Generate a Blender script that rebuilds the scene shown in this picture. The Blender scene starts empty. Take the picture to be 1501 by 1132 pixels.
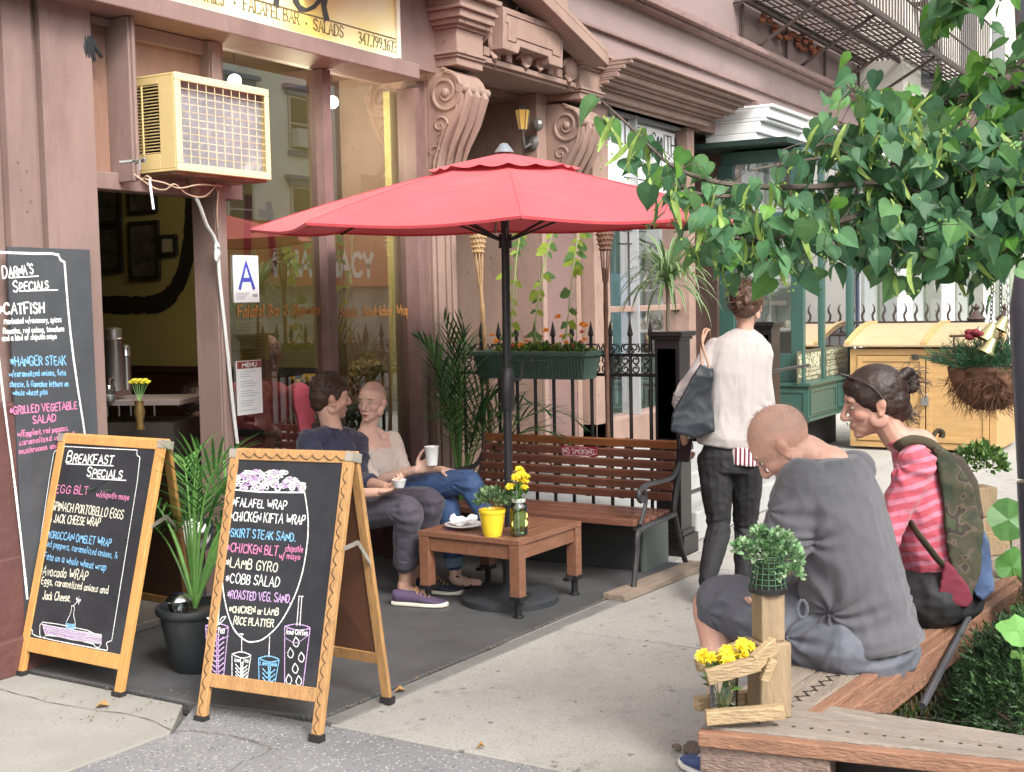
import bpy, bmesh, math, random
import numpy as np
from mathutils import Vector, Matrix, noise
PI=math.pi
def R_(d): return math.radians(d)
SC=bpy.context.scene; COL=SC.collection
# ---------------- camera ----------------
F_PX=1850.0; CH=1.54
YAW,PIT,ROL=R_(30.969),R_(-3.902),R_(-1.166)
_f=Vector((math.cos(YAW)*math.cos(PIT),math.sin(YAW)*math.cos(PIT),math.sin(PIT)))
_r=Vector((math.sin(YAW),-math.cos(YAW),0)); _u=_r.cross(_f)
CR=_r*math.cos(ROL)+_u*math.sin(ROL); CU=_u*math.cos(ROL)-_r*math.sin(ROL); CF=_f
CP=Vector((0,0,CH))
cd=bpy.data.cameras.new('camera'); cam=bpy.data.objects.new('camera',cd); COL.objects.link(cam)
cd.sensor_width=36; cd.lens=F_PX/1501*36; cd.clip_end=500; cd.clip_start=.05
m=Matrix((CR,CU,-CF)).transposed().to_4x4(); m.translation=CP; cam.matrix_world=m; SC.camera=cam
# ---------------- light ----------------
SUN_EL,SUN_AZ=R_(42),R_(-118)      # azimuth from +X towards +Y
W=bpy.data.worlds.new('World'); SC.world=W; W.use_nodes=True
nt=W.node_tree; bg=nt.nodes['Background']; sky=nt.nodes.new('ShaderNodeTexSky'); sky.sky_type='NISHITA'
sky.sun_disc=False; sky.sun_elevation=SUN_EL; sky.sun_rotation=PI/2-SUN_AZ; sky.dust_density=4; sky.air_density=1.0
hs=nt.nodes.new('ShaderNodeHueSaturation'); hs.inputs['Saturation'].default_value=.12
nt.links.new(sky.outputs[0],hs.inputs['Color']); nt.links.new(hs.outputs[0],bg.inputs[0]); bg.inputs[1].default_value=.15
sd=bpy.data.lights.new('sun','SUN'); sd.energy=1.05; sd.angle=R_(16); sd.color=(1,.95,.87)
so=bpy.data.objects.new('sun',sd); COL.objects.link(so); so.location=(0,0,20)
_sv=Vector((math.cos(SUN_AZ)*math.cos(SUN_EL),math.sin(SUN_AZ)*math.cos(SUN_EL),math.sin(SUN_EL)))
so.rotation_euler=_sv.to_track_quat('Z','Y').to_euler()
SC.view_settings.view_transform='Standard'; SC.view_settings.look='None'; SC.view_settings.exposure=1.45; SC.view_settings.gamma=1
SC.cycles.max_bounces=8; SC.cycles.transparent_max_bounces=12
# ---------------- pixel rays (source photo pixels) to real points ----------------
def ray(x,y): return CF+CR*((x-750.5)/F_PX)-CU*((y-566)/F_PX)
def G(x,y,z=0.): d=ray(x,y); return CP+d*((z-CH)/d.z)
def PY(x,y,Y): d=ray(x,y); return CP+d*(Y/d.y)
def PX(x,y,X): d=ray(x,y); return CP+d*(X/d.x)
def PD(x,y,D): return CP+ray(x,y)*D
# ---------------- materials ----------------
MATS={}
def lin(c):
    return tuple(((v/255)/12.92 if v/255<=.04045 else ((v/255+.055)/1.055)**2.4) for v in c)
def mat(name,col,rough=.6,var=0,vs=8.,bump=0,bs=60.,col2=None,metal=0,spec=.5,stretch=None,trans=0,coat=0,alpha=None,attr=None,sss=0,detail=6,speck=None,wear=None,emis=None,sheen=0):
    if name in MATS: return MATS[name]
    M=bpy.data.materials.new(name); M.use_nodes=True; t=M.node_tree; N=t.nodes; L=t.links
    b=N['Principled BSDF']; b.inputs['Roughness'].default_value=rough; b.inputs['Metallic'].default_value=metal
    b.inputs['Specular IOR Level'].default_value=spec
    if coat: b.inputs['Coat Weight'].default_value=coat
    if sheen: b.inputs['Sheen Weight'].default_value=sheen
    if sss: b.inputs['Subsurface Weight'].default_value=sss; b.inputs['Subsurface Radius'].default_value=(.012,.004,.002); b.inputs['Subsurface Scale'].default_value=1
    if emis: b.inputs['Emission Color'].default_value=(*emis[0],1); b.inputs['Emission Strength'].default_value=emis[1]
    col=tuple(col)
    tc=N.new('ShaderNodeTexCoord'); src=tc.outputs['Object']
    if stretch:
        mp=N.new('ShaderNodeMapping'); mp.inputs['Scale'].default_value=stretch; L.new(src,mp.inputs[0]); src=mp.outputs[0]
    out=None
    if attr:
        a=N.new('ShaderNodeAttribute'); a.attribute_name=attr; out=a.outputs['Color']
    if var:
        n=N.new('ShaderNodeTexNoise'); n.inputs['Scale'].default_value=vs; n.inputs['Detail'].default_value=detail; n.inputs['Roughness'].default_value=.62
        L.new(src,n.inputs['Vector'])
        rp=N.new('ShaderNodeValToRGB'); rp.color_ramp.elements[0].position=.3; rp.color_ramp.elements[1].position=.7
        if out is None:
            c2=col2 or tuple(min(1,v*(1+var)) for v in col); c1=tuple(v*(1-var) for v in col) if not col2 else col
            rp.color_ramp.elements[0].color=(*c1,1); rp.color_ramp.elements[1].color=(*c2,1); L.new(n.outputs[0],rp.inputs[0]); out=rp.outputs[0]
        else:
            rp.color_ramp.elements[0].color=(1-var,)*3+(1,); rp.color_ramp.elements[1].color=(1+var,)*3+(1,); L.new(n.outputs[0],rp.inputs[0])
            mx=N.new('ShaderNodeMix'); mx.data_type='RGBA'; mx.blend_type='MULTIPLY'; mx.inputs[0].default_value=1; L.new(out,mx.inputs[6]); L.new(rp.outputs[0],mx.inputs[7]); out=mx.outputs[2]
    def over(fac,c,o):
        mx=N.new('ShaderNodeMix'); mx.data_type='RGBA'; L.new(fac,mx.inputs[0]); mx.inputs[7].default_value=(*c,1)
        if o is None: mx.inputs[6].default_value=(*col,1)
        else: L.new(o,mx.inputs[6])
        return mx.outputs[2]
    for s in (speck or []):   # (scale, threshold, colour)
        v=N.new('ShaderNodeTexVoronoi'); v.inputs['Scale'].default_value=s[0]; L.new(src,v.inputs['Vector'])
        sp=N.new('ShaderNodeSeparateColor'); L.new(v.outputs['Color'],sp.inputs[0])
        lt=N.new('ShaderNodeMath'); lt.operation='LESS_THAN'; lt.inputs[1].default_value=s[1]; L.new(sp.outputs[0],lt.inputs[0])
        d=N.new('ShaderNodeMath'); d.operation='LESS_THAN'; d.inputs[1].default_value=.42; L.new(v.outputs['Distance'],d.inputs[0])
        mu=N.new('ShaderNodeMath'); mu.operation='MULTIPLY'; L.new(lt.outputs[0],mu.inputs[0]); L.new(d.outputs[0],mu.inputs[1])
        out=over(mu.outputs[0],s[2],out)
    for s in ([wear] if wear and not isinstance(wear,list) else (wear or [])):   # (scale, lo, hi, colour)
        n2=N.new('ShaderNodeTexNoise'); n2.inputs['Scale'].default_value=s[0]; n2.inputs['Detail'].default_value=8; n2.inputs['Roughness'].default_value=.7; L.new(src,n2.inputs['Vector'])
        mr=N.new('ShaderNodeMapRange'); mr.inputs[1].default_value=s[1]; mr.inputs[2].default_value=s[2]; L.new(n2.outputs[0],mr.inputs[0])
        out=over(mr.outputs[0],s[3],out)
    if out is None: b.inputs['Base Color'].default_value=(*col,1)
    else: L.new(out,b.inputs['Base Color'])
    if bump:
        n=N.new('ShaderNodeTexNoise'); n.inputs['Scale'].default_value=bs; n.inputs['Detail'].default_value=5; L.new(src,n.inputs['Vector'])
        bp=N.new('ShaderNodeBump'); bp.inputs['Strength'].default_value=min(1,bump); bp.inputs['Distance'].default_value=.004 if bs>30 else .02
        L.new(n.outputs[0],bp.inputs['Height']); L.new(bp.outputs[0],b.inputs['Normal'])
    if trans:
        o=N['Material Output']; tr=N.new('ShaderNodeBsdfTranslucent'); ms=N.new('ShaderNodeMixShader'); ms.inputs[0].default_value=trans
        if out is None: tr.inputs[0].default_value=(*col,1)
        else: L.new(out,tr.inputs[0])
        L.new(b.outputs[0],ms.inputs[1]); L.new(tr.outputs[0],ms.inputs[2]); L.new(ms.outputs[0],o.inputs[0])
    if alpha: b.inputs['Alpha'].default_value=alpha
    M['_c']=list(col); MATS[name]=M; return M
def glass_mat(name,tint=(.9,.95,.93),refl=.12,rough=.0,boost=1.):
    if name in MATS: return MATS[name]
    M=bpy.data.materials.new(name); M.use_nodes=True; t=M.node_tree; N=t.nodes; L=t.links; o=N['Material Output']
    N.remove(N['Principled BSDF'])
    fr=N.new('ShaderNodeFresnel'); fr.inputs[0].default_value=1.5
    ad=N.new('ShaderNodeMath'); ad.operation='MULTIPLY_ADD'; ad.inputs[1].default_value=boost; ad.inputs[2].default_value=refl; ad.use_clamp=True; L.new(fr.outputs[0],ad.inputs[0])
    a=N.new('ShaderNodeBsdfTransparent'); a.inputs[0].default_value=(*tint,1); g=N.new('ShaderNodeBsdfGlossy'); g.inputs['Roughness'].default_value=rough
    ms=N.new('ShaderNodeMixShader'); L.new(ad.outputs[0],ms.inputs[0]); L.new(a.outputs[0],ms.inputs[1]); L.new(g.outputs[0],ms.inputs[2]); L.new(ms.outputs[0],o.inputs[0])
    MATS[name]=M; return M
# ---------------- mesh builder ----------------
class MB:
    def __init__(s): s.v=[]; s.f=[]; s.mi=[]; s.c=None; s.cur=0
    def add(s,vs,fs,mi=None):
        k=len(s.v); s.v+=[tuple(v) for v in vs]; s.f+=[tuple(i+k for i in f) for f in fs]; s.mi+=[s.cur if mi is None else mi]*len(fs); return s
    def box(s,c,d,M=None,rz=0):
        x,y,z=d[0]/2,d[1]/2,d[2]/2
        vs=[Vector((a*x,b*y,e*z)) for a in(-1,1) for b in(-1,1) for e in(-1,1)]
        if M is not None: vs=[M@v for v in vs]
        elif rz: Mr=Matrix.Rotation(rz,3,'Z'); vs=[Mr@v for v in vs]
        c=Vector(c); return s.add([v+c for v in vs],[(0,1,3,2),(4,6,7,5),(0,4,5,1),(2,3,7,6),(0,2,6,4),(1,5,7,3)])
    def bb(s,x0,x1,y0,y1,z0,z1): return s.box(((x0+x1)/2,(y0+y1)/2,(z0+z1)/2),(abs(x1-x0),abs(y1-y0),abs(z1-z0)))
    def beam(s,a,b,w,h,up=(0,0,1)):
        a=Vector(a);b=Vector(b);d=(b-a); L=d.length; d.normalize(); u=Vector(up); sd_=d.cross(u)
        if sd_.length<1e-4: sd_=d.cross(Vector((1,0,0)))
        sd_.normalize(); u=sd_.cross(d)
        M=Matrix((d,sd_,u)).transposed(); return s.box((a+b)/2,(L,w,h),M)
    def tube(s,pts,r,n=8,cap=True,flat=None):
        pts=[Vector(p) for p in pts]
        if not hasattr(r,'__len__'): r=[r]*len(pts)
        rings=[]; prev=None
        for i,p in enumerate(pts):
            t=(pts[min(i+1,len(pts)-1)]-pts[max(i-1,0)]); t=t.normalized() if t.length>1e-9 else Vector((0,0,1))
            if prev is None:
                a=Vector((0,0,1)) if abs(t.z)<.9 else Vector((1,0,0)); nrm=(a-t*a.dot(t)).normalized()
            else: nrm=(prev-t*prev.dot(t)); nrm=nrm.normalized() if nrm.length>1e-6 else prev
            prev=nrm; bn=t.cross(nrm); rr=r[i]; ra,rb=(rr,rr) if not hasattr(rr,'__len__') else rr
            rings.append([p+nrm*(math.cos(2*PI*k/n)*ra)+bn*(math.sin(2*PI*k/n)*rb) for k in range(n)])
        vs=[v for g in rings for v in g]; fs=[]
        for i in range(len(rings)-1):
            for k in range(n): fs.append((i*n+k,i*n+(k+1)%n,(i+1)*n+(k+1)%n,(i+1)*n+k))
        if cap: fs.append(tuple(range(n-1,-1,-1))); fs.append(tuple((len(rings)-1)*n+k for k in range(n)))
        return s.add(vs,fs)
    def lathe(s,prof,c=(0,0,0),n=24,M=None,cap=True):
        c=Vector(c); vs=[]; fs=[]
        for r,z in prof:
            for k in range(n):
                v=Vector((r*math.cos(2*PI*k/n),r*math.sin(2*PI*k/n),z)); vs.append((M@v if M is not None else v)+c)
        for i in range(len(prof)-1):
            for k in range(n): fs.append((i*n+k,i*n+(k+1)%n,(i+1)*n+(k+1)%n,(i+1)*n+k))
        if cap: fs.append(tuple(range(n-1,-1,-1))); fs.append(tuple((len(prof)-1)*n+k for k in range(n)))
        return s.add(vs,fs)
    def ball(s,c,r,n=12,m=8,M=None):
        rx,ry,rz=(r,r,r) if not hasattr(r,'__len__') else r
        prof=[(math.sin(PI*i/m),-math.cos(PI*i/m)) for i in range(m+1)]; vs=[];fs=[];c=Vector(c)
        vs.append(Vector((0,0,-rz)))
        for i in range(1,m):
            for k in range(n): vs.append(Vector((rx*prof[i][0]*math.cos(2*PI*k/n),ry*prof[i][0]*math.sin(2*PI*k/n),rz*prof[i][1])))
        vs.append(Vector((0,0,rz))); T=len(vs)-1
        for k in range(n): fs.append((0,1+(k+1)%n,1+k)); fs.append((T,1+(m-2)*n+k,1+(m-2)*n+(k+1)%n))
        for i in range(m-2):
            for k in range(n): fs.append((1+i*n+k,1+i*n+(k+1)%n,1+(i+1)*n+(k+1)%n,1+(i+1)*n+k))
        if M is not None: vs=[M@v for v in vs]
        return s.add([v+c for v in vs],fs)
    def prism(s,poly,ax,a0,a1):
        # poly of 2D points extruded along axis ax ('x','y','z') from a0 to a1
        def P(p,a): return {'x':(a,p[0],p[1]),'y':(p[0],a,p[1]),'z':(p[0],p[1],a)}[ax]
        n=len(poly); return s.add([P(p,a0) for p in poly]+[P(p,a1) for p in poly],[tuple(range(n-1,-1,-1)),tuple(range(n,2*n))]+[(i,(i+1)%n,n+(i+1)%n,n+i) for i in range(n)])
    def xf(s,M,start=0):
        s.v[start:]=[tuple(M@Vector(v)) for v in s.v[start:]]; return s
    def build(s,name,m,parent=None,smooth=False,world=True,bevel=0,attrs=None,autos=True):
        me=bpy.data.meshes.new(name); vs=s.v
        if world and parent is not None:
            rt=parent
            while rt.parent is not None: rt=rt.parent
            Mi=rt.matrix_basis.inverted(); 
            if parent.parent is not None: pass
            vs=[tuple(Mi@Vector(v)) for v in vs]
        me.from_pydata(vs,[],s.f); me.validate()
        ms=m if isinstance(m,(list,tuple)) else [m]
        for q in ms: me.materials.append(q)
        if len(ms)>1: me.polygons.foreach_set('material_index',s.mi[:len(me.polygons)])
        if attrs is not None:
            a=me.color_attributes.new('tint','FLOAT_COLOR','POINT'); a.data.foreach_set('color',np.array(attrs,dtype=np.float32).ravel())
        bm=bmesh.new(); bm.from_mesh(me); bmesh.ops.recalc_face_normals(bm,faces=bm.faces); bm.to_mesh(me); bm.free()
        if smooth: me.polygons.foreach_set('use_smooth',[True]*len(me.polygons))
        o=bpy.data.objects.new(name,me); COL.objects.link(o)
        if parent is not None: o.parent=parent
        if bevel:
            b=o.modifiers.new('bevel','BEVEL'); b.width=bevel; b.segments=2; b.limit_method='ANGLE'; b.angle_limit=R_(40)
        if smooth and autos: me.set_sharp_from_angle(angle=R_(42))
        return o
def thing(name,label,cat,loc=(0,0,0),rz=0,group=None):
    o=bpy.data.objects.new(name,None); COL.objects.link(o); o.location=loc; o.rotation_euler=(0,0,rz)
    o.matrix_basis=Matrix.Translation(Vector(loc))@Matrix.Rotation(rz,4,'Z'); o.empty_display_size=.1
    o['label']=label; o['category']=cat
    if group: o['group']=group
    return o
def tag(o,label,cat,group=None):
    o['label']=label; o['category']=cat
    if group: o['group']=group
    return o
def struct(o): o['kind']='structure'; return o
def stuff(o): o['kind']='stuff'; return o
def copy_tree(o,parent=None):
    c=o.copy(); COL.objects.link(c)
    if parent is not None: c.parent=parent
    for ch in list(o.children): copy_tree(ch,c)
    return c
def place(o,loc,rz=None):
    if rz is None: rz=o.rotation_euler.z
    o.matrix_basis=Matrix.Translation(Vector(loc))@Matrix.Rotation(rz,4,'Z'); return o
def lerp(a,b,t): return a+(b-a)*t
def bez(p0,p1,p2,n=8):
    p0,p1,p2=Vector(p0),Vector(p1),Vector(p2); return [p0*(1-t)**2+p1*2*t*(1-t)+p2*t*t for t in [i/n for i in range(n+1)]]
def smooth_path(pts,k=6):
    pts=[Vector(p) for p in pts]; out=[]
    for i in range(len(pts)-1):
        a=pts[max(i-1,0)];b=pts[i];c=pts[i+1];d=pts[min(i+2,len(pts)-1)]
        for j in range(k):
            t=j/k; out.append(.5*((2*b)+(c-a)*t+(2*a-5*b+4*c-d)*t*t+(3*b-a-3*c+d)*t**3))
    out.append(pts[-1]); return out
# ---------------- stroke lettering ----------------
# glyph: (width, strokes); coordinates on a 0..10 cap-height grid
GL={
'A':(7,[[(0,0),(3.5,10),(7,0)],[(1.3,3.6),(5.7,3.6)]]),'B':(6,[[(0,0),(0,10),(3.6,10),(5.2,8.7),(5,6.4),(3.4,5.3),(0,5.3)],[(3.4,5.3),(5.8,4),(5.8,1.4),(4,0),(0,0)]]),
'C':(6.5,[[(6.3,8.3),(4.6,10),(2,9.7),(.2,7),(.2,3),(2,.3),(4.6,0),(6.4,1.7)]]),'D':(6.5,[[(0,0),(0,10),(3.2,10),(6,7.8),(6.4,4.6),(5,1.2),(2.6,0),(0,0)]]),
'E':(5.5,[[(5.4,10),(0,10),(0,0),(5.5,0)],[(0,5.2),(4.5,5.2)]]),'F':(5.3,[[(5.3,10),(0,10),(0,0)],[(0,5.2),(4.2,5.2)]]),
'G':(6.8,[[(6.4,8.3),(4.6,10),(2,9.7),(.2,7),(.2,3),(2,.3),(4.8,0),(6.6,1.4),(6.6,4.6),(4.2,4.6)]]),'H':(6.3,[[(0,0),(0,10)],[(6.3,0),(6.3,10)],[(0,5.2),(6.3,5.2)]]),
'I':(2,[[(1,0),(1,10)]]),'J':(4.5,[[(4.3,10),(4.3,2.2),(3,0),(1,0),(0,1.8)]]),'K':(6,[[(0,0),(0,10)],[(5.8,10),(0,4.4)],[(1.8,6),(6,0)]]),'L':(5,[[(0,10),(0,0),(5,0)]]),
'M':(8,[[(0,0),(.7,10),(4,3),(7.3,10),(8,0)]]),'N':(6.5,[[(0,0),(0,10),(6.4,0),(6.4,10)]]),'O':(7,[[(3.5,10),(1,8.6),(0,5),(1,1.4),(3.5,0),(6,1.4),(7,5),(6,8.6),(3.5,10)]]),
'P':(5.6,[[(0,0),(0,10),(3.8,10),(5.5,8.6),(5.4,6),(3.8,4.7),(0,4.7)]]),'Q':(7,[[(3.5,10),(1,8.6),(0,5),(1,1.4),(3.5,0),(6,1.4),(7,5),(6,8.6),(3.5,10)],[(4.4,2.4),(7,-.6)]]),
'R':(6,[[(0,0),(0,10),(3.8,10),(5.5,8.6),(5.4,6.3),(3.8,5),(0,5)],[(3.2,5),(6,0)]]),'S':(5.6,[[(5.3,8.5),(3.8,10),(1.5,9.8),(.2,8),(.8,6),(4.6,4.4),(5.5,2.4),(4.2,.3),(1.6,0),(0,1.6)]]),
'T':(6,[[(0,10),(6,10)],[(3,10),(3,0)]]),'U':(6.3,[[(0,10),(0,2.8),(1.4,.4),(3.2,0),(5,.4),(6.3,2.8),(6.3,10)]]),'V':(6.6,[[(0,10),(3.3,0),(6.6,10)]]),'W':(9,[[(0,10),(2.2,0),(4.5,8),(6.8,0),(9,10)]]),
'X':(6.3,[[(0,10),(6.3,0)],[(6.3,10),(0,0)]]),'Y':(6.3,[[(0,10),(3.1,5),(6.3,10)],[(3.1,5),(3.1,0)]]),'Z':(6,[[(0,10),(6,10),(0,0),(6,0)]]),
'1':(3,[[(.2,8),(2,10),(2,0)]]),'2':(5.4,[[(.2,8),(1.6,10),(4,9.8),(5.2,7.6),(4.2,5),(0,0),(5.4,0)]]),'3':(5.4,[[(.2,9),(2.4,10),(4.8,9),(4.6,6.4),(2.4,5.4),(5,4.2),(5,1.4),(2.4,0),(0,1.2)]]),
'4':(6,[[(4.5,0),(4.5,10),(0,3),(6,3)]]),'5':(5.4,[[(5,10),(.6,10),(.4,5.8),(3,6.2),(5.2,4.4),(5,1.6),(2.8,0),(0,1.2)]]),'6':(5.6,[[(4.8,9.4),(2.2,8.4),(.3,4.4),(.8,1),(3,0),(5.2,1.4),(5,4.4),(3,5.4),(.6,4)]]),
'7':(5.4,[[(0,10),(5.4,10),(2,0)]]),'8':(5.6,[[(2.8,5.4),(.7,7.2),(1.2,9.6),(2.8,10),(4.6,9.4),(4.8,7.2),(2.8,5.4),(.3,3.4),(.6,.8),(2.8,0),(5.2,.8),(5.2,3.6),(2.8,5.4)]]),
'9':(5.6,[[(5,6),(2.6,4.6),(.4,6),(.6,9),(2.6,10),(5,9),(5.3,5.6),(3.4,1.6),(.8,.6)]]),'0':(6,[[(3,10),(.8,8.6),(0,5),(.8,1.4),(3,0),(5.2,1.4),(6,5),(5.2,8.6),(3,10)]]),
'a':(4.8,[[(4.4,5),(2.6,6.4),(.6,5.4),(.1,2.6),(1,.2),(2.8,.2),(4.4,2.4)],[(4.5,6.2),(4.4,1.2),(5,0)]]),'b':(4.8,[[(.2,10),(.2,.2)],[(.2,4.6),(2.2,6.3),(4.3,5.2),(4.5,2.2),(2.8,0),(.4,.8)]]),
'c':(4.2,[[(4,5.2),(2.4,6.4),(.5,5),(.1,2.4),(1.4,.1),(4,1)]]),'d':(4.8,[[(4.5,10),(4.5,0)],[(4.4,5),(2.4,6.3),(.5,5),(.1,2.2),(1.6,0),(4.4,1.6)]]),
'e':(4.4,[[(.3,3.2),(4.2,3.6),(3.8,5.8),(2,6.4),(.4,4.8),(.2,2),(1.6,0),(4.2,.9)]]),'f':(3.4,[[(3.6,9),(2.4,10),(1.4,8.6),(1.4,0)],[(0,5.9),(3,5.9)]]),
'g':(4.7,[[(4.3,5),(2.4,6.3),(.5,5),(.4,2),(2,.4),(4.3,2)],[(4.4,6.2),(4.3,-2.2),(2.4,-3.6),(.4,-2.6)]]),'h':(4.6,[[(.2,10),(.2,0)],[(.2,4),(2.2,6.2),(4,5.2),(4.3,0)]]),
'i':(1.4,[[(.7,6.2),(.7,0)],[(.7,8.2),(.8,8.8)]]),'j':(2,[[(1.4,6.2),(1.2,-2.4),(0,-3.4)],[(1.4,8.2),(1.5,8.8)]]),'k':(4.4,[[(.2,10),(.2,0)],[(4,6.2),(.3,2.8)],[(1.6,3.8),(4.3,0)]]),'l':(1.6,[[(.8,10),(.6,0)]]),
'm':(7,[[(.1,6),(.2,0)],[(.2,4.4),(1.8,6.2),(3.2,5.2),(3.3,0)],[(3.3,4.4),(5,6.2),(6.5,5.2),(6.7,0)]]),'n':(4.6,[[(.1,6),(.2,0)],[(.2,4.2),(2,6.2),(4,5.2),(4.3,0)]]),
'o':(4.6,[[(2.3,6.3),(.6,5.4),(0,3.1),(.7,.8),(2.3,0),(4,.8),(4.6,3.1),(4,5.4),(2.3,6.3)]]),'p':(4.7,[[(.2,6),(.2,-3.4)],[(.2,4.6),(2.2,6.3),(4.3,5.2),(4.5,2.2),(2.8,0),(.4,.8)]]),
'q':(4.7,[[(4.4,6),(4.4,-3.4)],[(4.4,5),(2.4,6.3),(.5,5),(.1,2.2),(1.6,0),(4.4,1.6)]]),'r':(3.6,[[(.1,6),(.3,0)],[(.3,3.8),(1.8,6),(3.5,5.6)]]),'s':(3.8,[[(3.6,5.4),(2,6.4),(.5,5.2),(1,3.8),(3.4,2.4),(3.4,.6),(1.6,0),(0,.9)]]),
't':(3.2,[[(1.5,9),(1.4,1),(2.4,0),(3.2,.5)],[(0,6.2),(3,6.2)]]),'u':(4.6,[[(.2,6),(.2,1.6),(1.6,0),(3.4,.6),(4.2,2.4)],[(4.3,6),(4.4,0)]]),'v':(4.4,[[(0,6),(2.2,0),(4.4,6)]]),'w':(6.4,[[(0,6),(1.6,0),(3.2,5),(4.8,0),(6.4,6)]]),
'x':(4.4,[[(0,6),(4.4,0)],[(4.4,6),(0,0)]]),'y':(4.4,[[(.1,6),(2.2,.8)],[(4.4,6),(2,-1.6),(.4,-3.2)]]),'z':(4.2,[[(0,6),(4,6),(0,0),(4.2,0)]]),
'.':(1.2,[[(.4,0),(.7,.4)]]),',':(1.4,[[(.8,.5),(.4,-1.4)]]),"'":(1,[[(.6,10),(.4,8)]]),'-':(3.5,[[(.2,4.6),(3.2,4.8)]]),'/':(4,[[(0,-1.5),(4,11)]]),'·':(2,[[(.8,3.8),(1.2,4.2)]]),
'*':(5,[[(2.5,8),(2.5,2)],[(0,6.5),(5,3.5)],[(0,3.5),(5,6.5)]]),'&':(6,[[(6,1),(1.2,7.6),(1.8,9.8),(3.4,9.4),(3.2,7),(.4,3.4),(1,.4),(3.4,.2),(6,4.4)]]),'{':(4,[[(3.6,10),(1,9),(1,7),(3,5.4),(.4,3.8),(.4,1),(3.4,0)]])}
def text_strokes(txt,x,y,h,slant=0,jit=0,sp=2.,rnd=None,smallcaps=False,wave=0,cond=1.):
    """list of polylines in (x,y); txt set from x at baseline y, cap height h"""
    rnd=rnd or random.Random(len(txt)*7+int(x*1000)); out=[]; cx=x
    for i,ch in enumerate(txt):
        if ch==' ': cx+=.42*h*cond; continue
        g=GL.get(ch)
        if not g: continue
        s=h/10
        if smallcaps and i>0 and ch.isupper() and txt[i-1]!=' ': s*=.8
        if jit: s*=1+rnd.uniform(-.08,.08)*jit
        oy=rnd.uniform(-.4,.4)*jit*h*.08; sl=slant+rnd.uniform(-.08,.08)*jit
        for st in g[1]:
            pl=[(cx+(px+py*sl+rnd.uniform(-.25,.25)*jit)*s*cond,y+oy+(py+rnd.uniform(-.25,.25)*jit)*s) for px,py in st]
            out.append(pl)
        cx+=(g[0]+sp)*s*cond
    return out,cx
def chaikin(pl,n=1):
    for _ in range(n):
        if len(pl)<3: return pl
        q=[pl[0]]
        for a,b in zip(pl[:-1],pl[1:]): q.append((a[0]*.75+b[0]*.25,a[1]*.75+b[1]*.25)); q.append((a[0]*.25+b[0]*.75,a[1]*.25+b[1]*.75))
        q.append(pl[-1]); pl=q
    return pl
def strokes_mesh(mb,strokes,w,plane,nib=None,lift=.0015,serif=0,rnd=None,mi=None,th=0.):
    """flat ribbons; plane=(origin, xdir, ydir, normal); nib=(angle,thin ratio)"""
    O,X,Y,Nn=[Vector(v) for v in plane]; rnd=rnd or random.Random(3); zz=lift
    for st in strokes:
        if serif:
            for e,o_ in ((st[0],st[1]),(st[-1],st[-2])):
                dx,dy=abs(e[0]-o_[0]),abs(e[1]-o_[1])
                if dy>dx: mb_=[(e[0]-serif,e[1]),(e[0]+serif,e[1])]
                else: mb_=[(e[0],e[1]-serif),(e[0],e[1]+serif*.2)]
                L=[]; ex=Vector((mb_[1][0]-mb_[0][0],mb_[1][1]-mb_[0][1])).normalized(); nx=Vector((-ex.y,ex.x))*w*.22; zz+=2e-6
                mb.add([O+X*(p[0]+sg*nx.x)+Y*(p[1]+sg*nx.y)+Nn*zz for p in mb_ for sg in(-1,1)],[(0,1,3,2)],mi)
        pl=chaikin(st,1) if len(st)>3 and not serif else st
        n=len(pl); L=[]; zz+=2e-6
        for i,p in enumerate(pl):
            a=pl[max(i-1,0)];b=pl[min(i+1,n-1)]; t=Vector((b[0]-a[0],b[1]-a[1]))
            if t.length<1e-9: t=Vector((1,0))
            t.normalize(); nx=Vector((-t.y,t.x)); ww=w*rnd.uniform(.88,1.12) if not serif else w
            if nib: ww=w*(nib[1]+(1-nib[1])*abs(math.sin(math.atan2(t.y,t.x)-nib[0])))
            if 0<i<n-1:
                u=Vector((p[0]-a[0],p[1]-a[1])); v=Vector((b[0]-p[0],b[1]-p[1]))
                if u.length>0 and v.length>0: c=max(.55,math.sqrt(max(0,(1+u.normalized().dot(v.normalized()))/2))); ww/=c
            q=(p[0],p[1])
            if i==0: q=(p[0]-t.x*w*.35,p[1]-t.y*w*.35)
            if i==n-1: q=(p[0]+t.x*w*.35,p[1]+t.y*w*.35)
            for sg in(-.5,.5): L.append(O+X*(q[0]+nx.x*ww*sg)+Y*(q[1]+nx.y*ww*sg)+Nn*zz)
        mb.add(L,[(2*i,2*i+1,2*i+3,2*i+2) for i in range(n-1)],mi)
    return mb
def chalk(name,col,th=.42):
    if name in MATS: return MATS[name]
    M=mat(name,col,rough=.95,spec=.1); t=M.node_tree;N=t.nodes;L=t.links; b=N['Principled BSDF']
    n=N.new('ShaderNodeTexNoise'); n.inputs['Scale'].default_value=420; n.inputs['Detail'].default_value=2
    tc=N.new('ShaderNodeTexCoord'); L.new(tc.outputs['Object'],n.inputs['Vector'])
    mr=N.new('ShaderNodeMapRange'); mr.inputs[1].default_value=th-.08; mr.inputs[2].default_value=th+.1; L.new(n.outputs[0],mr.inputs[0]); L.new(mr.outputs[0],b.inputs['Alpha']); return M
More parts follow.
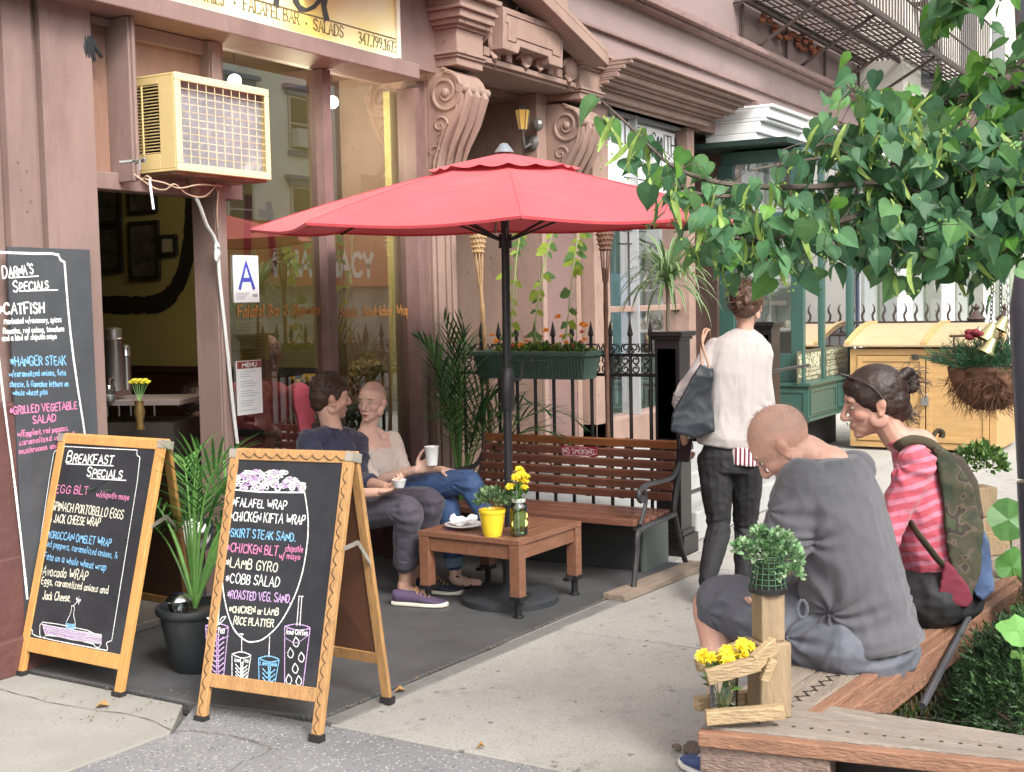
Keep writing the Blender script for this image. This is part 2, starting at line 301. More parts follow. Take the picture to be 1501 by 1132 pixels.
# ================= materials =================
rnd=random.Random(11)
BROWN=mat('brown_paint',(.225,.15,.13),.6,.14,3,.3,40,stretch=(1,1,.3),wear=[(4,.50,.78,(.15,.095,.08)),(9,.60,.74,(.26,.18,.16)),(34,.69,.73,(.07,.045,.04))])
BROWN2=mat('brown_paint_warm',(.275,.182,.145),.65,.12,4,.4,60,stretch=(1,1,.6),wear=[(5,.52,.8,(.15,.092,.072)),(22,.66,.72,(.33,.24,.2)),(12,.62,.7,(.11,.07,.055))])  # paler, warmer brown paint of the portal and the locksmith front
WOODP=mat('plywood_panel',(.26,.145,.105),.5,.16,4,.2,30,stretch=(3,3,.7),wear=[(2.4,.56,.8,(.13,.075,.06))])
MAROON=mat('maroon_paint',(.11,.05,.045),.45,.15,5,.3,30,wear=(24,.66,.72,(.3,.2,.18)))
DARKBR=mat('dark_brown',(.06,.035,.03),.5,.2,6)
CONC=mat('light_concrete',(.345,.33,.30),.9,.13,2.2,.8,160,speck=[(120,.16,(.21,.2,.185)),(170,.14,(.42,.40,.37)),(34,.02,(.15,.145,.135))],wear=[(1.1,.47,.75,(.215,.205,.185)),(7,.56,.72,(.225,.21,.19)),(3.3,.66,.69,(.16,.15,.135)),(26,.62,.68,(.2,.19,.17))])
CONC2=mat('aggregate_concrete',(.19,.19,.192),.85,.14,2.5,.7,150,speck=[(75,.2,(.10,.10,.115)),(85,.15,(.33,.32,.31)),(110,.08,(.44,.43,.41))],wear=[(1.8,.55,.8,(.19,.185,.18)),(7,.62,.75,(.17,.16,.15))])
CONC3=mat('sandy_concrete',(.27,.262,.235),.9,.1,3,.6,140,speck=[(80,.14,(.22,.21,.19))],wear=[(4,.5,.8,(.25,.235,.2)),(11,.62,.72,(.2,.18,.15))])
CURB=mat('stone_kerb',(.3,.29,.27),.85,.1,3,.4,80,wear=(6,.55,.8,(.2,.19,.17)))
SOIL=mat('soil',(.07,.055,.04),.95,.4,9,1,60)
JOINT=mat('joint_dirt',(.1,.085,.07),.95,.3,20)
# ================= ground =================
b=MB(); b.bb(-40,90,-22,30,-.06,-.05); struct(b.build('ground',mat('far_asphalt',(.16,.155,.15),.9,.1,1)))
b=MB(); b.bb(-40,90,-15,-1.6,-.049,-.045); struct(b.build('road',mat('asphalt',(.06,.06,.062),.9,.2,3,.4,90)))
ja=G(490,1065); jb=G(870,1130)
jx=ja.x
def slab(name,poly,m,z=0.,t=.045,bev=.004):
    b=MB(); b.prism([(p[0],p[1]) for p in poly],'z',z-t,z); o=b.build(name,m,bevel=bev); return struct(o)
g=.006
xs=[jx,jx+1.55,jx+3.1,jx+4.65,jx+6.2,9.9+1.5,13.4,16.5,20,26,34]
for i in range(len(xs)-1):
    for (y0,y1) in ((1.24,2.93),(-.6,1.24)):
        if y0<1.2 and xs[i]<9.5:
            if xs[i]<jx+1: pass
            continue
        slab('pavement',[(xs[i]+g,y0+g),(xs[i+1]-g,y0+g),(xs[i+1]-g,y1-g),(xs[i]+g,y1-g)],CONC)
slab('pavement',[(6.66,2.94),(9.5,2.94),(9.5,4.7),(6.66,4.7)],CONC)
for x0,x1 in ((9.5,13.4),(13.4,17),(17,22),(22,34)): slab('pavement',[(x0+g,2.94),(x1-g,2.94),(x1-g,4.9),(x0+g,4.9)],CONC)
L1=G(253,1075); L2=G(110,1128)
slab('pavement',[(1.2,L2.y),(L2.x,L2.y),(L1.x,L1.y),(jx-g,3.57),(jx-g,1.24),(1.2,1.24)],CONC2)
slab('pavement',[(1.0,6),(3.44,4.9),(3.44,3.58),(L1.x-.004,L1.y+.008),(L2.x-.004,L2.y+.008),(1.2,L2.y+.008)],CONC3,z=.003)
slab('pavement',[(1.2,-.6),(3.14,-.6),(3.14,1.23),(1.2,1.23)],CONC2)
slab('pavement',[(-6,-.6),(1.19,-.6),(1.19,4.8),(-6,4.8)],CONC)
b=MB(); b.bb(-30,60,-.85,-.61,-.049,.0); struct(b.build('kerb',CURB,bevel=.02))
b=MB(); b.bb(3.15,9.0,-.6,1.18,-.045,-.02); struct(b.build('tree_pit_soil',SOIL))
# cracks in the near slabs (dirt filled)
b=MB()
for pts in ([(400,1099),(380,1110),(362,1116),(338,1131)],[(255,1073),(330,1078),(400,1098)],[(0,1012),(60,1028),(120,1040),(200,1052),(255,1073)]):
    q=[G(*p) for p in pts]
    q=smooth_path(q,5); L=[]
    for i,p in enumerate(q):
        t=(q[min(i+1,len(q)-1)]-q[max(i-1,0)]).normalized(); nn=Vector((-t.y,t.x,0))*rnd.uniform(.0008,.003)
        w_=rnd.uniform(-.006,.006); p=p+nn.normalized()*w_; L+= [Vector((p.x,p.y,.0065))+nn,Vector((p.x,p.y,.0065))-nn]
    b.add(L,[(2*i,2*i+1,2*i+3,2*i+2) for i in range(len(q)-1)])
struct(b.build('pavement_crack',JOINT))
# floor plate in front of the cafe
PLATE=mat('plate_rubber',(.072,.072,.075),.6,.2,3,.0,wear=[(1.6,.5,.75,(.11,.107,.10)),(8,.58,.72,(.045,.043,.042)),(34,.70,.74,(.22,.2,.17))])
def plate_bump(M):
    t=M.node_tree;N=t.nodes;L=t.links; b_=N['Principled BSDF']; tc=N.new('ShaderNodeTexCoord'); ck=N.new('ShaderNodeTexVoronoi'); ck.inputs['Scale'].default_value=42; ck.inputs['Randomness'].default_value=.0
    L.new(tc.outputs['Object'],ck.inputs['Vector']); mr=N.new('ShaderNodeMapRange'); mr.inputs[1].default_value=.15; mr.inputs[2].default_value=.5; mr.inputs[3].default_value=1; mr.inputs[4].default_value=0
    L.new(ck.outputs['Distance'],mr.inputs[0]); bp=N.new('ShaderNodeBump'); bp.inputs['Strength'].default_value=.9; bp.inputs['Distance'].default_value=.004; L.new(mr.outputs[0],bp.inputs['Height']); L.new(bp.outputs[0],b_.inputs['Normal'])
plate_bump(PLATE)
b=MB()
mz=.012
P=[(3.46,3.57),(3.56,2.986),(6.52,2.834),(6.64,2.834),(6.66,4.7),(3.46,4.7)]
b.prism(P,'z',-.045,mz); o=tag(b.build('floor_mat',PLATE,bevel=.006),'dark studded rubber mat covering the pavement in front of the cafe','mat')
b=MB(); b.prism([(3.54,2.90),(6.52,2.73),(6.52,2.81),(3.55,2.977)],'z',-.045,.006); struct(b.build('mat_edge_strip',mat('edge_strip',(.17,.165,.155),.7,.2,9,.3,50),bevel=.004))
# grit and litter along the mat edge
b=MB()
for i in range(260):
    t=rnd.random(); x=lerp(3.52,6.46,t); y=2.981-.05*(x-3.56)/1+rnd.gauss(0,.006)
    if i>170: q=G(rnd.uniform(60,470),rnd.uniform(1010,1062)); x,y=q.x,q.y
    s=rnd.uniform(.002,.006); b.ball((x,y,.012+s*.4),(s,s*rnd.uniform(.5,1),s*.5),5,3)
stuff(b.build('grit',mat('grit',(.16,.12,.08),.95,.4,30)))
LEAFD=mat('dry_leaf',(.3,.17,.06),.8,.3,20)
for i,(x,y,s,l) in enumerate(((586,1012,.03,'small'),(150,1034,.035,'curled'),(705,1094,.02,'reddish'))):
    q=G(x,y,.012); b=MB(); L=[]
    for k in range(8): a=k/8*2*PI; L.append((q.x+math.cos(a)*s*(1 if k%2 else .7),q.y+math.sin(a)*s*.6,.016+.01*math.sin(a*2)))
    b.add(L+[(q.x,q.y,.014)],[(k,(k+1)%8,8) for k in range(8)])
    tag(b.build('dry_leaf',LEAFD),[ 'tan dead leaf just outside the mat edge by the drinks chalkboard leg','curled brown dead leaf on the pavement below the breakfast board','small reddish dead leaf on the speckled pavement at bottom centre'][i],'leaf')
# ================= cafe storefront =================
YG=4.7
cafe=thing('cafe_storefront','brown painted cafe front with open doorway and tall plate glass window','shopfront',(4.05,YG,0))
zt=3.05
b=MB()   # left pilaster in stepped boards
def xw(px,Y,y=400): return PY(px,y,Y).x
b.bb(1.0,xw(14,4.60),4.62,5.2,0,3.82)
b.bb(xw(14,4.6)+.004,xw(62,4.58),4.58,5.2,0,3.82)
b.bb(xw(62,4.58),xw(74,4.60),4.61,5.2,0,3.82)
b.bb(xw(74,4.57),xw(90,4.57)-.004,4.57,5.2,0,3.82)
b.bb(xw(90,4.57),4.0,4.575,5.2,0,3.82)
for i in range(26): b.ball((rnd.uniform(3.4,3.95),4.574,rnd.uniform(1.4,2.95)),(.004,.003,.004),6,4)
b.build('pilaster',BROWN,cafe,bevel=.006)
b=MB(); b.bb(3.2,3.66,4.545,4.619,0,1.15); b.bb(3.2,3.69,4.535,4.63,.0,.5); b.build('pilaster_base',MAROON,cafe,bevel=.012)
# header beam + transom
b=MB(); b.bb(1.0,6.36,4.42,4.75,2.88,2.97); b.build('header_beam',BROWN,cafe,bevel=.006)
b=MB(); b.bb(1.0,6.9,4.52,5.0,2.972,3.82); b.build('header_wall',BROWN,cafe)
zB=PY(178,264,4.52).z; zH=2.875; zL=PY(128,270,4.66).z
b=MB(); b.bb(4.0,4.20,4.67,4.70,zL+.06,zH); b.build('transom_panel',WOODP,cafe)
b=MB(); b.bb(4.20,4.93,4.67,4.70,zL+.06,zH); b.build('transom_panel',WOODP,cafe)
b=MB(); px0=xw(163,4.65,100); px1=xw(189,4.52,100)
b.bb(3.99,xw(124,4.64,100),4.62,4.73,zL,zH); b.bb(4.01,5.0,4.62,4.73,zL-.02,zL+.06)
b.bb(px0+.02,px1+.0,4.52,4.669,zB,zH+.002); b.bb(px0,px0+.019,4.505,4.66,zB+.01,zH+.002)
b.bb(px1+.001,4.90,4.63,4.669,zH-.07,zH+.001); b.bb(4.05,px0-.001,4.63,4.669,zH-.035,zH+.001); b.bb(4.86,4.90,4.635,4.669,zL+.06,zH-.07)
b.build('transom_frame',BROWN,cafe,bevel=.004)
# window frame
b=MB()
b.bb(xw(318,4.6),xw(335,4.6),4.60,4.76,.0,2.875)
b.bb(xw(322,4.585),xw(327,4.585),4.585,4.5995,.0,2.82)
b.build('door_post',BROWN,cafe,bevel=.004)
fr=MB()
ma,mb=xw(478,4.64,300),xw(490,4.64,300); ra,rb=xw(612,4.6,300),xw(619,4.6,300); dr_=xw(335,4.6)
fr.bb(ma,mb,4.64,4.74,0.46,2.875); fr.bb(ra,rb,4.60,4.74,0.31,2.875); fr.bb(rb+.001,6.9,4.625,4.74,.0,2.92)
fr.bb(dr_+.002,ma-.001,4.64,4.74,0.38,0.46); fr.bb(mb+.001,ra-.001,4.64,4.74,0.38,0.46)
wf=fr.build('window_frame',mat('frame_paint',(.17,.10,.09),.5,.15,8,.2,40,wear=(30,.66,.7,(.4,.34,.3))),cafe,bevel=.003)
GL1=glass_mat('window_glass',(.88,.91,.86),.25,0,1.5)
for x0,x1 in ((dr_,ma),(mb,ra)):
    b=MB(); b.add([(x0,4.70,.46),(x1,4.70,.46),(x1,4.70,2.875),(x0,4.70,2.875)],[(0,1,2,3)]); b.build('window_pane',GL1,cafe)
b=MB(); b.bb(5.07,6.9,4.62,4.80,.0,0.379); b.build('stall_riser',MAROON,cafe,bevel=.006)
b=MB(); b.bb(4.0,5.05,4.55,4.9,.012,.05); b.build('door_sill',mat('sill_metal',(.2,.19,.18),.5,.2,9,metal=.6),cafe,bevel=.005)
# window lettering (painted on the glass, outside face)
GOLD=mat('gold_lettering',(.36,.16,.045),.45,.2,60)
b=MB(); pl=((0,4.697,0),(1,0,0),(0,0,1),(0,-1,0))
for txt,x0,x1,z in (('Falafel Bar & Shawerma',PY(348,455,4.7).x,PY(478,455,4.7).x,PY(400,463,4.7).z),('Salads . Sandwiches . Wraps',PY(498,455,4.7).x,PY(603,455,4.7).x,PY(550,463,4.7).z)):
    s,w=text_strokes(txt,0,0,.06,slant=.06); k=(x1-x0)/w
    s=[[(x0+p[0]*k,z+p[1]) for p in st] for st in s]; strokes_mesh(b,s,.0135,pl,nib=(R_(42),.28))
b.build('window_lettering',GOLD,cafe)
# ---------------- shop sign ----------------
sg=thing('shop_sign','pale yellow shop sign with dark lettering above the cafe window','sign',(4.0,4.5,3.06))
SIGN=mat('sign_yellow',(.72,.60,.22),.35,0)
t=SIGN.node_tree;N=t.nodes;L=t.links; tc=N.new('ShaderNodeTexCoord'); n=N.new('ShaderNodeTexNoise'); n.inputs['Scale'].default_value=1.7; n.inputs['Detail'].default_value=1; L.new(tc.outputs['Object'],n.inputs[0])
rp=N.new('ShaderNodeValToRGB'); rp.color_ramp.elements[0].position=.38; rp.color_ramp.elements[0].color=(.82,.62,.14,1); rp.color_ramp.elements[1].position=.62; rp.color_ramp.elements[1].color=(.85,.80,.48,1); L.new(n.outputs[0],rp.inputs[0]); L.new(rp.outputs[0],N['Principled BSDF'].inputs['Base Color'])
b=MB(); b.bb(1.6,6.18,4.455,4.515,2.972,3.77); b.build('sign_panel',SIGN,sg)
b=MB(); b.bb(1.58,6.2,4.45,4.4545,2.972,2.98); b.bb(6.165,6.2,4.44,4.515,2.98,3.79); b.build('sign_edge',mat('sign_edge',(.75,.7,.55),.4),sg)
b=MB(); pl=((0,4.454,0),(1,0,0),(0,0,1),(0,-1,0)); INK=mat('sign_ink',(.16,.12,.05),.5)
def sgtext(txt,px0,py0,px1,py1,h):
    a=PY(px0,py0,4.454); c=PY(px1,py1,4.454)
    s,w=text_strokes(txt,0,0,h,smallcaps=False,sp=2.1); k=(c.x-a.x)/w; strokes_mesh(b,[[(a.x+p[0]*k,a.z+p[1]) for p in st] for st in s],.0085,pl,nib=(R_(8),.42),serif=.009)
sgtext('FALAFEL BAR',357,14,440,38,.062); sgtext('SALADS',460,44,505,57,.062); sgtext('347.799.1673',526,63,583,78,.064); sgtext('SMOOTHIES',262,-9,330,8,.062)
for px,py in ((344,10),(449,40)): q=PY(px,py,4.454); b.lathe([(.008,0),(.008,.001)],(q.x,4.4535,q.z+.02),10,Matrix.Rotation(PI/2,3,'X'))
c=PY(585,59,4.454); x1=c.x; z1=c.z
strokes_mesh(b,[[(1.75,z1),(x1,z1)],[(x1,z1),(x1,3.67)]],.008,pl)
b.build('sign_lettering',INK,sg)
b=MB(); q=PY(428,12,4.454); s,w=text_strokes('Darna',0,0,.66,slant=.25,sp=1.2); ex=PY(488,5,4.454).x; strokes_mesh(b,[[(ex-w*.95+p[0]*.95,q.z-.0+p[1]*.8) for p in st] for st in s],.05,pl,nib=(R_(20),.3)); b.build('sign_lettering',mat('sign_ink_dark',(.05,.05,.045),.5),sg)
# ---------------- interior ----------------
YW=mat('yellow_wall',(.25,.21,.075),.7,.12,2,.1,20)
b=MB(); b.bb(7.02,7.08,4.78,12.,0,3.32); wl=struct(b.build('interior_wall',YW))
b=MB(); b.bb(1,7.02,11.95,12.,0,3.32); struct(b.build('interior_wall',YW))
b=MB(); b.bb(.9,.98,4.9,12,0,3.32); struct(b.build('interior_wall',YW))
b=MB(); b.bb(.9,7.1,4.78,12,-.04,-.005); struct(b.build('interior_floor',mat('interior_floor',(.06,.04,.03),.5,.2,4)))
b=MB(); b.bb(.9,7.1,4.95,12,3.27,3.37); struct(b.build('interior_ceiling',mat('interior_ceiling',(.3,.27,.18),.8)))
b=MB(); b.bb(6.985,7.019,4.80,11.9,0,PX(300,537,7.0).z); b.bb(6.97,6.984,4.80,11.9,PX(300,537,7.0).z-.05,PX(300,537,7.0).z); struct(b.build('wainscot',mat('wainscot',(.035,.015,.012),.4,.2,5)))
b=MB(); b.bb(6.55,6.92,4.79,4.84,0.46,2.87); struct(b.build('interior_pier',mat('pale_yellow_wall',(.55,.50,.22),.7,.1,3)))
# black wall lettering on the interior wall
MUR=mat('mural_black',(.012,.011,.010),.5)
b=MB(); q=[PX(x,y,7.012) for x,y in ((60,450),(130,446),(190,447),(236,443),(262,415),(276,370),(281,320),(280,262),(274,200))]
q=smooth_path(q,5); strokes_mesh(b,[[(p.y,p.z) for p in q]],.135,((7.012,0,0),(0,1,0),(0,0,1),(-1,0,0)))
struct(b.build('wall_lettering',MUR))
b=MB(); MURR=mat('mural_maroon',(.12,.02,.02),.5)
for pts,w in (([(362,290),(360,400)],.07),([(392,300),(400,395)],.06),([(470,300),(468,380)],.09),([(535,300),(545,345),(520,352)],.07),([(380,312),(395,316)],.06),([(530,330),(500,390),(478,398)],.05)):
    strokes_mesh(b,[[(PX(x,y,6.98).y,PX(x,y,6.98).z) for x,y in pts]],w,((7.0,0,0),(0,1,0),(0,0,1),(-1,0,0)),lift=.006)
struct(b.build('wall_lettering',MURR))
def frame_on_wall(px0,py0,px1,py1,label,pic,X=7.0):
    a=PX(px0,py0,X); c=PX(px1,py1,X); y0,y1=min(a.y,c.y),max(a.y,c.y); z0,z1=min(a.z,c.z),max(a.z,c.z)
    t=thing('picture_frame',label,'picture',(X,(y0+y1)/2,z0),0,'pictures on the cafe wall')
    b=MB(); e=.025
    b.bb(X-.03,X,y0,y1,z0,z0+e); b.bb(X-.03,X,y0,y1,z1-e,z1); b.bb(X-.03,X,y0,y0+e,z0+e,z1-e); b.bb(X-.03,X,y1-e,y1,z0+e,z1-e); b.build('frame',mat('black_frame',(.015,.013,.012),.4),t)
    b=MB(); b.bb(X-.015,X-.002,y0+e,y1-e,z0+e,z1-e); b.build('picture',pic,t)
PIC=mat('dim_photo',(.05,.045,.035),.5,.8,9)
frame_on_wall(132,275,180,328,'black framed picture high on the cafe wall just inside the door jamb',PIC)
frame_on_wall(190,277,232,312,'black framed portrait above the tall dark portrait on the cafe wall',PIC)
frame_on_wall(191,326,237,408,'tall black framed portrait inside the curve of the black wall letter',PIC)
frame_on_wall(132,333,182,398,'wide black framed group photo under the picture by the door jamb',PIC)
frame_on_wall(236,345,262,374,'small pale paper pinned beside the tall dark portrait',mat('old_paper',(.25,.22,.16),.7))
# pendant globes (lit)
for (x,y,D,l) in ((487,150,7.95,'lit white globe lamp hanging behind the window mullion'),(344,119,7.5,'lit white globe lamp seen just above the air conditioner')):
    q=PD(x,y,D); t=thing('globe_lamp',l,'lamp',q,0,'globe lamps in the cafe')
    b=MB(); b.ball(q,.04,16,10); b.build('globe',mat('lamp_glow',(1,.95,.85),.5,emis=((1,.93,.8),9)),t,smooth=True)
    b=MB(); b.tube([q+Vector((0,0,.03)),Vector((q.x,q.y,3.26))],.004,6); b.build('cord',MUR,t)
    ld=bpy.data.lights.new('globe_light','POINT'); ld.energy=10; ld.color=(1,.86,.6); ld.shadow_soft_size=.06; lo=bpy.data.objects.new('globe_light',ld); COL.objects.link(lo); lo.parent=t; lo.location=(-.25,.06,-.25)
# ================= opposite building (seen in the glass) =================
YO=-22.; YV=9.4-YO
def refl(x,y): p=PY(x,y,YV); return Vector((p.x,YO,p.z))
op=thing('opposite_building','pale green rendered building with blue lintels seen reflected in the cafe window','building',(20,YO,0))
b=MB(); b.bb(-30,refl(492,200).x,YO-6,YO-.01,0,10.5); b.build('wall',mat('green_render',(.74,.78,.70),.85,.1,.6,.3,10),op)
b=MB(); b.bb(refl(492,200).x,70,YO-8,YO-.3,0,10.5); b.build('wall',mat('red_render',(.36,.32,.25),.85,.15,.8),op)
BLU=mat('blue_lintel',(.11,.19,.33),.6); WD=mat('window_dark',(.03,.035,.04),.15)
w0=refl(421,142); w1=refl(459,222); wd=w1.x-w0.x; wh=w0.z-w1.z; st=refl(440,200).x-refl(348,200).x; fh=refl(440,132).z-refl(440,263).z
for i in range(-2,1):
    for k in (-1,0,1,2):
        cx=(w0.x+w1.x)/2+i*st; cz=(w0.z+w1.z)/2+k*fh
        if cz<2.6: continue
        b=MB(); b.bb(cx-wd/2,cx+wd/2,YO-.008,YO+.0,cz-wh/2,cz+wh/2); f=b.build('window',WD,op)
        b=MB(); b.bb(cx-wd*.6,cx+wd*.6,YO,YO+.18,cz+wh*.54,cz+wh*.66); b.bb(cx-wd*.7,cx+wd*.7,YO,YO+.3,cz+wh*.66,cz+wh*.74); b.bb(cx-wd*.55,cx+wd*.55,YO,YO+.15,cz-wh*.64,cz-wh*.54)
        b.build('lintel',BLU,op)
        b=MB(); b.bb(cx-wd*.42,cx+wd*.42,YO+.001,YO+.03,cz-.03,cz+.03); b.bb(cx-wd*.5,cx-wd*.42,YO+.001,YO+.05,cz-wh/2,cz+wh/2); b.bb(cx+wd*.42,cx+wd*.5,YO+.001,YO+.05,cz-wh/2,cz+wh/2); b.build('sash',mat('sash_white',(.5,.5,.47),.5),op)
        if k==0 and i==0: b=MB(); b.bb(cx-wd*.4,cx+wd*.5,YO,YO+.4,cz-wh*.48,cz-wh*.12); b.build('window_unit',mat('unit_white',(.6,.6,.58),.5),op)
b=MB(); a=refl(495,300); c=refl(560,300)
for i in range(22): x=lerp(a.x,c.x,i/21); b.bb(x-.03,x+.03,YO+1.2,YO+1.26,5.2,6.4)
b.bb(a.x,c.x,YO+1.18,YO+1.28,6.4,6.5); b.bb(a.x,c.x,YO-.3,YO+1.3,5.1,5.2); b.beam((a.x,YO+1.2,5.2),(c.x,YO+1.2,8.5),.12,.2); b.build('fire_stair',mat('rail_dark',(.05,.045,.04),.5),op)
b=MB(); a=refl(350,325); c=refl(600,420); b.bb(a.x-3,c.x+6,YO+.2,YO+1.0,c.z,a.z); b.build('awning',mat('orange_awning',(.5,.15,.06),.6),op)
b=MB(); s,w=text_strokes('PHARMACY',0,0,1.); zz=refl(450,405).z; xa=refl(372,400).x; xb=refl(520,400).x; k=(xb-xa)/w
strokes_mesh(b,[[(xa+p[0]*k,zz+p[1]*.85) for p in q_] for q_ in s],.2,((0,YO+1.0,0),(1,0,0),(0,0,1),(0,1,0)),lift=.02); b.build('awning_lettering',mat('white_letter',(.75,.75,.72),.5),op)
b=MB(); b.bb(-20,50,YO+.0,YO+.1,0,refl(450,425).z); b.build('shop_glazing',mat('shop_glazing',(.35,.36,.3),.3,.5,.8),op)
# ================= entrance portal =================
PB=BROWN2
def xr(px,Y,y=200): return PY(px,y,Y).x
def spiral(b,c,r0,turns,w,X,Y,sgn=1,plane='yz',start=0,n=46,rr=None):
    """raised spiral bead on a face; c=(h,v) in plane, X=face coordinate"""
    pts=[]
    for i in range(n+1):
        t=i/n; a=start+sgn*turns*2*PI*t; r=r0*(1-t)**.85+.006
        h=c[0]+r*math.cos(a); v=c[1]+r*math.sin(a); pts.append((X,h,v) if plane=='yz' else (h,X,v))
    b.tube(pts,[w*(1-.45*i/n) for i in range(n+1)],6)
def bracket(root,x0,x1,yw,yf,zt,zb):
    """scroll bracket: side outline in (y,z), extruded along x"""
    H=zt-zb; out=[]
    prof=[(0,0),(-.30,.0),(-.62,.02),(-.9,.08),(-1.02,.17),(-1.0,.28),(-.86,.38),(-.66,.48),(-.48,.58),(-.36,.68),(-.30,.78),(-.34,.87),(-.40,.93),(-.30,.98),(0,1)]
    pts=[(yw+p[0]*(yw-yf)*1.0,zt-p[1]*H) for p in prof]; pts=[(p[0],p[1]) for p in smooth_path([(a,b_,0) for a,b_ in pts],4)] if False else pts
    sp=smooth_path([Vector((p[0],p[1],0)) for p in pts[1:-1]],4); poly=[(yw,zt)]+[(p.x,p.y) for p in sp]+[(yw,zb)]
    b=MB(); b.prism(poly,'x',x0,x1)
    br=b.build('bracket',PB,root,bevel=.006)
    b=MB(); d=yw-yf
    spiral(b,(yw-d*.56,zt-H*.19),H*.145,2.1,.014,x0-.002,0,1,start=PI*.5)
    # lower counter spirals and leaf
    spiral(b,(yw-d*.40,zt-H*.42),H*.06,1.2,.010,x0-.002,0,-1,start=PI)
    spiral(b,(yw-d*.26,zt-H*.62),H*.05,1.3,.009,x0-.002,0,1,start=0)
    b.tube([(x0-.002,p.x*.9+yw*.1,p.y) for p in sp[3:-6]],.009,6)
    for k in range(6):
        b.tube([(x0-.001,yw-d*(.62-.06*k),zt-H*(.40+.03*k)),(x0-.006,yw-d*(.5-.06*k),zt-H*(.46+.045*k)),(x0-.001,yw-d*(.30-.03*k),zt-H*(.50+.06*k))],[.004,.011,.003],6)
    b.ball((x0,yw-d*.56,zt-H*.19),(.02,.03,.03),10,8)
    # acanthus on the front face
    for s in (-1,0,1):
        xm=(x0+x1)/2+s*(x1-x0)*.3
        b.tube([(xm,yf+.01,zt-H*.12),(xm,yf-.02,zt-H*.22),(xm,yf+d*.14,zt-H*.40),(xm,yf+d*.42,zt-H*.56),(xm,yf+d*.6,zt-H*.7)],[.02,.034,.03,.02,.008],8)
    b.tube([(x0-.012,yf+.0,zt-H*.17),(x1+.012,yf+.0,zt-H*.17)],.03,10)
    b.build('carving',PB,br,smooth=True)
YWALL=4.74
por=thing('entrance_portal','brown carved doorway surround with scroll brackets and a broken pediment','doorway',(7.6,YWALL,0))
XL0=xr(625,4.60,150); XL1=XL0+.30; XR0=8.36; XR1=XR0+.34
ZB=PY(640,105,4.6).z
b=MB()
# left pilaster with grooves
b.bb(XL0,XL1-.02,4.60,5.3,0,ZB-.0)
for px in (636,652,668): x=PY(px,420,4.59).x; 
for x0,x1 in ((XL0+.0,XL0+.035),(XL0+.055,XL0+.135),(XL0+.155,XL0+.2),(XL0+.22,XL1-.03)): b.bb(x0,x1,4.575,4.599,.3,ZB-.75)
b.build('pilaster',PB,por,bevel=.005)
b=MB(); b.bb(XR0-.16,XR1+.1,4.66,5.6,0,ZB+.05)
b.bb(XR0-.16,XR0-.10,4.63,4.659,.2,ZB-.7); b.bb(XR1+.03,XR1+.1,4.63,4.659,.2,ZB-.7); b.build('pilaster',PB,por,bevel=.005)
PLT=mat('tread_plate_brown',(.235,.145,.13),.5,.1,3); 
t=PLT.node_tree;N=t.nodes;L=t.links; tc=N.new('ShaderNodeTexCoord'); br_=N.new('ShaderNodeTexWave'); br_.wave_type='BANDS'; br_.bands_direction='DIAGONAL'; br_.inputs['Scale'].default_value=28; br_.inputs['Distortion'].default_value=6; br_.inputs['Detail Scale'].default_value=6; L.new(tc.outputs['Object'],br_.inputs[0]); bp=N.new('ShaderNodeBump'); bp.inputs['Strength'].default_value=.8; bp.inputs['Distance'].default_value=.006; L.new(br_.outputs[0],bp.inputs['Height']); L.new(bp.outputs[0],N['Principled BSDF'].inputs['Normal'])
b=MB(); b.bb(XR0-.09,XR1+.02,4.64,4.659,.2,ZB-.72); b.build('panel',PLT,por)
bracket(por,XL0,XL1,4.60,4.34,ZB,ZB-.86); bracket(por,XR0-.02,XR1,4.66,4.36,ZB-.02,ZB-.9)
# recess: reveals, ceiling, door
b=MB(); b.bb(XL1-.02,XL1+.02,5.3,5.75,0,ZB); b.bb(XL0,XR1,4.80,5.8,ZB,ZB+.1); b.bb(XL1,XR0,5.75,5.8,0,ZB); b.build('recess',mat('recess_brown',(.17,.10,.075),.5,.15,4),por)
b=MB(); b.bb(XL1+.1,XR0-.3,5.68,5.745,.35,ZB-.05); d=b.build('door',mat('green_door',(.09,.10,.075),.35,.2,3),por,bevel=.01)
b=MB(); b.bb(XL1+.25,XR0-.5,5.66,5.679,1.35,ZB-.45); b.build('door_glass',mat('door_glass',(.05,.06,.05),.08),d)
b=MB(); b.bb(XL1,XR0-.16,4.45,5.7,.0,.22); b.bb(XL1,XR0-.16,4.15,4.449,0,.11); b.build('door_step',CURB,por,bevel=.01)
# capitals (stepped blocks) and entablature
def steps(b,x0,x1,yb,yf,z0,rows):
    z=z0
    for h,p in rows: b.bb(x0-p*.75,x1+p*(.3 if x0<7.6 else .6),yf-p*.8,yb,z,z+h-.0006); z+=h
    return z
b=MB()
z1=steps(b,XL0,XL1,4.75,4.36,ZB+.0006,((.05,.0),(.018,.02),(.018,.035),(.14,.005),(.02,.03),(.03,.07),(.05,.10),(.022,.13),(.05,.11),(.03,.16)))
b.build('capital',PB,por,bevel=.004); b=MB(); z1=steps(b,XR0,XR1,4.75,4.38,ZB+.0006,((.05,.0),(.018,.02),(.018,.035),(.14,.005),(.02,.03),(.03,.07),(.05,.10),(.022,.13)))
b.build('capital',PB,por,bevel=.004)
b=MB(); XM0,XM1=XL1,XR0
b.bb(XM0+.0,XM1-.0,4.42,4.80,ZB+.052,ZB+.12); b.bb(XM0+.04,XM1-.04,4.39,4.419,ZB+.075,ZB+.11); 
b.bb(XM0,XM1,4.47,4.80,ZB+.121,ZB+.75)
for i in range(9):
    x=lerp(XM0+.12,XM1-.12,i/8); 
    if 2<i<6: continue
    b.bb(x-.035,x+.035,4.40,4.469,ZB+.121,ZB+.18)
b.build('entablature',PB,por,bevel=.005)
